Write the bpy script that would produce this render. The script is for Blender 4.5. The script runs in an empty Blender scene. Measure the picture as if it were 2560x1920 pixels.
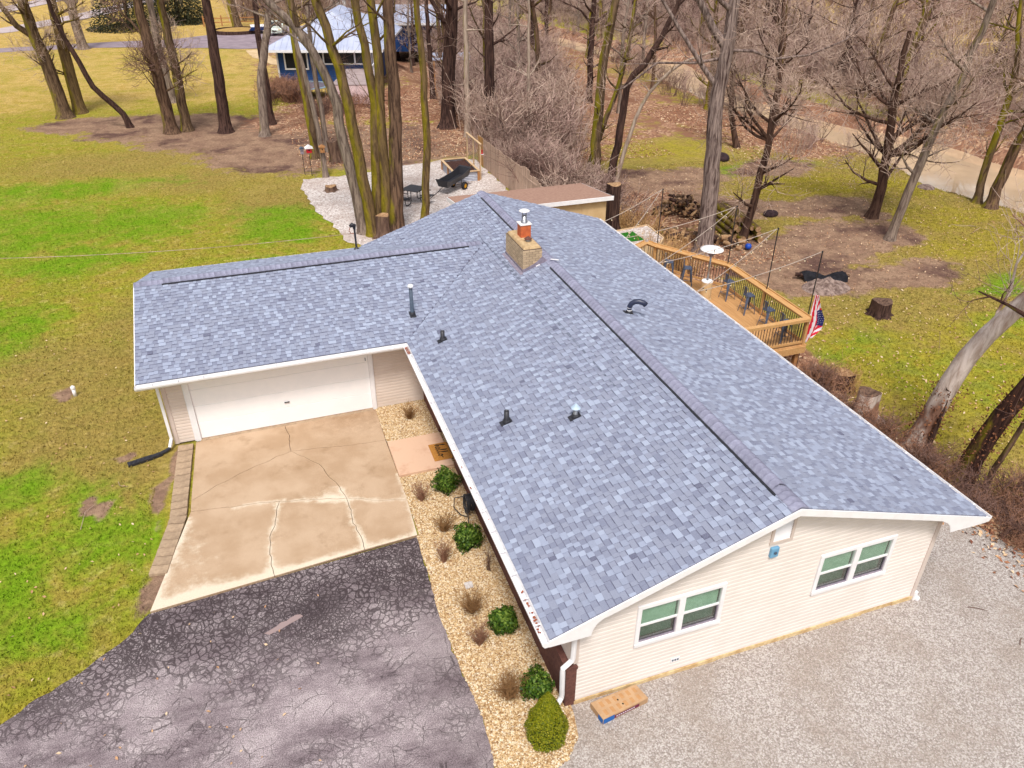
import bpy, bmesh, math, random
import numpy as np
from mathutils import Vector, Matrix
from mathutils.geometry import delaunay_2d_cdt

scene = bpy.context.scene
COL = scene.collection
# ------------------------------------------------------------------ camera
cam_d = bpy.data.cameras.new('camera')
cam = bpy.data.objects.new('camera', cam_d)
COL.objects.link(cam)
YAW, PITCH, ROLL = 0.336, -0.5516, 0.0036
fw = Vector((math.sin(YAW)*math.cos(PITCH), math.cos(YAW)*math.cos(PITCH), math.sin(PITCH)))
rt = Vector((math.cos(YAW), -math.sin(YAW), 0.0))
up = rt.cross(fw)
rt2 = rt*math.cos(ROLL) + up*math.sin(ROLL)
up2 = up*math.cos(ROLL) - rt*math.sin(ROLL)
CAM = Vector((-4.0536, -8.2064, 12.7171))
M = Matrix.Identity(4)
for i in range(3):
    M[i][0], M[i][1], M[i][2], M[i][3] = rt2[i], up2[i], -fw[i], CAM[i]
cam.matrix_world = M
cam_d.sensor_width = 36.0
cam_d.lens = 36.0*1899.5/2560.0
cam_d.clip_end = 2000.0
scene.camera = cam
# ------------------------------------------------------------------ world
SUN_EL, SUN_AZ = math.radians(60), math.radians(200)      # azimuth clockwise from +Y
world = bpy.data.worlds.new('World'); scene.world = world; world.use_nodes = True
nt = world.node_tree; nt.nodes.clear()
sky = nt.nodes.new('ShaderNodeTexSky'); sky.sky_type = 'NISHITA'; sky.sun_disc = False
sky.sun_elevation = SUN_EL; sky.sun_rotation = SUN_AZ
sky.air_density = 1.0; sky.dust_density = 4.0; sky.ozone_density = 1.0
hs = nt.nodes.new('ShaderNodeHueSaturation'); hs.inputs['Saturation'].default_value = 0.32
bg = nt.nodes.new('ShaderNodeBackground'); bg.inputs['Strength'].default_value = 0.105
wo = nt.nodes.new('ShaderNodeOutputWorld')
nt.links.new(sky.outputs[0], hs.inputs['Color']); nt.links.new(hs.outputs[0], bg.inputs[0]); nt.links.new(bg.outputs[0], wo.inputs[0])
# ------------------------------------------------------------------ sun (thin overcast)
sd = bpy.data.lights.new('sun', 'SUN'); sd.energy = 1.9; sd.angle = math.radians(11); sd.color = (1.0, 0.95, 0.88)
sun = bpy.data.objects.new('sun', sd); COL.objects.link(sun)
dirv = Vector((math.sin(SUN_AZ)*math.cos(SUN_EL), math.cos(SUN_AZ)*math.cos(SUN_EL), math.sin(SUN_EL)))
sun.rotation_euler = dirv.to_track_quat('Z', 'Y').to_euler(); sun.location = (0, 0, 40)
# ------------------------------------------------------------------ exposure
scene.view_settings.view_transform = 'Standard'
scene.view_settings.look = 'None'
scene.view_settings.exposure = 0.6
scene.view_settings.gamma = 1.0
scene.view_settings.use_curve_mapping = False
scene.render.engine = 'CYCLES'

# ================================================================== helpers
rng = random.Random(7)
nrg = np.random.default_rng(7)
def lin(c): c /= 255.0; return c/12.92 if c <= 0.04045 else ((c+0.055)/1.055)**2.4
def S(r, g, b, k=0.8): return (lin(r)*k, lin(g)*k, lin(b)*k, 1.0)
def wloc(o):
    v = Vector((0, 0, 0))
    while o is not None: v += o.location; o = o.parent
    return v
def link(o, parent=None):
    COL.objects.link(o)
    if parent is not None: o.parent = parent
    return o
def tag(o, label, cat=None, group=None, kind=None):
    if label: o['label'] = label
    if cat: o['category'] = cat
    if group: o['group'] = group
    if kind: o['kind'] = kind
    return o
def thing(name, loc, label, cat, group=None, rz=0.0):
    o = bpy.data.objects.new(name, None); o.empty_display_size = 0.2
    COL.objects.link(o); o.location = loc; o.rotation_euler[2] = rz
    return tag(o, label, cat, group)
def copy_tree(o, parent=None):
    c = o.copy(); COL.objects.link(c); c.parent = parent
    for ch in o.children: copy_tree(ch, c)
    return c
class MB:
    """collects verts/faces, links them as one mesh object"""
    def __init__(s): s.v = []; s.f = []; s.m = []; s.n = 0
    def add(s, vs, fs, mi=0):
        b = s.n; s.v.extend([tuple(v) for v in vs]); s.n += len(vs)
        s.f.extend([tuple(i+b for i in f) for f in fs]); s.m.extend([mi]*len(fs)); return s
    def box(s, x0, x1, y0, y1, z0, z1, mi=0):
        return s.add([(x0,y0,z0),(x1,y0,z0),(x1,y1,z0),(x0,y1,z0),(x0,y0,z1),(x1,y0,z1),(x1,y1,z1),(x0,y1,z1)],
                     [(0,3,2,1),(4,5,6,7),(0,1,5,4),(1,2,6,5),(2,3,7,6),(3,0,4,7)], mi)
    def hexa(s, lo, hi, mi=0):   # 4 bottom pts, 4 top pts
        return s.add(list(lo)+list(hi), [(0,3,2,1),(4,5,6,7),(0,1,5,4),(1,2,6,5),(2,3,7,6),(3,0,4,7)], mi)
    def beam(s, a, b, w, h, upv=(0,0,1), mi=0):   # box between two points, w wide, h along upv
        a, b, u = Vector(a), Vector(b), Vector(upv); t = (b-a).normalized()
        sd_ = t.cross(u); sd_.normalize(); u = sd_.cross(t)
        P = []
        for q in (a, b):
            for i, j in ((-1,-1),(1,-1),(1,1),(-1,1)): P.append(q + sd_*(i*w/2) + u*(j*h/2))
        return s.add(P, [(0,1,2,3),(7,6,5,4),(0,4,5,1),(1,5,6,2),(2,6,7,3),(3,7,4,0)], mi)
    def prism(s, poly, off, mi=0):   # 3d polygon extruded by vector off
        n = len(poly); o = Vector(off); P = [Vector(p) for p in poly]
        return s.add(P+[p+o for p in P], [tuple(range(n-1,-1,-1)), tuple(range(n,2*n))]+[(i,(i+1)%n,n+(i+1)%n,n+i) for i in range(n)], mi)
    def tube(s, pts, rad, n=8, cap=True, mi=0):
        P = [Vector(p) for p in pts]; m = len(P)
        R = rad if isinstance(rad, (list, tuple)) else [rad]*m
        ref = None; vs = []
        for i, p in enumerate(P):
            t = (P[min(i+1,m-1)]-P[max(i-1,0)]).normalized()
            if ref is None: ref = Vector((0,0,1)) if abs(t.z) < 0.9 else Vector((1,0,0))
            sx = t.cross(ref).normalized(); sy = sx.cross(t); ref = sy
            for k in range(n):
                a = 2*math.pi*k/n; vs.append(p+sx*(R[i]*math.cos(a))+sy*(R[i]*math.sin(a)))
        fs = [(i*n+k, i*n+(k+1)%n, (i+1)*n+(k+1)%n, (i+1)*n+k) for i in range(m-1) for k in range(n)]
        if cap: fs += [tuple(range(n-1,-1,-1)), tuple((m-1)*n+k for k in range(n))]
        return s.add(vs, fs, mi)
    def lathe(s, c, prof, n=16, mi=0, cap=True):   # prof [(r,z)...]
        vs = [(c[0]+r*math.cos(2*math.pi*k/n), c[1]+r*math.sin(2*math.pi*k/n), c[2]+z) for r, z in prof for k in range(n)]
        m = len(prof)
        fs = [(i*n+k, i*n+(k+1)%n, (i+1)*n+(k+1)%n, (i+1)*n+k) for i in range(m-1) for k in range(n)]
        if cap: fs += [tuple(range(n-1,-1,-1)), tuple((m-1)*n+k for k in range(n))]
        return s.add(vs, fs, mi)
    def build(s, name, mats, parent=None, smooth=False, bevel=0, loc=None):
        o0 = wloc(parent) if parent is not None else Vector((0,0,0))
        l = Vector(loc)-o0 if loc is not None else Vector((0,0,0))
        off = o0 + l
        me = bpy.data.meshes.new(name)
        me.from_pydata([(v[0]-off.x, v[1]-off.y, v[2]-off.z) for v in s.v], [], s.f)
        mats = mats if isinstance(mats, (list, tuple)) else [mats]
        for m_ in mats: me.materials.append(m_)
        if len(mats) > 1: me.polygons.foreach_set('material_index', s.m)
        if smooth: me.polygons.foreach_set('use_smooth', [True]*len(me.polygons))
        me.update()
        o = bpy.data.objects.new(name, me); link(o, parent); o.location = l
        if bevel:
            bv = o.modifiers.new('bevel', 'BEVEL'); bv.width = bevel; bv.segments = 2; bv.limit_method = 'ANGLE'
        return o
def np_mesh(name, verts, faces, mat, parent=None, smooth=False, attrs=None, off=(0,0,0)):
    """fast mesh: faces (n,k) array; attrs {name:(domain,array)}"""
    me = bpy.data.meshes.new(name)
    V = np.asarray(verts, np.float32) - np.asarray(off, np.float32); F = np.asarray(faces, np.int32)
    me.vertices.add(len(V)); me.vertices.foreach_set('co', V.ravel())
    k = F.shape[1]
    me.loops.add(F.size); me.loops.foreach_set('vertex_index', F.ravel())
    me.polygons.add(len(F)); me.polygons.foreach_set('loop_start', np.arange(0, F.size, k, dtype=np.int32))
    me.materials.append(mat)
    me.update(calc_edges=True)
    me.polygons.foreach_set('use_smooth', np.full(len(F), bool(smooth)))
    for nm, (dom, arr) in (attrs or {}).items():
        arr = np.asarray(arr, np.float32)
        if arr.ndim == 2:
            at = me.attributes.new(nm, 'FLOAT_COLOR', dom); at.data.foreach_set('color', arr.ravel())
        else:
            at = me.attributes.new(nm, 'FLOAT', dom); at.data.foreach_set('value', arr)
    o = bpy.data.objects.new(name, me); link(o, parent); o.location = off if parent is None else (0,0,0)
    return o
class TM:
    """quad tubes for trees, numpy"""
    def __init__(s): s.V = []; s.F = []; s.n = 0
    def tube(s, P, R, n):
        P = np.asarray(P, float); m = len(P)
        T = np.empty_like(P); T[1:-1] = P[2:]-P[:-2]; T[0] = P[1]-P[0]; T[-1] = P[-1]-P[-2]
        T /= (np.linalg.norm(T, axis=1, keepdims=True)+1e-9)
        h = np.array((1.0,0.13,0.07)) if abs(T[:,0]).mean() < 0.7 else np.array((0.1,0.2,1.0))
        A = np.cross(T, h); A /= (np.linalg.norm(A, axis=1, keepdims=True)+1e-9); B = np.cross(T, A)
        a = np.arange(n)*2*math.pi/n
        R = np.asarray(R, float)
        ring = P[:,None,:] + R[:,None,None]*(np.cos(a)[None,:,None]*A[:,None,:]+np.sin(a)[None,:,None]*B[:,None,:])
        k = np.arange(n); k2 = (k+1) % n
        i = np.arange(m-1)[:,None]*n
        F = np.stack([i+k, i+k2, i+n+k2, i+n+k], -1).reshape(-1,4)+s.n
        s.V.append(ring.reshape(-1,3)); s.F.append(F); s.n += m*n
    def build(s, name, mat, parent=None, smooth=True, off=(0,0,0)):
        return np_mesh(name, np.concatenate(s.V), np.concatenate(s.F), mat, parent, smooth, None, off)
# ================================================================== materials
def _mat(name):
    m = bpy.data.materials.new(name); m.use_nodes = True
    nt = m.node_tree; b = nt.nodes['Principled BSDF']
    return m, nt, b
def N(nt, typ, **kw):
    n = nt.nodes.new(typ)
    for k, v in kw.items():
        if k in n.inputs: n.inputs[k].default_value = v
        else: setattr(n, k, v)
    return n
def mixc(nt, f, a, b, bt='MIX'):
    n = nt.nodes.new('ShaderNodeMix'); n.data_type = 'RGBA'; n.blend_type = bt
    for i, x in ((0, f), (6, a), (7, b)):
        if hasattr(x, 'is_linked') or hasattr(x, 'links'): nt.links.new(x, n.inputs[i])
        else: n.inputs[i].default_value = x
    return n.outputs[2]
def mth(nt, op, a, b=None, c=None, clamp=False):
    n = nt.nodes.new('ShaderNodeMath'); n.operation = op; n.use_clamp = clamp
    for i, x in enumerate((a, b, c)):
        if x is None: continue
        if hasattr(x, 'links'): nt.links.new(x, n.inputs[i])
        else: n.inputs[i].default_value = x
    return n.outputs[0]
def ramp(nt, f, stops, interp='LINEAR'):
    n = nt.nodes.new('ShaderNodeValToRGB'); cr = n.color_ramp; cr.interpolation = interp
    while len(cr.elements) < len(stops): cr.elements.new(0.5)
    for e, (p, c) in zip(cr.elements, stops):
        e.position = p; e.color = c if len(c) == 4 else (*c, 1)
    nt.links.new(f, n.inputs[0]); return n.outputs[0]
def g3(v): return (v, v, v, 1)
def step(nt, f, a, b):
    n = nt.nodes.new('ShaderNodeMapRange'); n.interpolation_type = 'SMOOTHSTEP'
    nt.links.new(f, n.inputs[0]); n.inputs[1].default_value = a; n.inputs[2].default_value = b
    return n.outputs[0]
def noise(nt, co, scale, detail=5, rough=0.6, dist=0.0):
    n = N(nt, 'ShaderNodeTexNoise'); n.inputs['Scale'].default_value = scale; n.inputs['Detail'].default_value = detail
    n.inputs['Roughness'].default_value = rough; n.inputs['Distortion'].default_value = dist
    nt.links.new(co, n.inputs['Vector']); return n.outputs[0]
def voro(nt, co, scale, feat='F1', out=0, rand=1.0):
    n = N(nt, 'ShaderNodeTexVoronoi'); n.feature = feat; n.inputs['Scale'].default_value = scale
    n.inputs['Randomness'].default_value = rand
    nt.links.new(co, n.inputs['Vector']); return n.outputs[out]
def scaled(nt, co, s):
    n = N(nt, 'ShaderNodeMapping'); n.inputs['Scale'].default_value = s; nt.links.new(co, n.inputs['Vector']); return n.outputs[0]
def bump(nt, b, h, st=0.3, dist=0.02):
    n = N(nt, 'ShaderNodeBump'); n.inputs['Strength'].default_value = st; n.inputs['Distance'].default_value = dist
    nt.links.new(h, n.inputs['Height']); nt.links.new(n.outputs[0], b.inputs['Normal'])
def pm(name, c1, c2=None, scale=6, rough=0.7, bs=0.0, bscale=60, metal=0.0, rand=0.0, stretch=None, spec=0.3, lo=0.35, hi=0.65, world=False):
    m, nt, b = _mat(name)
    co = N(nt, 'ShaderNodeNewGeometry').outputs['Position'] if world else N(nt, 'ShaderNodeTexCoord').outputs['Object']
    if stretch: co = scaled(nt, co, stretch)
    c = None
    if c2 is not None:
        f = step(nt, noise(nt, co, scale, 6, 0.65), lo, hi); c = mixc(nt, f, c1, c2)
    if rand:
        oi = N(nt, 'ShaderNodeObjectInfo')
        v = N(nt, 'ShaderNodeMapRange'); nt.links.new(oi.outputs['Random'], v.inputs[0]); v.inputs[3].default_value = 1-rand; v.inputs[4].default_value = 1+rand
        h = N(nt, 'ShaderNodeHueSaturation'); nt.links.new(v.outputs[0], h.inputs['Value'])
        if c is None: h.inputs['Color'].default_value = c1
        else: nt.links.new(c, h.inputs['Color'])
        c = h.outputs[0]
    if c is None: b.inputs['Base Color'].default_value = c1
    else: nt.links.new(c, b.inputs['Base Color'])
    b.inputs['Roughness'].default_value = rough; b.inputs['Metallic'].default_value = metal
    b.inputs['Specular IOR Level'].default_value = spec
    if bs: bump(nt, b, noise(nt, co, bscale, 5, 0.6), bs, 0.02)
    return m

# ---- roof shingles: colour of each tab from its own random number
def shingle_mat():
    m, nt, b = _mat('asphalt_shingle')
    at = N(nt, 'ShaderNodeAttribute', attribute_name='rnd')
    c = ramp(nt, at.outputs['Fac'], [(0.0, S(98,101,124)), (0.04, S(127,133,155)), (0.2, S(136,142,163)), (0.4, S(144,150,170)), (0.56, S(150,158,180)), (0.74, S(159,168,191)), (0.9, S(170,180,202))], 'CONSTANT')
    co = N(nt, 'ShaderNodeNewGeometry').outputs['Position']
    g = step(nt, noise(nt, co, 120, 1, 0.5), 0.3, 0.7)
    c = mixc(nt, mth(nt, 'MULTIPLY', g, 0.22), c, S(206,208,230))
    nt.links.new(c, b.inputs['Base Color']); b.inputs['Roughness'].default_value = 0.95; b.inputs['Specular IOR Level'].default_value = 0.12
    return m
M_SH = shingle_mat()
M_CAP = pm('ridge_cap_shingle', S(138,138,160), S(160,161,184), 5, 0.95, 0.25, 250, rand=0.12, spec=0.12)
M_UNDER = pm('roof_underlay', S(96,95,115), None, rough=0.95)
M_BLACK = pm('black_plastic', (0.018,0.018,0.024,1), (0.03,0.03,0.038,1), 20, 0.45, spec=0.5)
M_DMET = pm('dark_metal', (0.022,0.022,0.03,1), (0.045,0.04,0.045,1), 14, 0.4, 0, metal=0.4, spec=0.5)
M_WHITE = pm('white_trim', S(250,248,250,0.88), S(242,240,242,0.88), 3, 0.45, 0.02, 40)
M_DOORW = pm('white_door_paint', S(255,253,253,0.93), S(250,249,250,0.93), 2, 0.4)
M_SIDE = pm('beige_vinyl_siding', S(231,220,212,0.9), S(237,227,220,0.9), 1.2, 0.55, 0.03, 90, rand=0.018)
M_SIDEW = pm('tan_vinyl_siding', S(228,212,200,0.9), S(220,203,190,0.9), 1.2, 0.55, 0.03, 90, rand=0.02)
M_TRIMB = pm('beige_corner_trim', S(224,206,196,0.8), S(232,216,206,0.8), 2, 0.55)
M_FOUND = pm('yellow_foundation_paint', S(240,216,168), S(206,168,118), 5, 0.8, 0.2, 40)
M_WAIN = pm('brown_masonry', S(126,84,74), S(104,68,62), 14, 0.9, 0.3, 60)
M_CLAY = pm('clay_flue', S(222,120,72), S(196,98,62), 8, 0.85, 0.15, 60)
M_RUST = pm('rusty_cap', S(120,76,66), S(98,66,62), 12, 0.8, 0.1, 80)
M_STEEL = pm('galvanised_steel', S(196,198,204), S(150,152,160), 10, 0.35, metal=0.7, spec=0.5)
M_SLATE = pm('blue_grey_paint', S(92,106,124), S(78,90,108), 12, 0.55)
M_CONCAP = pm('mortar_crown', S(216,188,146), S(190,158,118), 8, 0.95, 0.3, 60)
M_LEAD = pm('lead_flashing', S(176,164,178), S(150,140,156), 10, 0.6, metal=0.3)
M_BRICK = pm('pale_weathered_brick', S(206,180,148), S(96,74,62), 5.0, 0.95, 0.35, 120, rand=0.16, lo=0.52, hi=0.78)
M_MORTAR = pm('dark_mortar', S(82,66,60), S(118,98,86), 30, 0.95, 0.2, 90)
M_WOOD = pm('deck_lumber', S(220,174,118), S(206,156,100), 3, 0.65, 0.1, 60, rand=0.05, stretch=(6,1,6))
M_WOOD2 = pm('cedar_lumber', S(196,142,92), S(178,124,76), 3, 0.7, 0.1, 60, rand=0.06)
M_WOODP = pm('pale_new_lumber', S(226,196,158), S(208,172,132), 3, 0.7, 0.1, 60, rand=0.05)
M_DECKB = pm('tan_deck_board', S(214,164,110), S(200,150,98), 2, 0.7, 0.08, 60, rand=0.04, stretch=(8,0.6,8))
M_FENCE = pm('weathered_fence_board', S(216,186,164), S(188,158,138), 4, 0.85, 0.2, 50, rand=0.16, stretch=(8,8,0.8))
M_FENCEN = pm('newer_fence_board', S(206,160,98), S(186,138,82), 4, 0.85, 0.2, 50, rand=0.12, stretch=(8,8,0.8))
M_STOOL = pm('slate_metal_paint', S(92,104,128), S(76,86,108), 8, 0.4, spec=0.5)
M_TAN = pm('tan_shed_panel', S(226,194,148), S(214,180,134), 2, 0.75, 0.06, 40)
M_REDROOF = pm('red_brown_roofing', S(184,148,130), S(162,126,110), 9, 0.95, 0.3, 60, lo=0.3, hi=0.7)
M_CONCRETE_BLK = pm('edging_block', S(192,166,138), S(166,142,118), 7, 0.95, 0.3, 70, rand=0.10)
M_RUBBER = pm('rubber', (0.02,0.02,0.024,1), None, rough=0.8)
M_YEL = pm('yellow_rim', S(238,172,26), S(214,150,20), 8, 0.5)
M_SOIL = pm('dark_mulch', S(92,60,52), S(52,34,32), 24, 1.0, 0.8, 40)
M_CORR = pm('corrugated_metal', S(214,216,226), S(182,186,200), 5, 0.4, metal=0.5)
M_RED = pm('red_paint', S(206,34,50), S(182,26,44), 8, 0.5)
M_BLUEP = pm('blue_ball_plastic', S(22,80,190), S(16,66,170), 4, 0.35, spec=0.5)
M_TURF = pm('artificial_turf', S(46,124,24), S(30,104,16), 30, 0.95, 0.5, 120)
M_BLUEW = pm('blue_clapboard', S(36,78,138), S(28,64,120), 3, 0.6, rand=0.06)
M_ROOFM = pm('white_metal_roof', S(200,206,228), S(180,188,214), 0.6, 0.45, rand=0.03, spec=0.4)
M_PINK = pm('pink_skirting', S(240,212,212), S(230,198,198), 1, 0.7, rand=0.03)
M_GREYB = pm('grey_deck_board', S(186,168,166), S(168,150,150), 2, 0.85, rand=0.07)
M_MAT = pm('coir_mat', S(206,146,70), S(182,122,54), 30, 1.0, 0.6, 140)
M_HOSE = pm('dark_hose', (0.03,0.03,0.035,1), (0.05,0.048,0.05,1), 12, 0.5)
M_CARD = pm('cardboard', S(204,168,130), S(190,152,114), 5, 0.85, 0.05, 40)
M_PURP = pm('box_print_maroon', S(122,38,72), None, rough=0.6)
M_BBLUE = pm('box_print_blue', S(40,110,190), None, rough=0.6)
M_INK = pm('black_print', (0.02,0.016,0.014,1), None, rough=0.9)
M_PUTTY = pm('pale_blue_box', S(126,182,220), S(112,168,208), 8, 0.5)
M_BLIND = pm('blind_slat', S(200,220,206), S(182,206,190), 6, 0.5)
M_DARK = pm('dark_interior', (0.035,0.05,0.045,1), None, rough=0.9)
M_SCREEN = pm('window_screen', S(96,134,120), S(80,116,106), 40, 0.6)
M_LOGEND = pm('sawn_log_end', S(196,160,120), S(150,112,82), 10, 0.9, 0.2, 50)
M_ASH = pm('ash_and_rock', S(172,150,140), S(104,84,78), 5, 1.0, 0.8, 18)
M_CAR = pm('pale_car_paint', S(222,232,222), S(212,224,214), 2, 0.25, spec=0.5)
M_GLASSD = pm('dark_glass', (0.02,0.025,0.03,1), None, rough=0.08, spec=0.6)
M_CUSH = pm('light_flag_cloth', S(238,230,236), None, rough=0.8)
M_FRED = pm('red_flag_cloth', S(222,34,62), None, rough=0.8)
M_FBLUE = pm('navy_flag_cloth', S(38,44,104), None, rough=0.8)
M_BULB = pm('clear_bulb', S(230,214,180), None, rough=0.15, spec=0.6)
M_CABLE = pm('cable', S(206,190,176), S(176,160,150), 20, 0.6)
def glass_mat():
    m, nt, b = _mat('window_glass'); nt.nodes.remove(b)
    tr = N(nt, 'ShaderNodeBsdfTransparent'); tr.inputs[0].default_value = (0.84,0.94,0.88,1)
    gl = N(nt, 'ShaderNodeBsdfGlossy'); gl.inputs['Roughness'].default_value = 0.05
    lw = N(nt, 'ShaderNodeLayerWeight'); fr = N(nt, 'ShaderNodeMapRange'); nt.links.new(lw.outputs['Facing'], fr.inputs[0]); fr.inputs[1].default_value = 0.3; fr.inputs[3].default_value = 0.05; fr.inputs[4].default_value = 0.55
    mx = N(nt, 'ShaderNodeMixShader'); nt.links.new(fr.outputs[0], mx.inputs[0]); nt.links.new(tr.outputs[0], mx.inputs[1]); nt.links.new(gl.outputs[0], mx.inputs[2])
    nt.links.new(mx.outputs[0], nt.nodes['Material Output'].inputs[0]); return m
M_GLASS = glass_mat()
def bark(name, c1, c2, moss=0.0, mc=S(132,128,30), sx=9, dark=None):
    m, nt, b = _mat(name)
    geo = N(nt, 'ShaderNodeNewGeometry'); co = geo.outputs['Position']
    f = noise(nt, scaled(nt, co, (sx, sx, 1.1)), 1.0, 6, 0.7, 0.6)
    c = mixc(nt, step(nt, f, 0.36, 0.66), c1, c2)
    if dark is not None: c = mixc(nt, step(nt, noise(nt, scaled(nt, co, (1.2,1.2,0.6)), 1.0, 3), 0.48, 0.62), c, dark)
    if moss > 0:
        sp = N(nt, 'ShaderNodeSeparateXYZ'); nt.links.new(geo.outputs['Normal'], sp.inputs[0])
        nd = mth(nt, 'MULTIPLY_ADD', sp.outputs[0], -0.22, 0.0)
        nd = mth(nt, 'ADD', nd, noise(nt, scaled(nt, co, (1.6,1.6,0.5)), 1.0, 5, 0.65))
        c = mixc(nt, mth(nt, 'MULTIPLY', step(nt, nd, 0.74-moss*0.3, 0.94-moss*0.32), 0.92), c, mixc(nt, step(nt, noise(nt, scaled(nt, co, (9,9,3)), 1.0, 4, 0.7), 0.35, 0.65), mc, S(158,142,40)))
    nt.links.new(c, b.inputs['Base Color']); b.inputs['Roughness'].default_value = 0.95; b.inputs['Specular IOR Level'].default_value = 0.1
    bump(nt, b, f, 0.9, 0.05)
    return m
M_BK_MOSS = bark('mossy_bark', S(136,112,76), S(88,70,52), 0.72, mc=S(118,108,26))
M_BK_HALF = bark('half_mossy_bark', S(132,108,84), S(70,54,44), 0.55)
M_BK_BROWN = bark('brown_bark', S(134,106,86), S(62,46,40), 0.25)
M_BK_DARK = bark('dark_bark', S(98,74,66), S(46,33,32), 0.0)
M_BK_BRN0 = bark('dark_brown_bark', S(108,82,70), S(60,44,40), 0.0)
M_BK_GREY = bark('grey_bark', S(168,150,136), S(96,80,74), 0.12)
M_BK_SHAG = bark('shaggy_grey_bark', S(172,152,144), S(76,58,56), 0.0, sx=12)
M_BK_PALE = bark('pale_bark', S(206,186,168), S(160,138,124), 0.08)
M_BK_LEAN = bark('peeling_pale_bark', S(236,220,210), S(186,164,150), 0.0, sx=6, dark=S(150,112,94))
M_BK_VINE = bark('vine_covered_bark', S(92,64,54), S(52,36,34), 0.1)
M_STUMP = bark('stump_bark', S(134,108,92), S(84,64,58), 0.15, sx=7)
M_TWIG = pm('twig_bark', S(214,188,172), S(164,136,122), 1.5, 0.9, spec=0.1, world=True)
M_TWIGP = pm('purple_twig_bark', S(204,174,162), S(158,128,120), 0.35, 0.9, spec=0.1, world=True)
M_TWIGD = pm('dark_twig_bark', S(140,110,100), S(100,76,70), 1.5, 0.9, spec=0.1, world=True)
M_TWIGR = pm('red_brown_twigs', S(182,138,112), S(146,106,86), 9, 0.9, spec=0.1)
M_STRAW = pm('dry_cane', S(214,176,124), S(186,140,94), 4, 0.9, spec=0.1)
def leafy(name, cols, rough=0.55):
    m, nt, b = _mat(name)
    at = N(nt, 'ShaderNodeAttribute', attribute_name='rnd')
    c = ramp(nt, at.outputs['Fac'], [(i/max(1, len(cols)-1), q) for i, q in enumerate(cols)])
    nt.links.new(c, b.inputs['Base Color']); b.inputs['Roughness'].default_value = rough; b.inputs['Specular IOR Level'].default_value = 0.25
    return m
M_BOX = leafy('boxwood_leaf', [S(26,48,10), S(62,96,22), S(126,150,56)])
M_CONE = leafy('dwarf_spruce_needles', [S(58,74,6), S(112,120,8), S(156,150,18)])
M_SPRUCE = leafy('dark_spruce_needles', [S(34,38,26), S(58,60,38), S(84,84,56)])
M_DRYLEAF = leafy('dry_leaf', [S(132,84,66), S(176,122,92), S(212,168,128), S(240,214,180)], 0.8)
M_VLEAF = leafy('brown_vine_leaf', [S(92,58,44), S(132,84,58), S(160,106,70)], 0.8)
M_PEB = leafy('tan_pebble', [S(146,110,76), S(200,164,116), S(224,192,144), S(244,222,184), S(246,236,216)], 0.8)
M_GRAV = leafy('pale_gravel_stone', [S(136,124,117), S(170,158,152), S(192,181,176), S(212,203,198), S(236,230,226)], 0.85)
M_SHEATH = pm('wall_sheathing', S(168,142,128), S(150,124,110), 4, 0.9)
# ================================================================== terrain
def sst(t): t = np.clip(t, 0, 1); return t*t*(3-2*t)
CRY = [-80,22,27,32,37,43,48,55,63,75,81,88,120,240]
CRX = [46,41.8,41,41.8,42,40.3,39.8,39.4,40.2,43.5,42,40,36,20]
CRW = [4.5,4.3,5,4,4,2.7,2.3,2.2,2.3,3,3,2.5,2.5,2.5]
WATER_Z = -2.0
def wob(x, y, s, ph=0.0):
    return (np.sin(x*s+1.3*np.sin(y*s*0.7+ph)+ph)+np.sin(y*s*1.27+1.7*np.sin(x*s*0.61-ph)+2*ph))*0.5
def hgt(x, y):
    x = np.asarray(x, float); y = np.asarray(y, float)
    h = -1.2*sst((x-11.2-0.35*wob(x,y,0.5,0.7)*sst((y-19)/3))/2.9)
    xc = np.interp(y, CRY, CRX); hw = np.interp(y, CRY, CRW)
    h = h + 0.8*sst((x-xc-hw-1)/5.0)
    h = h - 1.6*sst((hw+1.2+0.3*wob(x,y,0.9)-np.abs(x-xc))/1.8)
    far = sst((x-14)/3)+sst((y-40)/6)
    return h + 0.05*np.clip(far,0,1)*wob(x, y, 0.45, 1.0)
def hz(x, y): return float(hgt(x, y))
def blobs(x, y, L):
    r = np.zeros_like(np.asarray(x, float))
    for cx, cy, rx, ry in L:
        d = ((x-cx)/rx)**2+((y-cy)/ry)**2
        r = np.maximum(r, sst(1.35-0.85*np.sqrt(d)))
    return r
DIRT = [(-14,54.3,4.5,2.6),(-9,52,6,4),(-5,49,6,5.5),(0,43.5,7,6.5),(5,41,6,4.5),(-2.5,42,4,3.6),(8,43,5,5),
        (20,20,5,2.8),(26,25.5,4,1.9),(22.5,16.3,4.2,1.3),(20,33,5,2.5),(18,30,4,2.6),(24,21,4,2.4),(19,17,2.4,1.6),(26.5,20.2,1.6,1.2),(28,23,1.3,1),
        (-10.2,14.7,0.42,0.5),(-9.2,9.0,0.34,0.38),(-7.45,9.6,0.2,2.0),(-7.68,6.6,0.22,1.4),(-8.9,10.9,0.22,0.2),(28,33,3,2),(21,27,4,2)]
LEAF = [(14,55,14,9),(5,54,7,5),(22,62,14,18),(13,44,5,9),(13,34,4,8),(14,80,16,20),(17,27.5,3,4),(15.5,23.5,2.2,4),(14.5,20,1.8,3),
        (12.6,6,1.5,7),(12.4,-1,1.6,3),(13.4,12.5,1.0,4),(34,40,4,7),(32,48,6,5),(52,40,6,25),(55,80,9,35),(-1,51,3,3.5)]
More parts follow.
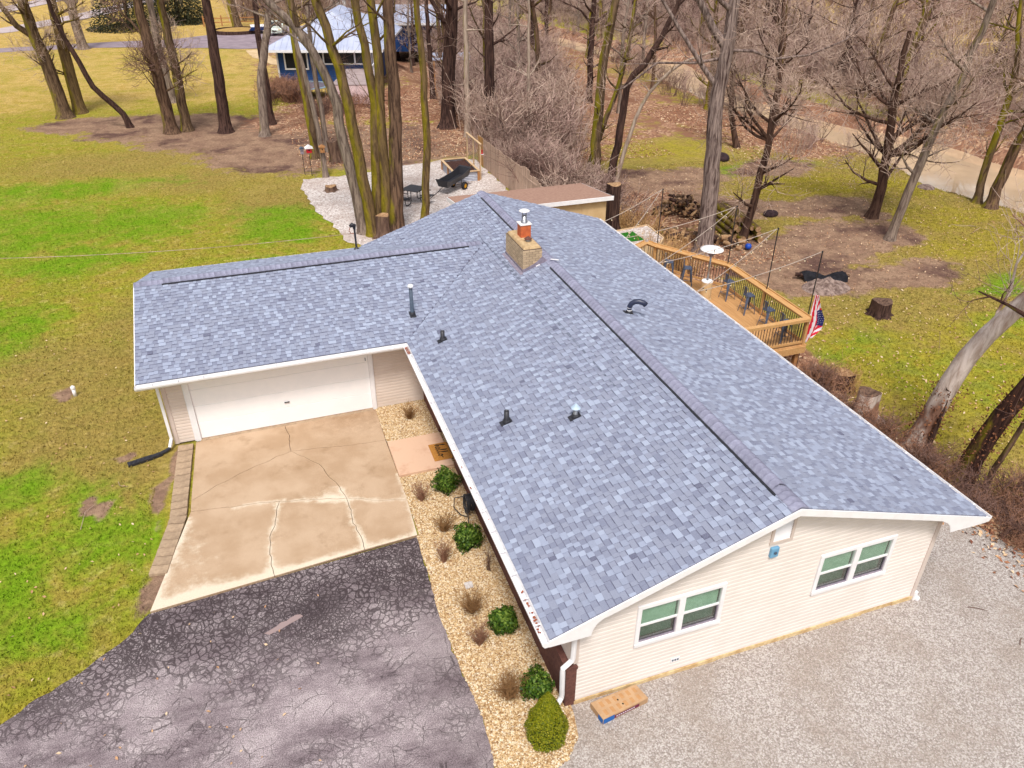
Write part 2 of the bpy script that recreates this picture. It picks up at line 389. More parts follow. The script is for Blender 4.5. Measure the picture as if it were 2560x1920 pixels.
LUSH = [(-14,32,5,4),(-9.5,31.5,3.5,3),(-13.8,20.3,2.2,2.6),(-14,38,6,2),(-3,29,2.2,3),(-4,23,3,1.6),(-9.2,8.4,0.9,1.5),(-9,5.6,1,0.9),(-10.6,6.3,1.3,2),(-8.2,7.9,0.55,1.2),(-11,10.5,1.2,1.5),(-12,27,3,1.6),
        (16.5,11.3,2.6,1.5),(18.5,9.2,2.6,1.6),(20,7,3,2.4),(16.5,8.3,1.2,0.8),(23.5,10.5,3,1.2),(23,4,5,2.5),(26.5,14.2,2,0.6),(27,33.5,4,1.6)]
MOSSY = [(20,8,8,5.5),(28,29,5,2.6),(31,22,5,2),(30,18,5,2.5),(32,55,5,5),(31,66,5,5),(24,39,4,3),(34,27,3,3),(15.5,12.5,2,1.5)]
OLIVE = [(-9.5,13.5,2.6,3.5),(-10.5,17,3,2.5),(-8.5,11,1.4,2),(-3,33,2.5,4),(-6,38,5,2.5),(-11,43,6,3),(-8,20,2,2)]
def masks(x, y):
    x = np.asarray(x, float); y = np.asarray(y, float)
    wx = x+0.5*wob(x,y,1.1,0.4); wy = y+0.6*wob(y,x,0.9,2.2)
    d = blobs(wx, wy, DIRT); l = blobs(wx, wy, LEAF)
    woods = sst((x-10.5)/3)*sst((y-35)/4)*(1-sst((x-38)/4))
    l = np.maximum(l, 0.75*woods*(1-blobs(wx,wy,MOSSY)))
    cd = np.abs(x-np.interp(y,CRY,CRX))-np.interp(y,CRY,CRW)
    l = np.maximum(l, 0.95*sst(1-(cd-0.6)/2.4)*(0.35+0.65*sst((y-31)/4)+0.65*(x > 40)))
    g = blobs(wx, wy, LUSH); m = np.maximum(blobs(wx, wy, MOSSY), 0.18*sst((x-13.5)/2)*(1-sst((x-37)/3))*(1-sst((y-34)/6)))
    s = np.clip(0.75*sst((y-53)/10)*(1-sst((x-6)/4)) + 0.9*sst((x-50)/8) + 0.3*sst((y-90)/20), 0, 1)
    s = np.maximum(s, 0.30*sst((y-22)/14)*(1-sst((x+1)/2)))
    o = np.maximum(blobs(wx, wy, OLIVE), 1.0*sst((x-13)/2)*(1-sst((x-38)/4)))
    yel = 1-sst((np.abs((x+10.1)*0.52-(y-3.02)*0.85+0.0)-0.05)/0.35)
    yel = yel*(x > -11)*(x < -7.3)*(y < 5.2)
    m = np.maximum(m, yel)
    return np.stack([d, l, g, np.ones_like(d)], -1), np.stack([s, m, o, np.ones_like(d)], -1)
def ground_mat():
    m, nt, b = _mat('ground_cover')
    co = N(nt, 'ShaderNodeNewGeometry').outputs['Position']
    co2 = scaled(nt, co, (1, 1, 0.05))
    a1 = N(nt, 'ShaderNodeAttribute', attribute_name='gm'); a2 = N(nt, 'ShaderNodeAttribute', attribute_name='gs')
    s1 = N(nt, 'ShaderNodeSeparateColor'); nt.links.new(a1.outputs['Color'], s1.inputs[0])
    s2 = N(nt, 'ShaderNodeSeparateColor'); nt.links.new(a2.outputs['Color'], s2.inputs[0])
    n1 = noise(nt, co2, 0.35, 6, 0.62); n2 = noise(nt, co2, 1.1, 6, 0.65, 0.4); n3 = noise(nt, co2, 7.0, 4, 0.7); n4 = noise(nt, co2, 38.0, 3, 0.7)
    olive = S(168,152,68); green = S(158,158,50); pale = S(212,192,120); lush = S(120,158,32); moss = S(168,154,58)
    c = mixc(nt, step(nt, n2, 0.40, 0.62), olive, green)
    c = mixc(nt, mth(nt, 'MULTIPLY', step(nt, n1, 0.50, 0.66), 0.55), c, S(142,152,46))
    c = mixc(nt, mth(nt, 'MULTIPLY', step(nt, noise(nt, co2, 2.3, 6, 0.7), 0.53, 0.68), 0.6), c, pale)
    c = mixc(nt, mth(nt, 'MULTIPLY', mth(nt, 'ADD', s2.outputs[2], mth(nt, 'SUBTRACT', n2, 0.5)), 0.6, clamp=True), c, S(162,136,84))
    c = mixc(nt, step(nt, mth(nt, 'ADD', s1.outputs[2], mth(nt, 'MULTIPLY', mth(nt, 'SUBTRACT', n2, 0.5), 2.0)), 0.10, 1.35), c, lush)
    c = mixc(nt, step(nt, mth(nt, 'ADD', s2.outputs[1], mth(nt, 'MULTIPLY', mth(nt, 'SUBTRACT', n2, 0.5), 2.4)), 0.45, 1.3), c, moss)
    c = mixc(nt, step(nt, mth(nt, 'ADD', s2.outputs[0], mth(nt, 'MULTIPLY', mth(nt, 'SUBTRACT', n1, 0.5), 1.4)), 0.25, 1.0), c, mixc(nt, step(nt, n2, 0.4, 0.65), S(210,178,112), S(190,160,82)))
    fine = mixc(nt, step(nt, mth(nt, 'ADD', mth(nt, 'MULTIPLY', n3, 0.5), mth(nt, 'MULTIPLY', n4, 0.5)), 0.38, 0.62), g3(0.22), g3(0.78))
    c = mixc(nt, 0.65, c, fine, 'OVERLAY')
    dirt = mixc(nt, step(nt, n2, 0.36, 0.66), S(146,116,98), S(172,142,118))
    dirt = mixc(nt, step(nt, n1, 0.5, 0.66), dirt, S(110,84,76))
    dirt = mixc(nt, 0.5, dirt, fine, 'OVERLAY')
    c = mixc(nt, step(nt, mth(nt, 'ADD', s1.outputs[0], mth(nt, 'MULTIPLY', mth(nt, 'SUBTRACT', n2, 0.5), 1.5)), 0.36, 0.66), c, dirt)
    vc = voro(nt, co2, 6.5, 'F1', 1); sv = N(nt, 'ShaderNodeSeparateColor'); nt.links.new(vc, sv.inputs[0])
    leaf = ramp(nt, sv.outputs[0], [(0, S(128,92,78)), (0.35, S(160,118,96)), (0.7, S(186,144,116)), (1.0, S(220,186,154))])
    leaf = mixc(nt, step(nt, n1, 0.44, 0.62), leaf, S(152,110,88))
    c = mixc(nt, step(nt, mth(nt, 'ADD', s1.outputs[1], mth(nt, 'MULTIPLY', mth(nt, 'SUBTRACT', n2, 0.5), 1.7)), 0.42, 0.78), c, leaf)
    nt.links.new(c, b.inputs['Base Color']); b.inputs['Roughness'].default_value = 1.0; b.inputs['Specular IOR Level'].default_value = 0.05
    bump(nt, b, mth(nt, 'ADD', mth(nt, 'MULTIPLY', n3, 0.6), n4), 0.6, 0.06)
    return m
M_GROUND = ground_mat()
def lines(a0, a1, step_, lo, hi):
    L = list(np.arange(a0, a1+1e-6, step_)); s = step_; v = a1
    while v < hi: s *= 1.18; v += s; L.append(v)
    s = step_; v = a0; P = []
    while v > lo: s *= 1.18; v -= s; P.append(v)
    return np.array(P[::-1]+L)
gx = lines(-24, 52, 0.42, -420, 520); gy = lines(-4, 66, 0.42, -60, 620)
GX, GY = np.meshgrid(gx, gy); gxr, gyr = GX.ravel(), GY.ravel()
nx, ny = len(gx), len(gy)
ii = (np.arange(ny-1)[:,None]*nx+np.arange(nx-1)[None,:]).ravel()
gm, gs = masks(gxr, gyr)
ground = np_mesh('ground', np.stack([gxr, gyr, hgt(gxr, gyr)], -1), np.stack([ii, ii+1, ii+nx+1, ii+nx], -1), M_GROUND, None, True,
                 {'gm': ('POINT', gm), 'gs': ('POINT', gs)})
ground['kind'] = 'structure'

def inpoly(x, y, poly):
    x = np.asarray(x); y = np.asarray(y); r = np.zeros(x.shape, bool); n = len(poly)
    for i in range(n):
        (x1, y1), (x2, y2) = poly[i], poly[(i+1) % n]
        c = ((y1 > y) != (y2 > y)) & (x < (x2-x1)*(y-y1)/((y2-y1) or 1e-9)+x1)
        r ^= c
    return r
def ragged(poly, seg=0.25, amp=0.06, seed=1, keep=()):
    R = random.Random(seed); out = []
    n = len(poly)
    for i in range(n):
        a, b_ = Vector(poly[i]), Vector(poly[(i+1) % n]); L = (b_-a).length; k = max(1, int(L/seg))
        nn = Vector((-(b_-a).y, (b_-a).x))/max(L, 1e-6)
        for j in range(k):
            p = a.lerp(b_, j/k)
            if i not in keep: p = p + nn*R.uniform(-amp, amp)
            out.append((p.x, p.y))
    return out
def sheet(name, poly, dz, mat, res=0.6, kind='structure', parent=None, drape=True, attr=None):
    xs = [p[0] for p in poly]; ys = [p[1] for p in poly]
    X, Y = np.meshgrid(np.arange(min(xs), max(xs), res), np.arange(min(ys), max(ys), res)); X = X.ravel(); Y = Y.ravel()
    k = inpoly(X, Y, poly); X, Y = X[k], Y[k]
    n = len(poly)
    pts = [Vector(p) for p in poly]+[Vector((a, b_)) for a, b_ in zip(X, Y)]
    vs, es, fs, *_ = delaunay_2d_cdt(pts, [(i, (i+1) % n) for i in range(n)], [list(range(n))], 1, 1e-5)
    P = np.array([(v.x, v.y) for v in vs])
    Z = (hgt(P[:,0], P[:,1]) if drape else np.zeros(len(P)))+dz
    F = np.array([tuple(f) for f in fs if len(f) == 3], np.int32)
    o = np_mesh(name, np.column_stack([P, Z]), F, mat, parent, False)
    if kind: o['kind'] = kind
    return o
# ---------------------------------------------------------------- asphalt drive
def asphalt_mat():
    m, nt, b = _mat('cracked_asphalt')
    co = N(nt, 'ShaderNodeNewGeometry').outputs['Position']; co = scaled(nt, co, (1,1,0))
    jit = N(nt, 'ShaderNodeTexNoise'); jit.inputs['Scale'].default_value = 2.6; jit.inputs['Detail'].default_value = 4; nt.links.new(co, jit.inputs['Vector'])
    cj = N(nt, 'ShaderNodeVectorMath'); cj.operation = 'MULTIPLY_ADD'; nt.links.new(jit.outputs['Color'], cj.inputs[0]); cj.inputs[1].default_value = (0.3,0.3,0); nt.links.new(co, cj.inputs[2])
    cj = cj.outputs[0]
    n1 = noise(nt, co, 0.55, 5, 0.6); n2 = noise(nt, co, 2.2, 6, 0.65); n3 = noise(nt, co, 45, 3, 0.7); n4 = noise(nt, co, 130, 2, 0.7)
    base = mixc(nt, step(nt, n2, 0.35, 0.68), S(164,150,154), S(196,183,185))
    base = mixc(nt, step(nt, noise(nt, scaled(nt, co, (0.7,1.5,1)), 0.8, 6, 0.7), 0.36, 0.60), S(130,116,121), base)
    base = mixc(nt, mth(nt, 'MULTIPLY', step(nt, noise(nt, co, 2.4, 5), 0.64, 0.74), 0.45), base, S(206,192,194))
    grain = mixc(nt, step(nt, mth(nt, 'ADD', mth(nt, 'MULTIPLY', n3, 0.5), mth(nt, 'MULTIPLY', n4, 0.5)), 0.36, 0.64), g3(0.06), g3(0.92))
    base = mixc(nt, 0.85, base, grain, 'OVERLAY')
    sep = N(nt, 'ShaderNodeSeparateXYZ'); nt.links.new(co, sep.inputs[0])
    near = step(nt, sep.outputs[1], 1.6, 4.4)          # worn apron below the concrete slab
    rside = step(nt, sep.outputs[0], -3.2, -1.8)
    base = mixc(nt, mth(nt, 'MULTIPLY', mth(nt, 'MAXIMUM', mth(nt, 'MULTIPLY', near, 0.8), rside), 0.22), base, S(96,86,88))
    zone = mth(nt, 'ADD', mth(nt, 'MULTIPLY', near, 0.30), n1)
    # alligator cracks (small cells) and long cracks (large cells)
    d1 = voro(nt, cj, 7.6, 'DISTANCE_TO_EDGE', 0); d2 = voro(nt, cj, 1.7, 'DISTANCE_TO_EDGE', 0); d3 = voro(nt, cj, 17.0, 'DISTANCE_TO_EDGE', 0)
    k1 = mth(nt, 'MULTIPLY', mth(nt, 'SUBTRACT', 1.0, step(nt, d1, 0.03, 0.15)), step(nt, mth(nt, 'ADD', zone, mth(nt, 'MULTIPLY', mth(nt, 'SUBTRACT', n2, 0.5), 0.5)), 0.46, 0.62))
    k3 = mth(nt, 'MULTIPLY', mth(nt, 'SUBTRACT', 1.0, step(nt, d3, 0.03, 0.16)), step(nt, zone, 0.62, 0.86))
    k2 = mth(nt, 'MULTIPLY', mth(nt, 'SUBTRACT', 1.0, step(nt, d2, 0.003, 0.014)), mth(nt, 'MULTIPLY', step(nt, n2, 0.42, 0.56), 0.8))
    k1 = mth(nt, 'MULTIPLY', k1, mth(nt, 'MULTIPLY_ADD', near, 0.5, 0.5))
    kk = mth(nt, 'MAXIMUM', mth(nt, 'MAXIMUM', k1, k2), k3)
    # worn-through dark binder
    wp = N(nt, 'ShaderNodeVectorMath'); wp.operation = 'DISTANCE'; nt.links.new(scaled(nt, co, (0.75,1.9,0)), wp.inputs[0]); wp.inputs[1].default_value = (-4.1*0.75, 3.95*1.9, 0)
    wet = step(nt, mth(nt, 'ADD', mth(nt, 'MULTIPLY', wp.outputs['Value'], -0.55), mth(nt, 'ADD', n2, 0.35)), 0.35, 0.75)
    dk = mth(nt, 'MAXIMUM', wet, mth(nt, 'MULTIPLY', step(nt, noise(nt, co, 1.0, 6, 0.7), 0.60, 0.75), 0.6))
    c = mixc(nt, mth(nt, 'MULTIPLY', dk, 0.7), base, mixc(nt, grain, S(66,54,60), S(112,98,103)))
    c = mixc(nt, mth(nt, 'MULTIPLY', kk, 0.9), c, S(62,51,54))
    nt.links.new(c, b.inputs['Base Color'])
    rg = N(nt, 'ShaderNodeMapRange'); nt.links.new(wet, rg.inputs[0]); rg.inputs[3].default_value = 0.95; rg.inputs[4].default_value = 0.55
    nt.links.new(rg.outputs[0], b.inputs['Roughness']); b.inputs['Specular IOR Level'].default_value = 0.25
    bump(nt, b, mth(nt, 'SUBTRACT', mth(nt, 'MULTIPLY', n3, 0.5), kk), 0.7, 0.02)
    return m
ASPH = ragged([(-7.66,4.92),(-1.70,5.38),(-1.74,4.1),(-1.79,3.2),(-1.78,1.9),(-1.70,0.93),(-1.66,-0.04),(-1.75,-0.8),(-1.9,-7),(-16,-7),(-16,-0.4),(-12,1.9),(-10.1,3.02),(-9.5,3.4),(-8.84,3.78),(-8.05,4.4)], 0.16, 0.035, 3, keep=(0,))
asph = sheet('asphalt_driveway', ASPH, 0.03, asphalt_mat(), 0.8)
def water_mat(name, col, rough, bs):
    m, nt, b = _mat(name); co = N(nt, 'ShaderNodeNewGeometry').outputs['Position']
    c = mixc(nt, step(nt, noise(nt, co, 0.25, 4), 0.4, 0.65), col, tuple(min(1, q*1.25) for q in col[:3])+(1,))
    nt.links.new(c, b.inputs['Base Color']); b.inputs['Roughness'].default_value = rough; b.inputs['Specular IOR Level'].default_value = 1.0; b.inputs['IOR'].default_value = 2.6
    bump(nt, b, noise(nt, scaled(nt, co, (1,0.6,1)), 2.2, 3), bs, 0.02); return m
M_WATER = water_mat('muddy_creek_water', S(214,186,152), 0.02, 0.05)
M_PUDDLE = water_mat('puddle_water', S(172,140,132), 0.1, 0.02)
P = [(-5.36,3.58),(-5.1,3.72),(-4.8,3.84),(-4.58,3.87),(-4.55,3.80),(-4.8,3.66),(-5.05,3.58),(-5.25,3.52)]
tag(sheet('puddle', ragged(P, 0.1, 0.025, 9), 0.036, M_PUDDLE, 0.3, 'structure'), None)
# ---------------------------------------------------------------- creek water
yy = np.arange(-80, 240, 2.0); xc = np.interp(yy, CRY, CRX); hw = np.interp(yy, CRY, CRW)+1.2
V = np.concatenate([np.column_stack([xc-hw, yy, np.full_like(yy, WATER_Z)]), np.column_stack([xc+hw, yy, np.full_like(yy, WATER_Z)])]); k = len(yy); q = np.arange(k-1)
np_mesh('creek_water', V, np.stack([q, q+k, q+k+1, q+1], -1), M_WATER)['kind'] = 'structure'
# ---------------------------------------------------------------- gravel areas and planting bed
def gravel_mat(name, cols, sc, dirtc, w=0.3):
    m, nt, b = _mat(name); co = scaled(nt, N(nt, 'ShaderNodeNewGeometry').outputs['Position'], (1,1,0))
    vc = voro(nt, co, sc, 'F1', 1); sv = N(nt, 'ShaderNodeSeparateColor'); nt.links.new(vc, sv.inputs[0]); dd = voro(nt, co, sc, 'F1', 0)
    c = ramp(nt, sv.outputs[0], [(i/(len(cols)-1), q) for i, q in enumerate(cols)])
    c = mixc(nt, mth(nt, 'MULTIPLY', step(nt, noise(nt, co, 0.6, 6, 0.65), 0.44, 0.66), w), c, dirtc)
    c = mixc(nt, mth(nt, 'MULTIPLY', step(nt, dd, 0.45, 0.8), 0.45), c, tuple(q*0.55 for q in dirtc[:3])+(1,))
    nt.links.new(c, b.inputs['Base Color']); b.inputs['Roughness'].default_value = 0.95; b.inputs['Specular IOR Level'].default_value = 0.1
    bump(nt, b, mth(nt, 'SUBTRACT', 1.0, dd), 0.7, 0.02); return m
M_GRAVEL = gravel_mat('pale_gravel', [S(158,146,140), S(184,173,167), S(204,195,190), S(220,213,209)], 34, S(172,157,145), 0.6)
M_GRAVELF = gravel_mat('pale_pea_gravel', [S(184,166,158), S(216,202,196), S(234,224,220), S(244,238,235)], 14, S(190,170,160), 0.6)
M_BEDG = gravel_mat('tan_river_gravel', [S(168,130,90), S(206,170,124), S(230,200,156), S(244,228,200)], 24, S(168,126,84), 0.5)
BED = [(-1.64,11.26),(-1.645,5.42),(-1.70,5.38),(-1.74,4.1),(-1.79,3.2),(-1.78,1.9),(-1.70,0.93),(-1.66,-0.04),(-1.75,-0.8),(-1.83,-1.7),(-1.1,-1.45),(-0.72,-1.12),(-0.46,-1.04),(-0.13,-0.7),(-0.02,-0.23),(0.0,0.0),(0.02,11.26)]
sheet('planting_bed', ragged(BED, 0.2, 0.03, 4, keep=(0,14,15,16)), 0.045, M_BEDG, 0.5)
GRV = ragged([(-1.75,-0.8),(-1.9,-7),(15.5,-7),(13.0,-1.6),(11.9,0.36),(11.4,1.25),(10.9,2.6),(10.4,4.2),(9.9,6.2),(8.0,7.2),(8.0,0.02),(0.0,0.02)], 0.3, 0.09, 5, keep=(9,10,11))
sheet('gravel_apron', GRV, 0.02, M_GRAVEL, 0.5)
YARD = ragged([(-1.28,36),(-1.4,33.7),(-1.17,30.2),(-0.64,28.1),(-0.41,25.8),(0.3,24.6),(0.0,21),(0.6,18.2),(9.4,18.2),(9.3,24),(9.15,31),(9.28,36.8),(7.2,37.4),(4.8,36.9),(2.0,35.9)], 0.4, 0.14, 6)
sheet('gravel_yard', YARD, 0.015, M_GRAVELF, 0.8)
# ---------------------------------------------------------------- far lanes
def ribbon(pts, w):
    L, R_ = [], []
    for i, p in enumerate(pts):
        a = Vector(pts[max(0,i-1)]); c_ = Vector(pts[min(len(pts)-1,i+1)]); t = (c_-a).normalized(); nn = Vector((-t.y, t.x))
        ww = w[i] if isinstance(w, (list,tuple)) else w
        L.append(tuple(Vector(p)+nn*ww/2)); R_.append(tuple(Vector(p)-nn*ww/2))
    return L+R_[::-1]
M_LANE = pm('pale_asphalt_lane', S(166,150,158), S(146,130,140), 0.8, 0.9, 0.2, 30, world=True)
M_LANE2 = pm('light_lane', S(206,190,190), S(190,174,176), 0.5, 0.9, world=True)
sheet('lane', ragged([(-80,93),(-27.3,93.8),(-18.7,94.8),(-10.2,92),(-0.9,88),(4,88.5),(10,93),(12,103),(6,108),(-2,106.5),(-6,102),(-10.5,99),(-19,98.4),(-28,97.2),(-80,97.5)], 2, 0.25, 8), 0.03, M_LANE, 3)
sheet('far_lane', ribbon([(-70,92),(-45,104),(-31,113.6),(-24.8,125),(-16,150),(-10,200)], 4.5), 0.05, M_LANE2, 4)
sheet('farther_lane', ribbon([(-80,118),(-50,132),(-36,142),(-31,160),(-26,230)], 5), 0.05, M_LANE2, 5)
M_SAND = pm('sandy_path', S(228,200,160), S(206,176,134), 1.2, 0.95, world=True)
sheet('footpath', ragged(ribbon([(-0.9,87.5),(-0.7,82),(0.6,77),(1.8,75)], [2.2,1.7,1.3,1.0]), 0.6, 0.1, 2), 0.02, M_SAND, 1)
# ================================================================== house
house = thing('ranch_house', (0,0,0), 'beige ranch house with blue grey shingle roof and attached two car garage', 'house')
XE0, XE1, XR, ZE, ZR, YF, YB = -0.61, 8.84, 4.01, 2.44, 4.0, -0.34, 18.42
KL, KR = (ZR-ZE)/(XR-XE0), (ZR-ZE)/(XE1-XR)
GY0, GYR, GY1, GZ, GX0 = 10.66, 14.46, 18.28, 3.63, -7.72
KF, KB = (GZ-ZE)/(GYR-GY0), (GZ-ZE)/(GY1-GYR)
XM = XE0+(GZ-ZE)/KL
def roofz(x): return ZE+KL*(x-XE0) if x < XR else ZE+KR*(XE1-x)
E_ = 0.1016
def segs(u0, u1, cuts):
    L = [(u0, u1)]
    for a, b in cuts:
        L2 = []
        for s, e in L:
            if b <= s or a >= e: L2.append((s, e)); continue
            if a > s: L2.append((s, a))
            if b < e: L2.append((b, e))
        L = L2
    return [(s, e) for s, e in L if e-s > 0.01]
def siding_wall(origin, u, n, z0, z1, rng_u, opens, mat, name='wall', cut_z=None):
    """boards as children of a backing wall. rng_u(z)->(ua,ub)"""
    O = Vector((origin[0], origin[1], 0)); U = Vector((u[0], u[1], 0)); Nn = Vector((n[0], n[1], 0))
    back = MB(); boards = []
    k = 0
    while z0+k*E_ < z1-0.01:
        a, b = z0+k*E_, min(z0+(k+1)*E_, z1); k += 1
        br = sorted({a, b} | {q for o in opens for q in (o[2], o[3]) if a+0.004 < q < b-0.004})
        for za, zb in zip(br[:-1], br[1:]):
            cuts = [(o[0], o[1]) for o in opens if o[2] < zb-0.003 and o[3] > za+0.003]
            la, ha = rng_u(za); lb, hb = rng_u(zb)
            if ha-la < 0.05: continue
            for s, e in segs(la, ha, cuts):
                s2 = lb if s == la else s; e2 = hb if e == ha else e
                if e2 < s2: s2 = e2 = (s2+e2)/2
                fa, fb = (za-a)/E_, (zb-a)/E_
                P = lambda uu, zz, oo: O+U*uu+Nn*oo+Vector((0,0,zz))
                prof_ = [(0.0,0.026),(0.62,0.022),(0.80,0.012),(1.0,0.001)]
                zs_ = [fa]+[q[0] for q in prof_ if fa+0.02 < q[0] < fb-0.02]+[fb]
                os_ = [float(np.interp(q,[w_[0] for w_ in prof_],[w_[1] for w_ in prof_])) for q in zs_]
                vs_b = []
                for q, oo in zip(zs_, os_):
                    g_ = (q-fa)/max(fb-fa,1e-6); uu0, uu1 = s+(s2-s)*g_, e+(e2-e)*g_; zz = za+(zb-za)*g_
                    vs_b += [P(uu0,zz,-0.012), P(uu1,zz,-0.012), P(uu1,zz,oo), P(uu0,zz,oo)]
                nn_ = len(zs_); fs_b = [(0,3,2,1),tuple(4*(nn_-1)+q for q in range(4))]
                for i_ in range(nn_-1): fs_b += [(4*i_+q, 4*i_+(q+1)%4, 4*i_+4+(q+1)%4, 4*i_+4+q) for q in range(4)]
                boards.append((vs_b, fs_b))
                back.hexa([P(s,za,-0.1), P(e,za,-0.1), P(e,za,-0.013), P(s,za,-0.013)], [P(s2,zb,-0.1), P(e2,zb,-0.1), P(e2,zb,-0.013), P(s2,zb,-0.013)])
    w = back.build(name, M_SHEATH, house)
    for v_b, f_b in boards: MB().add(v_b, f_b).build('siding_board', mat, w)
    return w
def xr_gable(z):
    zt = z+0.12
    xa = 0.075 if zt <= roofz(0.075) else XE0+(zt-ZE)/KL
    xb = 8.08 if zt <= roofz(8.08) else XE1-(zt-ZE)/KR
    return xa, xb
WT, WB, WW = 2.25, 1.18, 1.83
WX = (1.20, 5.13)
VENT = (3.86, 4.24, 2.98, 3.55)
fr = 0.055
op = [(x+fr, x+WW-fr, WB+fr, WT-fr) for x in WX]+[VENT]
gable = siding_wall((0,0), (1,0), (0,-1), 0.13, 3.87, xr_gable, op, M_SIDE, 'gable_wall')
far_g = siding_wall((8.08,18.1), (-1,0), (0,1), 0.13, 3.87, lambda z: (8.08-xr_gable(z)[1], 8.08-xr_gable(z)[0]), [], M_SIDE, 'rear_gable_wall')
east = siding_wall((8.08,0), (0,1), (1,0), -0.3, 2.34, lambda z: (0.0,18.1), [(11.5,13.3,0.3,2.2)], M_SIDE, 'deck_side_wall')
west = siding_wall((0,11.28), (0,-1), (-1,0), 1.13, 2.34, lambda z: (0.0,11.2), [(2.15,3.2,1.0,2.15),(6.5,8.3,1.2,2.1)], M_SIDEW, 'entry_wall')
g_fr = siding_wall((-7.26,11.28), (1,0), (0,-1), 0.06, 2.34, lambda z: (0.0,7.26), [(0.68-0.1,5.56+0.1,-0.5,2.3)], M_SIDEW, 'garage_front_wall')
g_w = siding_wall((-7.26,17.8), (0,-1), (-1,0), 0.06, 3.45, lambda z: (max(0.0,(z+0.1-ZE)/KB-0.48) if z > 2.3 else 0.0, 6.52-max(0.0,(z+0.1-ZE)/KF-0.62) if z > 2.3 else 6.52), [], M_SIDEW, 'garage_side_wall')
g_b = siding_wall((0,17.8), (-1,0), (0,1), 0.06, 2.34, lambda z: (0.0,7.26), [], M_SIDEW, 'garage_rear_wall')
# foundation, corner boards, wainscot
f = MB(); R = random.Random(3); x = 0.06
while x < 8.06:
    w = min(R.uniform(0.5,1.5), 8.07-x); f.box(x, x+w-0.002, -0.028-R.uniform(0,0.022), -0.0, -0.05, 0.132+R.uniform(-0.03,0.0)); x += w
f.build('foundation', M_FOUND, house)
c = MB(); c.box(8.0,8.105,-0.04,0.06,0.05,2.5); c.build('corner_board', M_TRIMB, gable); c = MB(); c.box(0.0,0.09,-0.04,-0.002,1.2,2.5); c.build('corner_board', M_TRIMB, gable)
c = MB(); c.box(-7.285,-7.17,11.235,11.262,0.05,2.34); c.build('corner_board', M_TRIMB, g_fr)
wn = MB(); wn.box(-0.13,0.0,-0.035,7.7,-0.05,1.06); wn.box(-0.13,0.0,9.4,11.25,-0.05,1.06); wn.box(-0.0,0.075,-0.034,-0.0,-0.05,1.06)
wn.box(-0.15,0.085,-0.055,7.7,1.061,1.125); wn.box(-0.15,0.02,9.4,11.24,1.061,1.125)
wn.build('masonry_wainscot', M_WAIN, house)
fd = MB().box(-0.06,-0.01,8.08,9.13,0.12,2.15).build('front_door', M_WAIN, house)
MB().tube([(-0.1,8.2,1.05),(-0.06,8.2,1.05)], 0.03, 10).build('door_handle', M_STEEL, fd)
MB().box(-0.03,0.0,2.98,4.78,1.2,2.1).build('entry_window', M_GLASSD, house)
pd = MB(); pd.box(8.07,8.1,11.5,13.3,0.3,2.2); pd.build('patio_door', M_GLASSD, house)
# windows
for x0 in WX:
    win = MB(); y0, y1 = -0.058, 0.015; x1 = x0+WW; t = 0.085
    win.box(x0,x1,y0,y1,WT-t,WT); win.box(x0,x1,y0-0.012,y1,WB,WB+t); win.box(x0,x0+t,y0+0.002,y1,WB+t,WT-t); win.box(x1-t,x1,y0+0.002,y1,WB+t,WT-t)
    xm = (x0+x1)/2; win.box(xm-0.065,xm+0.065,y0+0.002,y1,WB+t,WT-t)
    wi = win.build('window', M_WHITE, house, bevel=0.006)
    rec = MB(); a, b = x0+t*0.7, x1-t*0.7
    rec.box(a,b,0.34,0.36,WB+fr,WT-fr); rec.box(a,b,0.0,0.34,WB+fr-0.03,WB+fr); rec.box(a,b,0.0,0.34,WT-fr,WT-fr+0.03); rec.box(a-0.03,a,0.0,0.36,WB+fr,WT-fr); rec.box(b,b+0.03,0.0,0.36,WB+fr,WT-fr)
    rec.build('window_recess', M_DARK, wi)
    for xa, xb in ((x0+t, xm-0.065), (xm+0.065, x1-t)):
        mid = (WB+WT)/2+0.0
        MB().box(xa,xb,-0.034,-0.006,mid-0.022,mid+0.022).build('sash_rail', M_WHITE, wi)
        sl = MB(); sl.box(xa+0.002,xa+0.02,-0.028,-0.004,WB+t,mid-0.022); sl.box(xb-0.02,xb-0.002,-0.028,-0.004,WB+t,mid-0.022); sl.box(xa+0.02,xb-0.02,-0.028,-0.004,WB+t,WB+t+0.03)
        sl.build('lower_sash', M_LEAD, wi)
        MB().box(xa,xb,-0.016,-0.012,mid+0.022,WT-t).build('pane', M_GLASS, wi)
        MB().box(xa+0.02,xb-0.02,-0.002,0.002,WB+t+0.03,mid-0.022).build('pane', M_GLASS, wi)
        bl = MB(); z = WT-t-0.02
        zb = mid-0.10
        while z > zb:
            bl.hexa([(xa+0.012,0.03,z-0.021),(xb-0.012,0.03,z-0.021),(xb-0.012,0.05,z-0.004),(xa+0.012,0.05,z-0.004)], [(xa+0.012,0.031,z-0.019),(xb-0.012,0.031,z-0.019),(xb-0.012,0.051,z-0.002),(xa+0.012,0.051,z-0.002)]); z -= 0.027
        bl.build('blind', M_BLIND, wi)
        MB().box(xa+0.01,xb-0.01,0.10,0.105,WB+t,mid+0.1).build('curtain', M_SCREEN, wi)
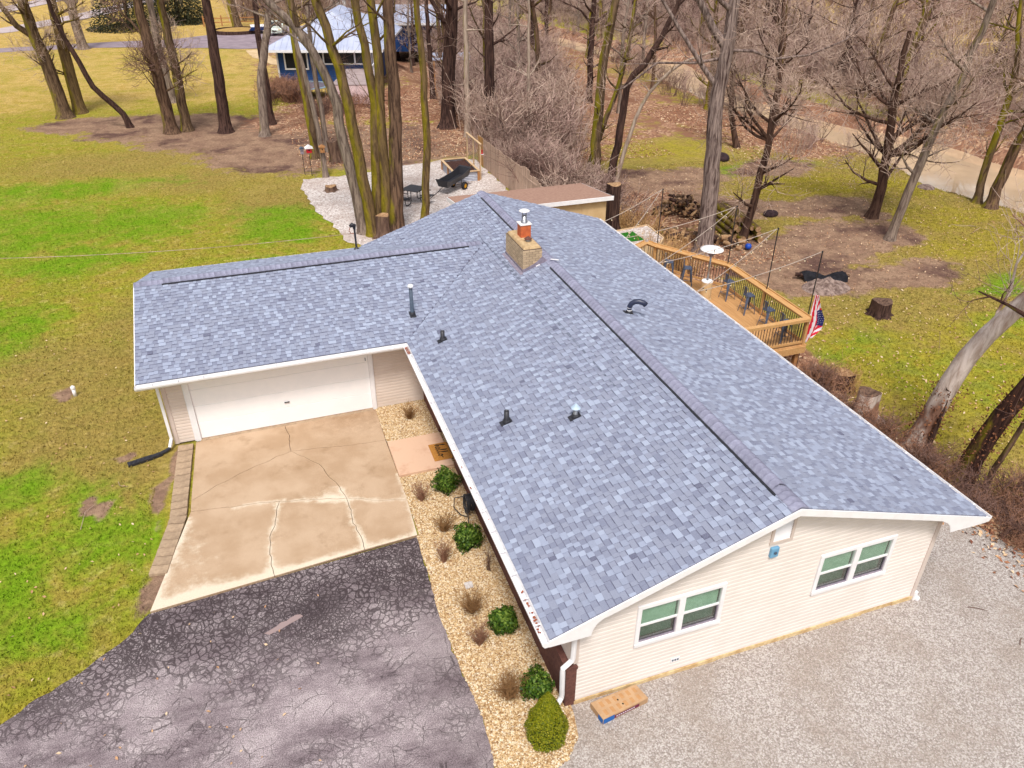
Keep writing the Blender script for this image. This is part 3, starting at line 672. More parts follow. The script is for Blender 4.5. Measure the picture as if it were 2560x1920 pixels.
# gable louvre, blue box, outlet
v = MB(); v.box(3.80,3.86,-0.045,0.0,2.92,3.56); v.box(4.24,4.30,-0.045,0.0,2.92,3.56); v.box(3.86,4.24,-0.045,0.0,2.92,2.98)
gv = v.build('gable_vent', M_TRIMB, house)
MB().box(3.86,4.24,-0.004,0.0,2.98,3.56).build('vent_backing', M_WHITE, gv)
for k in range(14):
    z = 2.985+k*0.04
    MB().hexa([(3.86,-0.030,z),(4.24,-0.030,z),(4.24,-0.006,z+0.026),(3.86,-0.006,z+0.026)], [(3.86,-0.026,z+0.004),(4.24,-0.026,z+0.004),(4.24,-0.005,z+0.030),(3.86,-0.005,z+0.030)]).build('louvre', M_WHITE, gv)
eb = MB(); eb.box(3.85,4.02,-0.08,-0.014,2.62,2.85); ebx = eb.build('utility_box', M_PUTTY, house, bevel=0.01)
MB().lathe((0,0,0), [(0.03,0),(0.03,0.02)], 10).build('box_dial', M_SLATE, ebx)
ebx.children[0].rotation_euler = (math.pi/2,0,0); ebx.children[0].location = (3.94,-0.08,2.74)
ol = MB(); ol.box(2.08,2.28,-0.03,-0.012,0.36,0.48); olo = ol.build('outlet_plate', M_WHITE, house, bevel=0.004)
for q in (2.11,2.165,2.22): MB().box(q,q+0.035,-0.034,-0.0305,0.40,0.445).build('socket', M_SLATE, olo)

# garage door
gd = MB(); gd.box(-6.72,-6.58,11.20,11.30,0.03,2.34); gd.box(-1.70,-1.58,11.20,11.30,0.03,2.34); gd.box(-6.58,-1.70,11.20,11.30,2.2,2.34)
gd.box(-6.75,-6.72,11.235,11.262,0.03,2.34); gd.box(-1.58,-1.56,11.235,11.262,0.03,2.34)
gdo = gd.build('garage_door', M_WHITE, house, bevel=0.006)
for k in range(4):
    z = 0.075+k*0.532
    o = MB().box(-6.578,-1.702,11.262,11.30,z,z+0.526).build('door_panel', M_DOORW, gdo, bevel=0.006)
    if k == 1:
        h = MB(); h.box(-4.19,-4.05,11.225,11.25,0.78,0.80); h.box(-4.19,-4.17,11.25,11.262,0.78,0.80); h.box(-4.07,-4.05,11.25,11.262,0.78,0.80); h.build('door_handle', M_DMET, o)
    if k == 3: MB().box(-1.78,-1.76,11.25,11.262,1.72,1.82).build('latch', M_SLATE, o)
MB().box(-6.6,-1.68,11.14,11.30,-0.02,0.066).build('door_sill', M_CONCRETE_BLK, house)
fl = MB(); fl.lathe((-4.25,10.86,2.24), [(0.05,0.09),(0.05,0.05),(0.02,0.04),(0.02,0.0)], 12)
flo = fl.build('flood_light', M_WHITE, house)
for s in (-1,1): MB().tube([(-4.25+0.03*s,10.86,2.26),(-4.25+0.10*s,10.82,2.20),(-4.25+0.13*s,10.79,2.17)], [0.02,0.035,0.05], 10).build('lamp_head', M_WHITE, flo)

# ---------------------------------------------------------------- roof slopes with shingles
def frame(O, U, V): 
    O, U, V = Vector(O), Vector(U).normalized(), Vector(V).normalized(); Nn = U.cross(V)
    if Nn.z < 0: Nn = -Nn
    return O, U, V, Nn
def slope(name, O, U, V, length, ivals, hull, seed, single=0):
    O, U, V, Nn = frame(O, U, V); R = np.random.default_rng(seed)
    d = MB()
    for poly in hull:
        d.prism([O+U*u_+V*v_-Nn*0.11 for u_, v_ in poly], Nn*0.11)
    so = d.build(name, M_UNDER, house)
    Oa, Ua, Va, Na = (np.array(q) for q in (O, U, V, Nn))
    EX = 0.127; rows = int(math.ceil(length/EX)); verts = []; rnd = []
    for r in range(rows):
        va = r*EX-0.012; vb = min((r+1)*EX+0.012, length+0.0)
        ia, ib = ivals(max(va,0.0)), ivals(min(vb, length-1e-4))
        umin = min(i[0] for i in ia); umax = max(i[1] for i in ia)
        u_ = umin-R.uniform(0,0.2); prev = 0
        while u_ < umax:
            w = R.choice([0.09,0.11,0.125,0.14,0.16,0.185,0.22], p=[.14,.18,.20,.18,.15,.11,.04])
            a, b = u_, u_+w; u_ += w; prev = 1-prev if R.random() < 0.86 else prev
            for (l1, h1), (l2, h2) in zip(ia, ib if len(ib) == len(ia) else ib*len(ia)):
                a1, b1, a2, b2 = max(a,l1), min(b,h1), max(a,l2), min(b,h2)
                if b1-a1 < 0.012 and b2-a2 < 0.012: continue
                if b1 < a1: a1 = b1 = min(max(a,l1),h1)
                if b2 < a2: a2 = b2 = min(max(a,l2),h2)
                proud = prev
                x = (0.42+0.58*R.random()) if proud else 0.06+0.5*R.random()
                if R.random() < 0.12: x = R.random()
                hb = (0.026 if proud else 0.013)+R.uniform(-0.002,0.002)
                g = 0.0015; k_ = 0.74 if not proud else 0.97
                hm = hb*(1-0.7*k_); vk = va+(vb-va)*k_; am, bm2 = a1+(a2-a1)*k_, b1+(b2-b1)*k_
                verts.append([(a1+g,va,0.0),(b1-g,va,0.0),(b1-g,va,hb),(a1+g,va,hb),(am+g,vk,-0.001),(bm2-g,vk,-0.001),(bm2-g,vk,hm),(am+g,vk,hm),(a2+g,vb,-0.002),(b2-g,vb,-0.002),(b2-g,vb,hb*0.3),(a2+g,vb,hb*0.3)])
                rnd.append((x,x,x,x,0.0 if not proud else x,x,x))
    A = np.array(verts); n = len(A)
    W = Oa+A[...,0:1]*Ua+A[...,1:2]*Va+A[...,2:3]*Na
    rnd = np.array(rnd)
    Q = np.array([(0,1,2,3),(3,2,6,7),(0,3,7,4),(1,5,6,2),(7,6,10,11),(4,7,11,8),(5,9,10,6)])
    flip = np.dot(np.cross(Ua, Va), Na) < 0
    if flip: Q = Q[:, ::-1]
    idx = np.arange(n)
    if single:
        dist = np.linalg.norm(W.mean(1)-np.array(CAM), axis=1); order = np.argsort(dist)
        ones = order[:single]; idx = np.sort(order[single:])
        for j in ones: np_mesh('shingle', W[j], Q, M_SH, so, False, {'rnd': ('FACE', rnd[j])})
    k = len(idx)
    F = (Q[None]+(np.arange(k)*12)[:,None,None]).reshape(-1,4)
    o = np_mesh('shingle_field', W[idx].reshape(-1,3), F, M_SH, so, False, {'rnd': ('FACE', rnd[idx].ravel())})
    o['kind'] = 'stuff'
    return so
cl = math.hypot(1, KL); cr_ = math.hypot(1, KR); cf = math.hypot(1, KF); cb = math.hypot(1, KB)
LL, LR, LF, LB = (XR-XE0)*cl, (XE1-XR)*cr_, (GYR-GY0)*cf, (GY1-GYR)*cb
def iv_ml(v):
    dx = v/cl
    if XE0+dx >= XM: return [(0, YB-YF)]
    return [(0, GY0+dx*KL/KF-YF), (GY1-dx*KL/KB-YF, YB-YF)]
vm = (XM-XE0)*cl
hull_ml = [[(0,0),(GY0-YF,0),(GYR-YF,vm),(GYR-YF,LL),(0,LL)], [(GYR-YF,vm),(GY1-YF,0),(YB-YF,0),(YB-YF,LL),(GYR-YF,LL)]]
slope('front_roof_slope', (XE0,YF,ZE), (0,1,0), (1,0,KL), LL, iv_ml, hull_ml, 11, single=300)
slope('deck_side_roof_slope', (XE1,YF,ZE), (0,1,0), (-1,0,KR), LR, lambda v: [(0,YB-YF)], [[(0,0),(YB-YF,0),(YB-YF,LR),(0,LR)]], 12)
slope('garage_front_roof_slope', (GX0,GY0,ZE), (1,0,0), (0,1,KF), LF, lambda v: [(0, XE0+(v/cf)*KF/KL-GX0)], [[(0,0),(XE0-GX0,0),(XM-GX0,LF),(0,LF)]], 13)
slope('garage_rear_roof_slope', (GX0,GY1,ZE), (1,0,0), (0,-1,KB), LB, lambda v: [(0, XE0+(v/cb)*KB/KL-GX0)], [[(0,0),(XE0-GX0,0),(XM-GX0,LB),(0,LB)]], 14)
# ridge caps: bent over the ridge vent, lapping away from the near end
def cap_mesh(ka, kb, lift, exp=0.158):
    D = [-0.175,-0.12,-0.07,-0.03,0,0.03,0.07,0.12,0.175]; vs = []
    for j, t in ((0,0.0),(1,exp+0.02)):
        for lay in (0,1):
            for d in D:
                k_ = ka if d < 0 else kb
                a = abs(d)/math.hypot(1,k_); z = -a*k_+0.018+lift*(1-(abs(d)/0.175)**2.5)+(0.011 if j == 0 else 0.0)
                vs.append((math.copysign(a,d) if d else 0, t, z+(0.006 if lay else -0.016)))
    n = len(D); fs = []
    for i in range(n-1):
        fs += [(n+i, n+i+1, 3*n+i+1, 3*n+i), (i, i+1, n+i+1, n+i)]
    fs += [(0,n,3*n,2*n), (n-1,2*n+n-1,3*n+n-1,2*n-1)]
    me = bpy.data.meshes.new('ridge_cap'); me.from_pydata(vs, [], fs); me.materials.append(M_CAP)
    me.polygons.foreach_set('use_smooth', [len(f) == 4 and (i % 2 == 0) for i, f in enumerate(fs)])
    return me
rb = MB(); rb.beam((XR,YF+0.05,ZR-0.1),(XR,YB-0.05,ZR-0.1),0.05,0.15); ridge = rb.build('main_ridge', M_UNDER, house)
cv, cp_ = cap_mesh(KL, KR, 0.055), cap_mesh(KL, KR, 0.012)
y = YF-0.008
while y < YB-0.12:
    vent = (0.15 < y < 10.9) or (13.3 < y < 17.7)
    o = bpy.data.objects.new('ridge_cap', cv if vent else cp_); link(o, ridge); o.location = (XR, y, ZR); y += 0.158
vs_ = MB()
for a, b in ((0.14,11.0),(13.35,17.85)):
    for s, k_ in ((-1,KL),):
        dd = 0.172; vs_.hexa([(XR+s*dd,a,ZR-dd*k_+0.004),(XR+s*(dd+0.028),a,ZR-dd*k_+0.0),(XR+s*(dd+0.028),b,ZR-dd*k_),(XR+s*dd,b,ZR-dd*k_+0.004)][::s],
                 [(XR+s*dd,a,ZR-dd*k_+0.046),(XR+s*(dd+0.028),a,ZR-dd*k_+0.036),(XR+s*(dd+0.028),b,ZR-dd*k_+0.036),(XR+s*dd,b,ZR-dd*k_+0.046)][::s])
vs_.build('ridge_vent', M_BLACK, ridge)
rb = MB(); rb.beam((GX0+0.05,GYR,GZ-0.1),(XM,GYR,GZ-0.1),0.05,0.15); gridge = rb.build('garage_ridge', M_UNDER, house)
cv2, cp2 = cap_mesh(KB, KF, 0.045), cap_mesh(KB, KF, 0.012)
x = GX0-0.008
while x < XM-0.25:
    vent = -6.97 < x < 2.2
    o = bpy.data.objects.new('ridge_cap', cv2 if vent else cp2); link(o, gridge); o.location = (x, GYR, GZ); o.rotation_euler[2] = -math.pi/2; x += 0.158
vs_ = MB()
for s, k_ in ((-1,KF),(1,KB)):
    dd = 0.172; P4 = [(-6.97,GYR+s*dd,GZ-dd*k_+0.004),(-6.97,GYR+s*(dd+0.03),GZ-dd*k_),(2.3,GYR+s*(dd+0.03),GZ-dd*k_),(2.3,GYR+s*dd,GZ-dd*k_+0.004)]
    vs_.hexa(P4, [(p[0],p[1],p[2]+0.04) for p in P4])
vs_.build('ridge_vent', M_BLACK, gridge)

# ---------------------------------------------------------------- rakes, fascia, soffit, gutters
def rake(ya, yb, chop=True, name='rake_board'):
    d = 0.15
    left = [(-0.63,2.425),(-0.63,2.29)]+([(-0.2,2.285),(0.13,2.285),(0.14,2.36),(0.17,2.45),(0.23,2.55),(0.34,2.63),(0.6,roofz(0.6)-d+0.003)] if chop else [(-0.4,2.30)])
    right = ([(7.3,roofz(7.3)-d+0.003),(7.62,2.68),(7.78,2.58),(7.88,2.46),(7.94,2.30),(8.4,2.29)] if chop else [(8.5,2.3)])+[(8.86,2.29),(8.86,2.425)]
    low = left+[(XR,ZR-d)]+right
    P = [(a, ya, b) for a, b in low]+[(XR, ya, ZR-0.004)]
    return MB().prism(P, (0, yb-ya, 0)).build(name, M_WHITE, house)
rake(YF-0.028, YF-0.002); rake(YB+0.002, YB+0.026, False, 'rear_rake_board')
MB().prism([(GX0-0.024,GY0-0.02,ZE-0.012),(GX0-0.024,GY0-0.02,ZE-0.2),(GX0-0.024,GYR,GZ-0.2),(GX0-0.024,GY1+0.02,ZE-0.2),(GX0-0.024,GY1+0.02,ZE-0.012),(GX0-0.024,GYR,GZ-0.006)], (0.022,0,0)).build('garage_rake_board', M_WHITE, house)
sf = MB()
sf.box(XE0+0.02,-0.02,YF,11.2,2.335,2.35); sf.box(8.11,XE1-0.02,YF,YB,2.335,2.35); sf.box(GX0,-0.02,GY0+0.02,11.25,2.336,2.351); sf.box(GX0,-0.02,17.84,GY1-0.02,2.336,2.351)
for xa, xb in ((XE0+0.02,XR),(XR,XE1-0.02)):
    sf.hexa([(xa,YF,roofz(xa)-0.135),(xb,YF,roofz(xb)-0.135),(xb,-0.02,roofz(xb)-0.135),(xa,-0.02,roofz(xa)-0.135)], [(xa,YF,roofz(xa)-0.115),(xb,YF,roofz(xb)-0.115),(xb,-0.02,roofz(xb)-0.115),(xa,-0.02,roofz(xa)-0.115)])
sf.build('soffit', M_WHITE, house)
for q in ((XE0-0.012,XE0+0.012,YF+0.01,GY0-0.02),(XE1-0.012,XE1+0.012,YF+0.01,YB-0.01),(GX0+0.01,XE0-0.02,GY0-0.012,GY0+0.012),(GX0+0.01,XE0,GY1-0.012,GY1+0.012)): MB().box(*q,2.24,2.415).build('fascia', M_WHITE, house)
def gutter(a, b, out, name='gutter', hang=0.62):
    a, b, o = Vector(a), Vector(b), Vector(out); t = (b-a).normalized(); L = (b-a).length
    prof = [(0.012,0.0),(0.012,-0.105),(0.085,-0.105),(0.125,-0.05),(0.128,0.0),(0.142,0.0),(0.142,-0.012),(0.137,-0.055),(0.093,-0.118),(0.002,-0.118),(0.002,0.0)]
    P = [a+o*q+Vector((0,0,w)) for q, w in prof]
    g = MB(); n = len(P); Q = [p+t*L for p in P]
    g.add(P+Q, [(i,(i+1)%n,n+(i+1)%n,n+i) for i in range(n)])
    for e in (a, b-t*0.006): g.prism([e+o*q+Vector((0,0,w)) for q, w in ((0.002,-0.001),(0.14,-0.001),(0.136,-0.055),(0.093,-0.117),(0.002,-0.117))], t*0.006)
    go = g.build(name, M_WHITE, house)
    k = 0.4
    while k < L-0.2:
        c_ = a+t*k
        MB().prism([c_+o*0.012+Vector((0,0,-0.004)), c_+o*0.137+Vector((0,0,-0.004)), c_+o*0.137+Vector((0,0,0.004)), c_+o*0.012+Vector((0,0,0.004))], t*0.03).build('gutter_hanger', M_WHITE, go)
        k += hang
    return go
gut = gutter((XE0-0.012,YF-0.02,2.405),(XE0-0.012,GY0-0.155,2.405),(-1,0,0))
gutter((XE1+0.012,YF-0.02,2.405),(XE1+0.012,YB+0.02,2.405),(1,0,0))
gutter((GX0-0.03,GY0-0.012,2.405),(XE0-0.012,GY0-0.012,2.405),(0,-1,0))
gutter((GX0-0.03,GY1+0.012,2.405),(XE0-0.3,GY1+0.012,2.405),(0,1,0))
# leaf muck in the front gutter
R = random.Random(5); q = MB()
for k in range(60):
    y = 10.1+R.random()*0.4 if k < 34 else (-0.1+R.random()*1.0 if k < 52 else R.uniform(1,9)); x = -0.70+R.uniform(-0.03,0.04); s = R.uniform(0.015,0.035); a = R.random()*6
    q.add([(x+s*math.cos(a),y+s*math.sin(a),2.37),(x-s*math.sin(a),y+s*math.cos(a),2.375),(x-s*math.cos(a),y-s*math.sin(a),2.365),(x+s*math.sin(a),y-s*math.cos(a),2.38)], [(0,1,2,3)])
M_WETLEAF = pm('wet_leaf', S(150,70,50), S(176,108,74), 30, 0.8)
tag(q.build('gutter_leaves', M_WETLEAF, gut), None, kind='stuff')
# downspouts
ds = MB(); ds.beam((-7.36,10.58,2.3),(-7.36,11.0,2.12),0.07,0.055,(0,0,1)); ds.beam((-7.34,11.16,2.05),(-7.33,11.16,0.28),0.075,0.055,(0,1,0)); ds.beam((-7.36,11.0,2.12),(-7.34,11.16,2.0),0.07,0.05); ds.beam((-7.33,11.16,0.30),(-7.40,11.02,0.12),0.075,0.06)
dso = ds.build('downspout', M_WHITE, house)
dd = MB(); dd.tube([(-7.40,11.02,0.10),(-7.52,10.94,0.075),(-7.70,10.85,0.07)], [0.045,0.055,0.05], 8); dd.build('flex_elbow', M_BLACK, dso)
dd = MB(); dd.beam((-7.62,10.88,0.055),(-7.86,10.80,0.05),0.12,0.08); dd.beam((-7.84,10.81,0.05),(-8.47,10.64,0.045),0.17,0.07)
for k in range(5): dd.beam((-7.92-0.11*k,10.84-0.03*k,0.087),(-7.95-0.11*k,10.73-0.03*k,0.087),0.02,0.012)
dd.build('splash_extension', M_BLACK, dso)
ds = MB(); ds.beam((-0.68,-0.22,2.3),(-0.30,-0.15,2.2),0.07,0.06); ds.tube([(-0.30,-0.15,2.2),(-0.05,-0.10,2.05),(-0.04,-0.09,1.95),(-0.05,-0.09,1.46),(-0.06,-0.09,1.40),(-0.24,-0.10,1.26),(-0.24,-0.10,1.15),(-0.23,-0.10,0.55),(-0.24,-0.11,0.46),(-0.40,-0.20,0.30),(-0.44,-0.22,0.24)], 0.05, 8)
ds.build('downspout', M_WHITE, house)
# small white tap and pipe at the far corner
tp = MB(); tp.tube([(8.13,-0.04,0.02),(8.13,-0.04,0.24)], 0.045, 10); tp.lathe((8.17,-0.07,0.02), [(0.0,0.0),(0.06,0.01),(0.06,0.07),(0.0,0.09)], 10); tp.build('corner_pipe', M_WHITE, house)
# ---------------------------------------------------------------- chimney
cx0, cx1, cy0, cy1, ct = 3.15, 3.75, 11.47, 13.05, 4.40
ch = MB().box(cx0+0.01,cx1-0.01,cy0+0.01,cy1-0.01,3.3,ct).build('chimney', M_MORTAR, house)
bm_ = {}
def brick(x0,x1,y0,y1,z):
    key = (round(x1-x0,3), round(y1-y0,3))
    if key not in bm_:
        o = MB().box(0,x1-x0,0,y1-y0,0,0.062).build('brick', M_BRICK, ch); bm_[key] = o.data
    else: o = bpy.data.objects.new('brick', bm_[key]); link(o, ch)
    o.location = (x0,y0,z)
R = random.Random(8)
for k in range(11):
    z = ct-0.008-(k+1)*0.072
    off = 0.105 if k % 2 else 0.0
    for y0_, s in ((cy0,0),(cy1-0.05,1)):
        x = cx0
        if off: brick(x,x+0.095,y0_,y0_+0.05,z); x += 0.105
        while x < cx1-0.02:
            w = min(0.19, cx1-x); brick(x,x+w,y0_+R.uniform(0,0.004),y0_+0.05,z); x += 0.2
    for x0_ in (cx0,cx1-0.05):
        y = cy0+0.052
        if not off: y2 = y+0.09; brick(x0_,x0_+0.05,y,y2,z); y = y2+0.01
        while y < cy1-0.06:
            w = min(0.19, cy1-0.052-y)
            if w > 0.02: brick(x0_+R.uniform(0,0.004),x0_+0.05,y,y+w,z)
            y += 0.2
cw = MB(); i = 0.012
cw.hexa([(cx0+i,cy0+i,ct-0.006),(cx1-i,cy0+i,ct-0.006),(cx1-i,cy1-i,ct-0.006),(cx0+i,cy1-i,ct-0.006)], [(cx0+0.07,cy0+0.07,ct+0.085),(cx1-0.07,cy0+0.07,ct+0.085),(cx1-0.07,cy1-0.07,ct+0.085),(cx0+0.07,cy1-0.07,ct+0.085)])
cw.build('crown', M_CONCAP, ch, bevel=0.03)
fx, fy, fz = 3.52, 12.42, 4.46; s = 0.165
fl = MB(); fl.box(fx-s,fx+s,fy-s,fy+s,fz,fz+0.40); flue = fl.build('clay_flue', M_CLAY, ch, bevel=0.02)
p = MB(); p.box(fx-s-0.02,fx+s+0.02,fy-s-0.02,fy+s+0.02,fz+0.402,fz+0.43); p.build('flue_plate', M_WHITE, flue)
p = MB(); p.lathe((fx,fy,fz+0.43), [(0.10,0),(0.09,0.06),(0.075,0.07),(0.075,0.23),(0.06,0.23),(0.06,0.05)], 20, cap=False); p.build('flue_pipe', M_STEEL, flue, smooth=True)
p = MB(); p.lathe((fx,fy,fz+0.6), [(0.0,0.0),(0.058,0.0),(0.058,0.03),(0,0.03)], 14); p.build('flue_mouth', M_INK, flue)
for a in range(4): MB().tube([(fx+0.076*math.cos(a*1.57+0.6),fy+0.076*math.sin(a*1.57+0.6),fz+0.6),(fx+0.08*math.cos(a*1.57+0.6),fy+0.08*math.sin(a*1.57+0.6),fz+0.80)], 0.008, 6).build('cap_stay', M_STEEL, flue)
p = MB(); p.lathe((fx,fy,fz+0.79), [(0.165,0.0),(0.16,0.012),(0.10,0.045),(0.0,0.06)], 24); p.build('rain_cap', M_WHITE, flue, smooth=True)
sx, sy = 3.47, 11.93
p = MB(); p.lathe((sx,sy,4.46), [(0.075,0),(0.075,0.10)], 16); fl2 = p.build('small_flue', M_STEEL, ch, smooth=True)
p = MB(); p.lathe((sx,sy,4.56), [(0.115,0.0),(0.115,0.012),(0.03,0.075),(0.0,0.078)], 20); p.build('rusty_cap', M_RUST, fl2, smooth=True)
fz_ = MB(); g = 0.012
zl = lambda x: roofz(x)
fz_.prism([(cx0-0.02,cy0-g-0.006,zl(cx0)-0.02),(XR-0.1,cy0-g-0.006,zl(XR-0.1)-0.02),(cx1+0.16,cy0-g-0.006,zl(cx1)+0.10),(cx1+0.0,cy0-g-0.006,zl(cx1)+0.24),(cx1-0.09,cy0-g-0.006,zl(cx1)+0.16),(cx1-0.16,cy0-g-0.006,zl(cx1)+0.10),(cx1-0.25,cy0-g-0.006,zl(cx1)+0.04),(cx0+0.1,cy0-g-0.006,zl(cx0)+0.13),(cx0-0.02,cy0-g-0.006,zl(cx0)+0.10)], (0,0.012,0))
fz_.prism([(cx0-g-0.006,cy0-0.02,zl(cx0)-0.03),(cx0-g-0.006,cy1+0.02,zl(cx0)-0.03),(cx0-g-0.006,cy1+0.02,zl(cx0)+0.09),(cx0-g-0.006,cy0-0.02,zl(cx0)+0.09)], (0.012,0,0))
fz_.hexa([(cx0-0.11,cy0-0.1,zl(cx0-0.11)+0.012),(cx0-0.02,cy0-0.1,zl(cx0-0.02)+0.012),(cx0-0.02,cy1+0.05,zl(cx0-0.02)+0.012),(cx0-0.11,cy1+0.05,zl(cx0-0.11)+0.012)], [(cx0-0.11,cy0-0.1,zl(cx0-0.11)+0.026),(cx0-0.02,cy0-0.1,zl(cx0-0.02)+0.026),(cx0-0.02,cy1+0.05,zl(cx0-0.02)+0.026),(cx0-0.11,cy1+0.05,zl(cx0-0.11)+0.026)])
fz_.build('flashing', M_LEAD, ch)
t = MB(); t.beam((3.95,11.30,ZR+0.10),(4.18,11.22,ZR+0.075),0.05,0.01); t.beam((3.55,11.44,3.87),(3.67,11.44,3.91),0.02,0.03); t.build('flashing_tape', M_WHITE, ch)
# ---------------------------------------------------------------- vents
def boot(x, y, k_, ax, r, parent):   # rubber boot lying on slope, ax = (dx,dy) uphill direction
    z = roofz(x) if ax[0] else ZE+KF*(y-GY0)
    def P(a, b, h): return (x+ax[0]*a-ax[1]*b, y+ax[1]*a+ax[0]*b, z+k_*a+h)
    m = MB(); m.add([P(-0.15,-0.09,0.028),P(0.11,-0.09,0.028),P(0.11,0.09,0.028),P(-0.15,0.09,0.028),P(-0.15,-0.09,0.034),P(0.11,-0.09,0.034),P(0.11,0.09,0.034),P(-0.15,0.09,0.034)],[(0,3,2,1),(4,5,6,7),(0,1,5,4),(1,2,6,5),(2,3,7,6),(3,0,4,7)])
    n = 14; vs = []
    for rr, hh, tilt in ((0.095,0.034,1),(0.09,0.07,0.6),(r+0.012,0.10,0.0)):
        for q in range(n):
            a, b = rr*math.cos(2*math.pi*q/n), rr*math.sin(2*math.pi*q/n); vs.append((x+ax[0]*a-ax[1]*b, y+ax[1]*a+ax[0]*b, z+k_*a*tilt+hh))
    m.add(vs, [(i*n+q, i*n+(q+1)%n, (i+1)*n+(q+1)%n, (i+1)*n+q) for i in range(2) for q in range(n)])
    return m.build('vent_boot', M_BLACK, parent), z
def pipe(name, x, y, ax, k_, r, h, mat):
    z = roofz(x) if ax[0] else ZE+KF*(y-GY0)
    m = MB(); m.lathe((x,y,z-0.05), [(r,0),(r,h+0.05),(r*0.8,h+0.05),(r*0.8,h-0.05)], 16, cap=False)
    o = m.build(name, mat, house, smooth=True); boot(x, y, k_, ax, r, o); return o, z
o, z = pipe('tall_flue_vent', -0.21, 11.68, (0,1), KF, 0.055, 0.92, M_SLATE)
MB().lathe((-0.21,11.68,z+0.87), [(0.055,0),(0.085,0.01),(0.085,0.06),(0.06,0.09),(0,0.095)], 16).build('vent_cap', M_WHITE, o, smooth=True)
o, z = pipe('plumbing_vent', 0.24, 9.90, (1,0), KL, 0.06, 0.30, M_BLACK)
MB().lathe((0.24,9.90,z+0.20), [(0.0,0),(0.045,0),(0.045,0.005),(0,0.005)], 12).build('vent_mouth', M_INK, o)
o, z = pipe('plumbing_vent', 0.57, 5.40, (1,0), KL, 0.06, 0.32, M_BLACK)
MB().lathe((0.57,5.40,z+0.2), [(0.0,0),(0.045,0),(0.045,0.005),(0,0.005)], 12).build('vent_mouth', M_INK, o)
o, z = pipe('capped_vent', 1.87, 4.50, (1,0), KL, 0.055, 0.27, M_STEEL)
MB().lathe((1.87,4.50,z+0.25), [(0.11,0.0),(0.0,0.12)], 16).build('cone_cap', pm('pale_blue_cap', S(200,220,240), S(184,206,228), 8, 0.5), o)
zz = roofz(4.9)
m = MB(); m.tube([(4.9,7.99,zz-0.05),(4.9,7.99,zz+0.16),(4.9,7.99,zz+0.20),(4.93,7.97,zz+0.29),(5.0,7.93,zz+0.355),(5.1,7.87,zz+0.375),(5.2,7.81,zz+0.35),(5.26,7.775,zz+0.29)], [0.06,0.06,0.07,0.07,0.07,0.07,0.072,0.075], 16)
gn = m.build('gooseneck_vent', M_SLATE, house, smooth=True); boot(4.9, 7.99, -KR, (1,0), 0.06, gn)
for h in (0.09,0.17): MB().lathe((4.9,7.99,zz+h), [(0.062,0),(0.066,0.005),(0.066,0.02),(0.062,0.025)], 16).build('pipe_band', M_WHITE, gn)
gn.data.materials.clear(); gn.data.materials.append(pm('navy_pipe', S(52,58,84), S(44,50,74), 8, 0.4, spec=0.5))
zb_ = ZE+KB*(GY1-17.5)
m = MB(); m.tube([(-0.90,17.5,zb_-0.05),(-0.90,17.5,3.50)], 0.035, 10); mast = m.build('service_mast', M_BLACK, house)
MB().lathe((-0.90,17.5,zb_), [(0.12,0.0),(0.08,0.05),(0.045,0.1)], 12).build('mast_boot', M_BLACK, mast)
MB().tube([(-0.90,17.5,3.46),(-0.90,17.5,3.58),(-0.96,17.5,3.61),(-1.05,17.5,3.55)], [0.05,0.075,0.08,0.05], 10).build('weatherhead', M_DMET, mast, smooth=True)
MB().tube([(-1.04,17.5,3.55),(-1.1,17.46,3.40),(-1.02,17.48,3.3),(-0.93,17.5,3.28)], 0.012, 6).build('drip_loop', M_WETLEAF, mast)
# overhead service cable
cable = [(-0.95,17.5,3.3)]
for k in range(1,41):
    t = k/40; cable.append((-0.95-23*t, 17.5+2.2*t, 3.3+1.4*t*t+0.2*t-0.9*4*t*(1-t)*0.35))
tag(MB().tube(cable, 0.009, 5).build('service_cable', M_TWIG, None, loc=cable[0]), 'twisted overhead service cable running from the roof mast across the lawn', 'cable')

# ================================================================== concrete drive in cracked pieces
def conc_mat():
    m, nt, b = _mat('stained_concrete'); co = scaled(nt, N(nt, 'ShaderNodeNewGeometry').outputs['Position'], (1,1,0))
    at = N(nt, 'ShaderNodeAttribute', attribute_name='edge')
    n1 = noise(nt, co, 0.7, 6, 0.6); n2 = noise(nt, co, 3.5, 6, 0.7); n3 = noise(nt, co, 60, 3, 0.7)
    c = mixc(nt, step(nt, n1, 0.36, 0.64), S(206,178,150), S(188,158,128))
    c = mixc(nt, mth(nt, 'MULTIPLY', step(nt, noise(nt, co, 1.6, 5, 0.65), 0.54, 0.72), 0.45), c, S(158,128,96))
    sep = N(nt, 'ShaderNodeSeparateXYZ'); nt.links.new(co, sep.inputs[0])
    st = mth(nt, 'MULTIPLY', step(nt, sep.outputs[1], 9.2, 11.2), step(nt, sep.outputs[0], -4.6, -2.2))
    c = mixc(nt, mth(nt, 'MULTIPLY', mth(nt, 'MULTIPLY', st, step(nt, n2, 0.3, 0.62)), 0.5), c, S(150,120,92))
    e = mth(nt, 'ADD', at.outputs['Fac'], mth(nt, 'MULTIPLY', mth(nt, 'SUBTRACT', n2, 0.5), 1.3))
    c = mixc(nt, mth(nt, 'MULTIPLY', step(nt, e, 0.35, 0.95), 0.85), c, S(240,226,204))
    c = mixc(nt, 0.35, c, mixc(nt, step(nt, n3, 0.35, 0.65), g3(0.25), g3(0.75)), 'OVERLAY')
    nt.links.new(c, b.inputs['Base Color']); b.inputs['Roughness'].default_value = 0.9; b.inputs['Specular IOR Level'].default_value = 0.15
    bump(nt, b, mth(nt, 'ADD', n3, n2), 0.2, 0.008); return m
M_CONC = conc_mat()
M_CRACK = pm('crack_dirt', S(108,88,72), S(80,64,54), 12, 1.0, world=True)
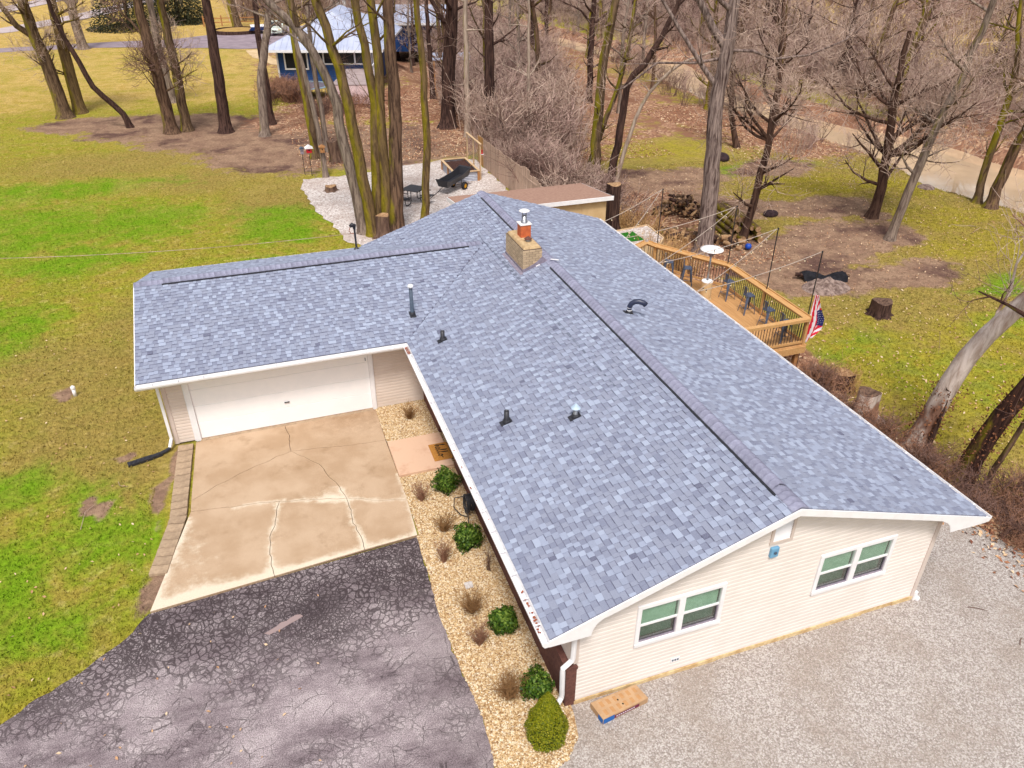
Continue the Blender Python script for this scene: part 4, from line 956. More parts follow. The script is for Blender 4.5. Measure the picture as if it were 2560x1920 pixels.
ND = dict(A=(-6.73,11.13), B=(-4.29,11.15), C=(-1.64,11.17), D=(-4.24,9.83), E=(-1.66,9.5), F=(-6.83,8.5), d1=(-5.21,9.45), G=(-3.09,7.32), d2=(-3.57,8.98), H=(-1.64,6.75), I=(-4.72,7.75), J=(-6.84,8.06), K=(-5.04,6.5), M=(-5.03,5.15), N=(-2.97,5.33), O=(-7.62,4.95), P=(-1.69,5.41))
PIECES = ['ABDd1F'.replace('d1','1'), 'BCED', 'F1D2GIJ', 'DEHG2', 'JIKMO', 'IGNMK', 'GHPN']
OUTER = {frozenset(q) for q in ('AB','BC','CE','EH','HP','PN','NM','MO','OJ','JF','FA')}
def nodep(k): return ND['d1' if k == '1' else 'd2' if k == '2' else k]
ECACHE = {}
def edge_pts(a, b):
    key = tuple(sorted((a,b)))
    if key not in ECACHE:
        p, q = Vector(nodep(key[0])), Vector(nodep(key[1])); L = (q-p).length; k = max(2, int(L/0.12)); R = random.Random(str(key)); nn = Vector((-(q-p).y,(q-p).x))/L
        amp = 0.0 if frozenset(key) in OUTER else 0.035; w = 0; out = []
        for j in range(1, k):
            w = 0.75*w+R.uniform(-amp,amp); env = min(1, 3*min(j, k-j)/k); out.append(p.lerp(q, j/k)+nn*w*env)
        ECACHE[key] = out
    o = ECACHE[key]; return o if key[0] == a else o[::-1]
drive = sheet('concrete_driveway', [ND[k] for k in ('A','C','H','P','O','J','F')], 0.03, M_CRACK, 1.0, 'structure')
for si, pc in enumerate(PIECES):
    L = list(pc); ring = []; isout = []
    for i, a in enumerate(L):
        b_ = L[(i+1) % len(L)]; ring.append(Vector(nodep(a))); ring += edge_pts(a, b_); isout += [frozenset((a,b_)) in OUTER]*(1+len(edge_pts(a,b_)))
    n = len(ring); area = sum(ring[i].x*ring[(i+1)%n].y-ring[(i+1)%n].x*ring[i].y for i in range(n))
    sg = 1 if area > 0 else -1; inn = []
    for i in range(n):
        t = (ring[(i+1)%n]-ring[i-1]).normalized(); w = 0.002 if (isout[i] and isout[i-1]) else 0.007; inn.append(ring[i]+Vector((-t.y,t.x))*sg*w)
    if sg < 0: inn = inn[::-1]; isout = isout[::-1]
    poly = [(p.x,p.y) for p in inn]; xs = [p[0] for p in poly]; ys = [p[1] for p in poly]
    X, Y = np.meshgrid(np.arange(min(xs)+0.07,max(xs),0.16), np.arange(min(ys)+0.07,max(ys),0.16)); X, Y = X.ravel(), Y.ravel(); k = inpoly(X,Y,poly); X, Y = X[k], Y[k]
    vs, es, fs, *_ = delaunay_2d_cdt([Vector(p) for p in poly]+[Vector((a,b_)) for a, b_ in zip(X,Y)], [(i,(i+1)%n) for i in range(n)], [list(range(n))], 1, 1e-6)
    Pp = np.array([(v.x,v.y) for v in vs]); ra = np.array(poly); dm = np.min(np.hypot(Pp[:,None,0]-ra[None,:,0], Pp[:,None,1]-ra[None,:,1]), 1)
    ez = np.exp(-dm/0.16)*np.where(Pp[:,1] < 7.9, 0.75, 0.15)+0.75*np.exp(-np.abs(Pp[:,1]-5.2)/0.22)+0.5*np.exp(-((Pp[:,0]+3.5)**2+(Pp[:,1]-7.5)**2)/0.12)+0.4*np.exp(-((Pp[:,0]+6.6)**2/0.5+(Pp[:,1]-6.4)**2/2))
    top = 0.062+0.004*random.Random(si).random(); T = [f for f in fs if len(f) == 3]
    m = MB(); m.add([(a,b_,top) for a,b_ in Pp], [tuple(f) for f in T]); m.add([(a,b_,top) for a,b_ in poly]+[(a,b_,0.0) for a,b_ in poly], [(i,(i+1)%n,n+(i+1)%n,n+i) for i in range(n)])
    o = m.build('slab_piece', M_CONC, drive)
    at = o.data.attributes.new('edge','FLOAT','POINT'); at.data.foreach_set('value', np.concatenate([ez, np.zeros(2*n)]).astype(np.float32))
walk = MB().box(-1.635,-0.13,7.74,9.33,-0.02,0.12).build('walkway_slab', pm('pinkish_walk_concrete', S(230,192,164), S(216,172,144), 2.5, 0.9, 0.1, 60, lo=0.5, hi=0.75), bevel=0.015); walk['kind'] = 'structure'
# block edging
be = thing('block_edging', (-7.1,8.6,0), 'row of tan concrete edging blocks laid beside the driveway', 'edging')
path = [Vector((-7.0,11.08)), Vector((-7.13,7.9)), Vector((-7.5,6.12))]; R = random.Random(12); bms = None
def along(d):
    for a, b_ in zip(path[:-1], path[1:]):
        L = (b_-a).length
        if d <= L or b_ is path[-1]: return a.lerp(b_, d/L), (b_-a).normalized()
        d -= L
d = 0.14
for k in range(18):
    p, t = along(d); w = 0.2+R.uniform(-0.006,0.006)
    if bms is None: o = MB().box(-7.1-w,-7.1+w,8.6-0.132,8.6+0.132,0.0,0.09).build('block', M_CONCRETE_BLK, be, bevel=0.012); bms = o.data
    else:
        o = bpy.data.objects.new('block', bms); link(o, be); bv = o.modifiers.new('bevel','BEVEL'); bv.width = 0.012; bv.segments = 2
    o.location = (p.x+7.1, p.y-8.6, R.uniform(-0.015,0.01)); o.rotation_euler[2] = math.atan2(t.y,t.x)+math.pi/2+R.uniform(-0.03,0.03); d += 0.282
# ================================================================== small things by the house
def leafball(name, c, rx, ry, rz, n, size, mat, parent, seed, cone=False, jitter=0.16):
    R = np.random.default_rng(seed)
    d = R.normal(size=(n,3)); d /= np.linalg.norm(d, axis=1, keepdims=True)
    if cone:
        t = R.random(n)**0.75; a = R.random(n)*2*math.pi
        prof = np.interp(t, [0,0.15,0.35,0.55,0.8,1.0], [0.72,1.0,0.94,0.70,0.38,0.04])
        rr = prof*(1-0.35*R.random(n)**3)*(1+0.05*np.sin(a*5+t*9)+0.05*np.sin(a*9-t*14))
        P = np.column_stack([rx*rr*np.cos(a), ry*rr*np.sin(a), rz*t]); out = np.column_stack([np.cos(a), np.sin(a), 0.7+0*t])
    else:
        lump = 1+0.15*np.sin(d[:,0]*5+seed*1.7)+0.14*np.sin(d[:,1]*6+2.3*seed)+0.12*np.sin(d[:,2]*7+d[:,0]*6+seed)+0.16*(R.random(n) < 0.08)
        rr = (1-0.45*R.random(n)**2.2)*lump
        P = d*rr[:,None]*np.array([rx,ry,rz]); P[:,2] = np.abs(P[:,2]+rz*0.80)*np.where(P[:,2]+rz*0.8 < 0, 0.3, 1); out = d
    out = out/np.linalg.norm(out, axis=1, keepdims=True)
    nrm = out+R.normal(size=(n,3))*0.55; nrm /= np.linalg.norm(nrm, axis=1, keepdims=True)
    t1 = np.cross(nrm, R.normal(size=(n,3))); t1 /= np.linalg.norm(t1, axis=1, keepdims=True); t2 = np.cross(nrm, t1)
    s = size*R.uniform(0.6,1.3,n)[:,None]
    V = np.stack([P-t1*s*0.5, P+t2*s*0.9-t1*0.0, P+t1*s*0.5, P-t2*s*0.9], 1).reshape(-1,3)
    F = np.arange(4*n).reshape(-1,4)
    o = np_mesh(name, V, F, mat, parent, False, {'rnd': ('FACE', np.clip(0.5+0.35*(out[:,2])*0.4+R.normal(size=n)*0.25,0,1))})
    if parent is None: o.location = c
    return o
def green_bush(x, y, r, h, label, seed):
    t = thing('boxwood_bush', (x,y,0.045), label, 'bush', 'clipped green bushes in the pebble bed')
    leafball('foliage', None, r, r, h*0.55, 2300, 0.040, M_BOX, t, seed)
    m = MB()
    R = random.Random(seed)
    for k in range(7):
        a = R.random()*6.28; m.tube([(x,y,0.03),(x+0.1*math.cos(a),y+0.1*math.sin(a),h*0.35),(x+r*0.6*math.cos(a),y+r*0.6*math.sin(a),h*0.7)], [0.012,0.008,0.004], 4, False)
    m.build('stem', M_TWIGD, t); return t
green_bush(-0.60,6.86,0.33,0.62,'rounded green bush just below the walkway slab by the hello mat',1)
green_bush(-0.64,4.72,0.30,0.55,'rounded green bush beside the hanging hose',2)
green_bush(-0.62,2.12,0.27,0.50,'dark green bush alone between the twiggy shrubs and the gutter',3)
green_bush(-0.50,0.42,0.30,0.52,'green bush behind the cone shaped conifer at the downspout',4)
t = thing('cone_conifer', (-0.69,-0.52,0.045), 'yellow green cone shaped dwarf conifer at the house corner', 'conifer')
leafball('foliage', None, 0.38, 0.38, 1.28, 15000, 0.020, M_CONE, t, 5, cone=True)
MB().tube([(-0.69,-0.52,0.03),(-0.69,-0.52,0.8)], [0.04,0.015], 8).build('trunk', M_TWIGD, t)
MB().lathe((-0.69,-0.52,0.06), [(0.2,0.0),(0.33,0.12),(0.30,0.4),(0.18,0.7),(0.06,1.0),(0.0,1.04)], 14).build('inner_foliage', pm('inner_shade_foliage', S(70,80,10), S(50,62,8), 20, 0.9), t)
def bare_shrub(x, y, h, sp, n, mat, label, seed, group='leafless shrubs in the pebble bed'):
    t = thing('bare_shrub', (x,y,0.045), label, 'shrub', group); R = random.Random(seed); m = TM()
    for k in range(n):
        a = R.random()*6.283; l = 0.78*h*R.uniform(0.4,1.1); o = 1.35*sp*R.uniform(0.2,1.0)*l/h
        p0 = np.array((R.uniform(-0.04,0.04),R.uniform(-0.04,0.04),0)); p2 = np.array((o*math.cos(a),o*math.sin(a),l)); p1 = p0*0.5+p2*0.5+np.array((R.uniform(-.05,.05),R.uniform(-.05,.05),0.06*l))
        m.tube([p0,p1,p2],[0.007,0.005,0.003],3)
        for j in range(4):
            f = R.uniform(0.35,0.95); q = p1*(1-f)+p2*f if f > 0.5 else p0*(1-f)+p1*f+0; b = R.random()*6.283; ll = h*R.uniform(0.15,0.35)
            e = q+np.array((ll*0.7*math.cos(b),ll*0.7*math.sin(b),ll*0.7)); m.tube([q,(q+e)/2+np.array((0,0,0.01)),e],[0.004,0.003,0.002],3)
    m.build('twigs', mat, t); return t
M_TWIGO = pm('orange_brown_twigs', S(176,136,92), S(144,106,72), 9, 0.9, spec=0.1)
bare_shrub(-0.79,10.35,0.55,0.36,60,M_TWIGO,'sparse leafless shrub below the siding between garage and gutter',1)
bare_shrub(-1.30,6.62,0.60,0.30,46,M_TWIGR,'upright reddish leafless shrub at the corner of the walkway slab',2)
bare_shrub(-1.05,5.35,0.50,0.42,70,M_TWIGO,'wide brown leafless shrub beside the concrete slab corner',3)
bare_shrub(-1.32,4.35,0.66,0.24,42,M_TWIGR,'narrow reddish leafless shrub where slab meets asphalt',4)
bare_shrub(-1.12,2.72,0.58,0.44,110,M_TWIGO,'bushy tan leafless shrub below the white paver',5)
bare_shrub(-1.22,1.86,0.62,0.30,60,M_TWIGR,'fan shaped red leafless shrub between the tan shrubs',6)
bare_shrub(-1.05,0.50,0.55,0.46,120,M_TWIGO,'dense tan leafless shrub across from the last rounded bush',7)
bare_shrub(-0.42,3.75,0.7,0.12,10,M_TWIGD,'thin dark twig plant under the gutter',8)
tag(MB().box(-1.07,-0.89,3.37,3.55,0.05,0.09).build('paver', pm('white_paver', S(226,220,218), S(206,198,196), 10, 0.9, 0.2, 60), None, bevel=0.01, loc=(-0.98,3.46,0.05)), 'small square white paver lying in the tan pebble bed', 'paver')
# hello mat
mt = thing('doormat', (-0.32,8.39,0.12), 'brown doormat with the word hello on the walkway slab', 'doormat')
m = MB(); m.box(-0.60,-0.08,8.0,8.78,0.121,0.138); m.build('mat', M_MAT, mt, bevel=0.006)
ST = [[(.02,.32),(.07,.52),(.115,.80),(.12,.96),(.095,1.0),(.075,.85),(.07,.55),(.065,.2)],[(.07,.25),(.10,.45),(.14,.52),(.165,.42),(.165,.25),(.19,.19),(.23,.26)],
      [(.23,.26),(.28,.36),(.315,.47),(.295,.55),(.262,.48),(.258,.32),(.285,.2),(.33,.2),(.38,.32)],[(.38,.32),(.425,.55),(.455,.82),(.45,.98),(.425,1.0),(.41,.8),(.405,.4),(.43,.2),(.48,.22),(.52,.32)],
      [(.52,.32),(.565,.55),(.595,.82),(.59,.98),(.565,1.0),(.55,.8),(.545,.4),(.57,.2),(.62,.22),(.66,.32)],[(.74,.53),(.70,.48),(.685,.36),(.71,.22),(.76,.2),(.80,.3),(.80,.45),(.76,.54),(.72,.5),(.76,.42),(.86,.44),(.92,.5)]]
tx = MB()
def tpos(p): return (-0.60+0.09+0.36*p[1], 8.74-0.70*p[0], 0.1405)
for st in ST:
    for a, b_ in zip(st[:-1], st[1:]):
        A, B_ = Vector(tpos(a)), Vector(tpos(b_)); e = (B_-A).normalized()*0.006; tx.beam(A-e, B_+e, 0.022, 0.004)
tx.build('hello_lettering', M_INK, mt)
# garden hose on the wall
hz_ = thing('garden_hose', (-0.3,5.72,0.045), 'dark coiled garden hose hanging by the entry wall', 'hose')
m = MB(); m.box(-0.20,-0.13,5.66,5.78,0.58,0.70); m.tube([(-0.15,5.72,0.63),(-0.40,5.72,0.64),(-0.42,5.72,0.70)],0.02,8); m.build('hose_hook', M_DMET, hz_)
R = random.Random(4); m = MB()
for k in range(9):
    r = 0.23+R.uniform(-0.03,0.03); xo = -0.20-0.024*k; cz = 0.67-r; cy = 5.72+R.uniform(-0.02,0.02)
    m.tube([(xo+R.uniform(-.008,.008),cy+r*0.75*math.sin(a*math.pi/9),cz+r*math.cos(a*math.pi/9)) for a in range(19)], 0.014, 6, False)
m.tube([(-0.36,5.6,0.4),(-0.40,5.5,0.2),(-0.42,5.35,0.08),(-0.40,5.1,0.075),(-0.3,4.95,0.075)],0.013,6); m.tube([(-0.38,5.85,0.55),(-0.58,6.05,0.40),(-0.62,6.0,0.15),(-0.52,5.75,0.085),(-0.40,5.62,0.1)],0.013,6)
m.build('hose_coil', M_HOSE, hz_, smooth=True)
# shingle cartons on the gravel
bx = thing('cardboard_carton', (0.88,-0.36,0.02), 'flat brown cardboard carton with maroon and blue print beside the gable wall', 'carton', rz=0.0)
Q = [(0.40,-0.60),(1.40,-0.46),(1.31,-0.11),(0.32,-0.20)]
m = MB(); m.hexa([(a,b_,0.025) for a,b_ in Q],[(a,b_,0.17) for a,b_ in Q]); cb_ = m.build('carton_body', M_CARD, bx, bevel=0.008)
def q2(u, v, z, out=0.0):
    a = Vector(Q[0]).lerp(Vector(Q[1]), u); b_ = Vector(Q[3]).lerp(Vector(Q[2]), u); p = a.lerp(b_, v); return (p.x+0.14*out*0, p.y-out, z)
m = MB(); m.add([q2(0.25,0,0.05,.004),q2(0.80,0,0.05,.004),q2(0.80,0,0.135,.004),q2(0.25,0,0.135,.004)],[(0,1,2,3)]); m.build('maroon_print', M_PURP, cb_)
m = MB()
for k in range(9): u = 0.29+k*0.047; m.add([q2(u,0,0.075,.006),q2(u+0.032,0,0.075,.006),q2(u+0.032,0,0.11,.006),q2(u,0,0.11,.006)],[(0,1,2,3)])
m.build('print_letters', M_CUSH, cb_)
m = MB(); m.add([q2(0.01,0,0.03,.004),q2(0.25,0,0.03,.004),q2(0.25,0,0.165,.004),q2(0.01,0,0.165,.004)],[(0,1,2,3)])
a, b_ = Vector(Q[0]), Vector(Q[3])
m.add([(a.x-0.004,a.y,0.03),(a.lerp(b_,.35).x-0.004,a.lerp(b_,.35).y,0.03),(a.lerp(b_,.35).x-0.004,a.lerp(b_,.35).y,0.165),(a.x-0.004,a.y,0.165)],[(3,2,1,0)]); m.build('blue_print', M_BBLUE, cb_)
m = MB()
for u, v in ((0.02,0.03),): pass
for k in range(6):
    for j in range(2): u = 0.10+k*0.145+0.03*j; v = 0.12+j*0.44; m.add([q2(u,v,0.1712),q2(u+0.07,v,0.1712),q2(u+0.07,v+0.3,0.1712),q2(u,v+0.3,0.1712)],[(0,1,2,3)])
m.build('faded_print', pm('faded_card_print', S(200,152,104), S(190,142,96), 9, 0.85), cb_)
m = MB()
for u, v in ((0.47,0.55),(0.5,0.25)): m.add([q2(u,v,0.1722),q2(u+0.03,v,0.1722),q2(u+0.03,v+0.09,0.1722),q2(u,v+0.09,0.1722)],[(0,1,2,3)])
m.build('black_mark', M_INK, cb_)
# lawn pipe
lp = thing('lawn_cleanout_pipe', (-10.29,15.01,0), 'short white capped pipe standing in the lawn', 'pipe')
m = MB(); m.lathe((-10.29,15.01,-0.02), [(0.055,0),(0.055,0.30)], 14); pp = m.build('pipe', M_WHITE, lp, smooth=True)
m = MB(); m.lathe((-10.29,15.01,0.27), [(0.068,0),(0.068,0.06),(0.03,0.10),(0.0,0.10)], 14); m.build('cap', M_WHITE, lp)
# twigs on the ground
def stick(pts, r, label, mat=M_TWIGD):
    tag(MB().tube(pts, [r]+[r*0.9]*(len(pts)-2)+[r*0.4], 5).build('fallen_stick', mat, None, loc=pts[0]), label, 'stick')
stick([(9.05,-0.62,0.035),(9.22,-0.72,0.04),(9.38,-0.85,0.035)],0.011,'dark curved stick on the pale gravel past the house corner')
stick([(9.25,-1.75,0.035),(9.36,-1.66,0.04),(9.46,-1.62,0.035)],0.011,'short dark twig with a bent end on the pale gravel')
stick([(-9.35,8.25,0.05),(-9.32,8.9,0.06),(-9.1,9.2,0.05)],0.008,'long pale stick lying across the bare patch in the lawn',M_TWIG)
stick([(-8.65,9.95,0.05),(-8.6,9.75,0.06),(-8.4,9.65,0.05)],0.007,'short curved pale stick in the grass near the black downspout extension',M_TWIG)

# ================================================================== deck
dk = thing('wooden_deck', (10.5,14,hz(11,14)), 'tan wooden deck with black balusters behind the house', 'deck')
DF = 0.20
def ymax(x): return 17.85 if x < 11.3 else 17.85-(x-11.3)*(2.75/1.75)
x = 8.14; W_ = 0.137
while x < 12.98:
    y1 = min(ymax(x), ymax(x+W_)); y1b = ymax(x+W_); y1a = ymax(x)
    MB().hexa([(x,10.16,DF-0.03),(x+W_,10.16,DF-0.03),(x+W_,y1b,DF-0.03),(x,y1a,DF-0.03)],[(x,10.16,DF),(x+W_,10.16,DF),(x+W_,y1b,DF),(x,y1a,DF)]).build('deck_board', M_DECKB, dk); x += W_+0.005
m = MB(); pts = [(8.12,10.13),(13.03,10.13),(13.06,15.13),(11.3,17.93),(8.12,17.93)]
fr_ = []
for a, b_ in zip(pts[:-1], pts[1:]):
    MB().beam((a[0],a[1],DF-0.145),(b_[0],b_[1],DF-0.145),0.045,0.25).build('rim_joist', M_WOOD, dk)
for (x, y) in ((12.85,10.3),(12.85,12.7),(12.85,15.0),(11.35,17.7),(10.2,10.3),(10.2,17.7)):
    z0 = hz(x,y)-0.1; MB().box(x-0.07,x+0.07,y-0.07,y+0.07,z0,DF-0.03).build('support_post', M_WOOD2, dk)
RAIL = [(8.9,10.22),(12.96,10.22),(13.0,15.1),(11.28,17.84)]
RAIL2 = [(11.28,17.84),(11.12,18.30),(10.5,17.95)]
posts = [(12.96,10.22),(12.97,12.66),(13.0,15.1),(12.05,16.6),(11.28,17.84),(10.55,17.9)]
for (x, y) in posts: MB().box(x-0.048,x+0.048,y-0.048,y+0.048,DF-0.25,1.17).build('rail_post', M_WOOD, dk)
RR = [0]
def rail_run(a, b_, wide=True):
    RR[0] += 1; e_ = 0.003*(RR[0] % 3)
    A, B_ = Vector((*a,0)), Vector((*b_,0)); t = (B_-A).normalized(); L = (B_-A).length; o = Vector((t.y,-t.x,0))
    rl = MB().beam(A+Vector((0,0,1.185+e_)),B_+Vector((0,0,1.185+e_)),0.24 if wide else 0.15,0.035).build('rail_cap', M_WOOD, dk, bevel=0.008)
    MB().beam(A+o*0.125+Vector((0,0,1.20+e_)),B_+o*0.125+Vector((0,0,1.20+e_)),0.035,0.10).build('cap_lip', M_WOOD, rl)
    MB().beam(A+Vector((0,0,1.12)),B_+Vector((0,0,1.12)),0.04,0.088).build('top_rail', M_WOOD, rl)
    MB().beam(A+Vector((0,0,DF+0.12)),B_+Vector((0,0,DF+0.12)),0.04,0.088).build('bottom_rail', M_WOOD, rl)
    n = int(L/0.112); bal = None
    for k in range(1, n):
        p = A+t*(L*k/n)
        MB().tube([(p.x,p.y,DF+0.16),(p.x,p.y,1.08)],0.0105,6).build('baluster', M_DMET, rl)
for a, b_ in zip(RAIL[:-1], RAIL[1:]): rail_run(a, b_)
rail_run(*RAIL2[:2]); rail_run(*RAIL2[1:])
# steps side wall below
# bar stools
def stool_proto():
    t = thing('bar_stool', (0,0,0), 'x', 'stool', 'slate bar stools along the deck rail')
    S_ = 0.74
    m = MB(); m.box(-0.155,0.155,-0.155,0.155,S_-0.015,S_); m.box(-0.16,0.16,-0.16,0.16,S_-0.05,S_-0.016); m.build('seat', M_STOOL, t, bevel=0.012)
    for sx_ in (-1,1):
        for sy_ in (-1,1):
            a, b_ = Vector((sx_*0.13,sy_*0.13,S_-0.03)), Vector((sx_*0.22,sy_*0.22,0.0)); e = Vector((-sy_*sx_,1,0)) if False else Vector((sx_,-sy_,0)).normalized()
            lg = MB()
            w0, w1 = 0.055, 0.018
            n_ = Vector((sx_,sy_,0)).normalized()*0.016
            lg.hexa([b_-e*w1-n_*.5,b_+e*w1-n_*.5,b_+e*w1+n_*.5,b_-e*w1+n_*.5],[a-e*w0-n_*.5,a+e*w0-n_*.5,a+e*w0+n_*.5,a-e*w0+n_*.5]); lg.build('leg', M_STOOL, t)
    for z_, r_ in ((0.24,0.185),):
        for i_ in range(4):
            c_ = [(-r_,-r_),(r_,-r_),(r_,r_),(-r_,r_)]; MB().tube([(*c_[i_],z_),(*c_[(i_+1)%4],z_)],0.009,6).build('footrest', M_STOOL, t)
    bk = MB(); vs = []
    for z_ in (S_+0.01,S_+0.16,S_+0.30):
        for q in range(7):
            x_ = -0.07+0.14*q/6; vs.append((x_,0.155+0.05*(z_-S_)-0.02*(1-(q-3)**2/9),z_))
    vs += [(a,b_+0.008,c_) for a,b_,c_ in vs]
    fs = [(i*7+q,i*7+q+1,(i+1)*7+q+1,(i+1)*7+q) for i in range(2) for q in range(6)]; fs += [tuple(21+j for j in f[::-1]) for f in fs]
    fs += [(q+1,q,21+q,21+q+1) for q in range(6)]+[(14+q,14+q+1,35+q+1,35+q) for q in range(6)]+[(0,7,28,21),(7,14,35,28),(27,34,13,6),(34,41,20,13)]
    bk.add(vs, fs); bk.build('backrest', M_STOOL, t)
    MB().tube([(-0.15,0.13,S_-0.02),(-0.165,0.155,S_+0.14),(-0.13,0.175,S_+0.29),(0,0.182,S_+0.325),(0.13,0.175,S_+0.29),(0.165,0.155,S_+0.14),(0.15,0.13,S_-0.02)],0.009,6).build('back_hoop', M_STOOL, t)
    return t
st0 = stool_proto()
spots = [(12.55,14.28,-1.45,'slate bar stool at the angled bend of the deck rail'),(12.55,12.98,-1.62,'slate bar stool facing the deck rail between two string light poles'),(12.52,11.72,-1.5,'slate bar stool beside the middle rail post nearest the flag end'),(12.5,10.72,-1.65,'slate bar stool tucked into the deck corner beside the flag'),(11.35,16.75,-2.1,'dark bar stool by the angled rail furthest from the flag'),(11.72,15.95,-2.0,'dark bar stool in front of the angled rail behind the patio heater')]
for i, (x, y, a, lb) in enumerate(spots):
    o = st0 if i == 0 else copy_tree(st0); o.location = (x,y,DF); o.rotation_euler[2] = a+math.pi; o['label'] = lb
# patio heater
ht = thing('patio_heater', (11.72,14.5,DF), 'steel mushroom patio heater with round white top on the deck', 'heater')
m = MB(); m.lathe((11.72,14.5,DF), [(0.0,0.0),(0.24,0.0),(0.24,0.05),(0.21,0.06),(0.21,0.74),(0.19,0.76)], 24, cap=False); m.build('tank_housing', M_TAN, ht, smooth=False)
m = MB(); m.lathe((11.72,14.5,DF+0.74), [(0.215,0.0),(0.21,0.03),(0.05,0.05),(0.0,0.05)], 24); m.build('housing_lid', M_WHITE, ht)
m = MB(); m.lathe((11.72,14.5,DF+0.78), [(0.035,0.0),(0.035,1.05)], 14); m.build('pole', M_STEEL, ht, smooth=True)
m = MB(); m.lathe((11.72,14.5,DF+1.76), [(0.06,0.0),(0.11,0.04),(0.11,0.22),(0.14,0.24),(0.06,0.26)], 18); m.build('burner', M_LEAD, ht)
m = MB(); m.lathe((11.72,14.5,DF+2.02), [(0.43,0.0),(0.43,0.012),(0.30,0.055),(0.12,0.085),(0.0,0.09),], 32); m.build('reflector', M_WHITE, ht, smooth=True)
# poles and string lights
POLES = [(11.42,17.95,3.5),(12.92+0.12,15.22,3.5),(13.05,12.70,3.5),(13.10,10.42,3.5)]
PLB = ['thin black pole at the deck end nearest the shed','thin black pole at the bend of the deck rail','thin black pole halfway along the straight deck rail','thin black pole at the deck corner above the flag']
for (x, y, z), lb in zip(POLES, PLB):
    t = thing('string_light_pole', (x,y,hz(x,y)), lb, 'pole', 'string light poles along the deck rail')
    MB().tube([(x,y,hz(x,y)-0.1),(x,y,z)],0.02,8).build('shaft', M_DMET, t)
    MB().lathe((x,y,z), [(0.028,-0.03),(0.028,0.02),(0.0,0.03)],8).build('cap', M_DMET, t)
    MB().tube([(x-0.02,y,z-0.03),(x-0.08,y,z-0.01)],0.008,5).build('hook', M_STEEL, t)
EV = [18.04,16.12,13.55,11.04]
STR = [(0,0),(0,1),(1,1),(1,2),(2,2),(2,3),(3,3)]
SLB = ['string of bulbs from the first pole to the far roof corner','string of bulbs from the first pole back to the eave','string of bulbs from the bend pole to the far part of the eave','string of bulbs from the bend pole to the middle of the eave','string of bulbs from the halfway pole to the middle of the eave','string of bulbs from the halfway pole to the nearer part of the eave','string of bulbs from the flag corner pole to the eave']
for (pi, ei), lb in zip(STR, SLB):
    A = Vector(POLES[pi])+Vector((-0.08,0,-0.02)); B_ = Vector((8.97,EV[ei],2.42)); t = thing('string_light', A, lb, 'string light', 'string lights over the deck'); L = (B_-A).length
    P = [A.lerp(B_,k/16)-Vector((0,0,0.10*4*(k/16)*(1-k/16)*L/4)) for k in range(17)]
    MB().tube(P, 0.012, 5).build('wire', M_CABLE, t)
    n = int(L/0.75)
    for k in range(1, n+1):
        f_ = (k-0.4)/n; i = min(15, int(f_*16)); p = P[i].lerp(P[i+1], f_*16-i)
        b_ = MB().tube([(p.x,p.y,p.z),(p.x,p.y,p.z-0.06)],[0.012,0.016],6).build('socket', M_DMET, t)
        MB().lathe((p.x,p.y,p.z-0.12), [(0.0,0.0),(0.022,0.012),(0.026,0.03),(0.014,0.058)],8).build('bulb', M_BULB, b_, smooth=True)
# flag hanging limp from the corner pole
fg = thing('flag', (13.2,10.35,0.15), 'striped red and white flag with starry blue field hanging at the deck corner', 'flag')
NU, NV = 26, 56
def fpos(u, v):   # v 0 top .. 1 bottom
    w = np.interp(v, [0,0.25,0.55,0.8,1.0], [0.09,0.30,0.56,0.52,0.20])
    x = 13.14+w*u*0.9-0.02*v; y = 10.34-0.10*u+0.055*math.sin(u*9+v*2)*(0.3+0.7*v)+0.02*math.sin(v*7)
    z = 2.0-1.85*v*(1-0.10*u*v)+0.08*u*v
    return (x, y, z)
m = MB(); vs = [fpos(i/NU, j/NV) for j in range(NV+1) for i in range(NU+1)]
fsA, mi = [], []
for j in range(NV):
    for i in range(NU):
        u, v = (i+.5)/NU, (j+.5)/NV
        canton = u > 0.50 and 0.34 < v < 0.72-0.1*(1-u)
        s_ = int((u*7.0+v*2.2)*1.0) % 2 if u < 0.5 else int((v*11+u*3)) % 2
        fsA.append((j*(NU+1)+i, j*(NU+1)+i+1, (j+1)*(NU+1)+i+1, (j+1)*(NU+1)+i)); mi.append(2 if canton else s_)
m.v = vs; m.f = fsA; m.m = mi
fl_ = m.build('cloth', [M_FRED, M_CUSH, M_FBLUE], fg, smooth=True)
sm = fl_.modifiers.new('thick','SOLIDIFY'); sm.thickness = 0.006
m = MB(); R = random.Random(2)
for a in range(4):
    for b_ in range(6):
        u, v = 0.60+0.11*a+(0.05 if b_ % 2 else 0), 0.39+0.05*b_
        if u > 0.98: continue
        p = Vector(fpos(u, v))+Vector((-0.004,-0.014,0.004)); r = 0.014; vs = []
        for k in range(10):
            rr = r if k % 2 == 0 else r*0.45; an = k*math.pi/5; vs.append((p.x+rr*math.sin(an), p.y, p.z+rr*math.cos(an)*0.9))
        m.add(vs+[(q[0],q[1]+0.004,q[2]) for q in vs], [tuple(range(10)), tuple(range(19,9,-1))])
m.build('stars', M_CUSH, fl_)
MB().tube([(13.10,10.42,1.98),(13.16,10.34,1.96)],0.008,5).build('clip', M_STEEL, fg)
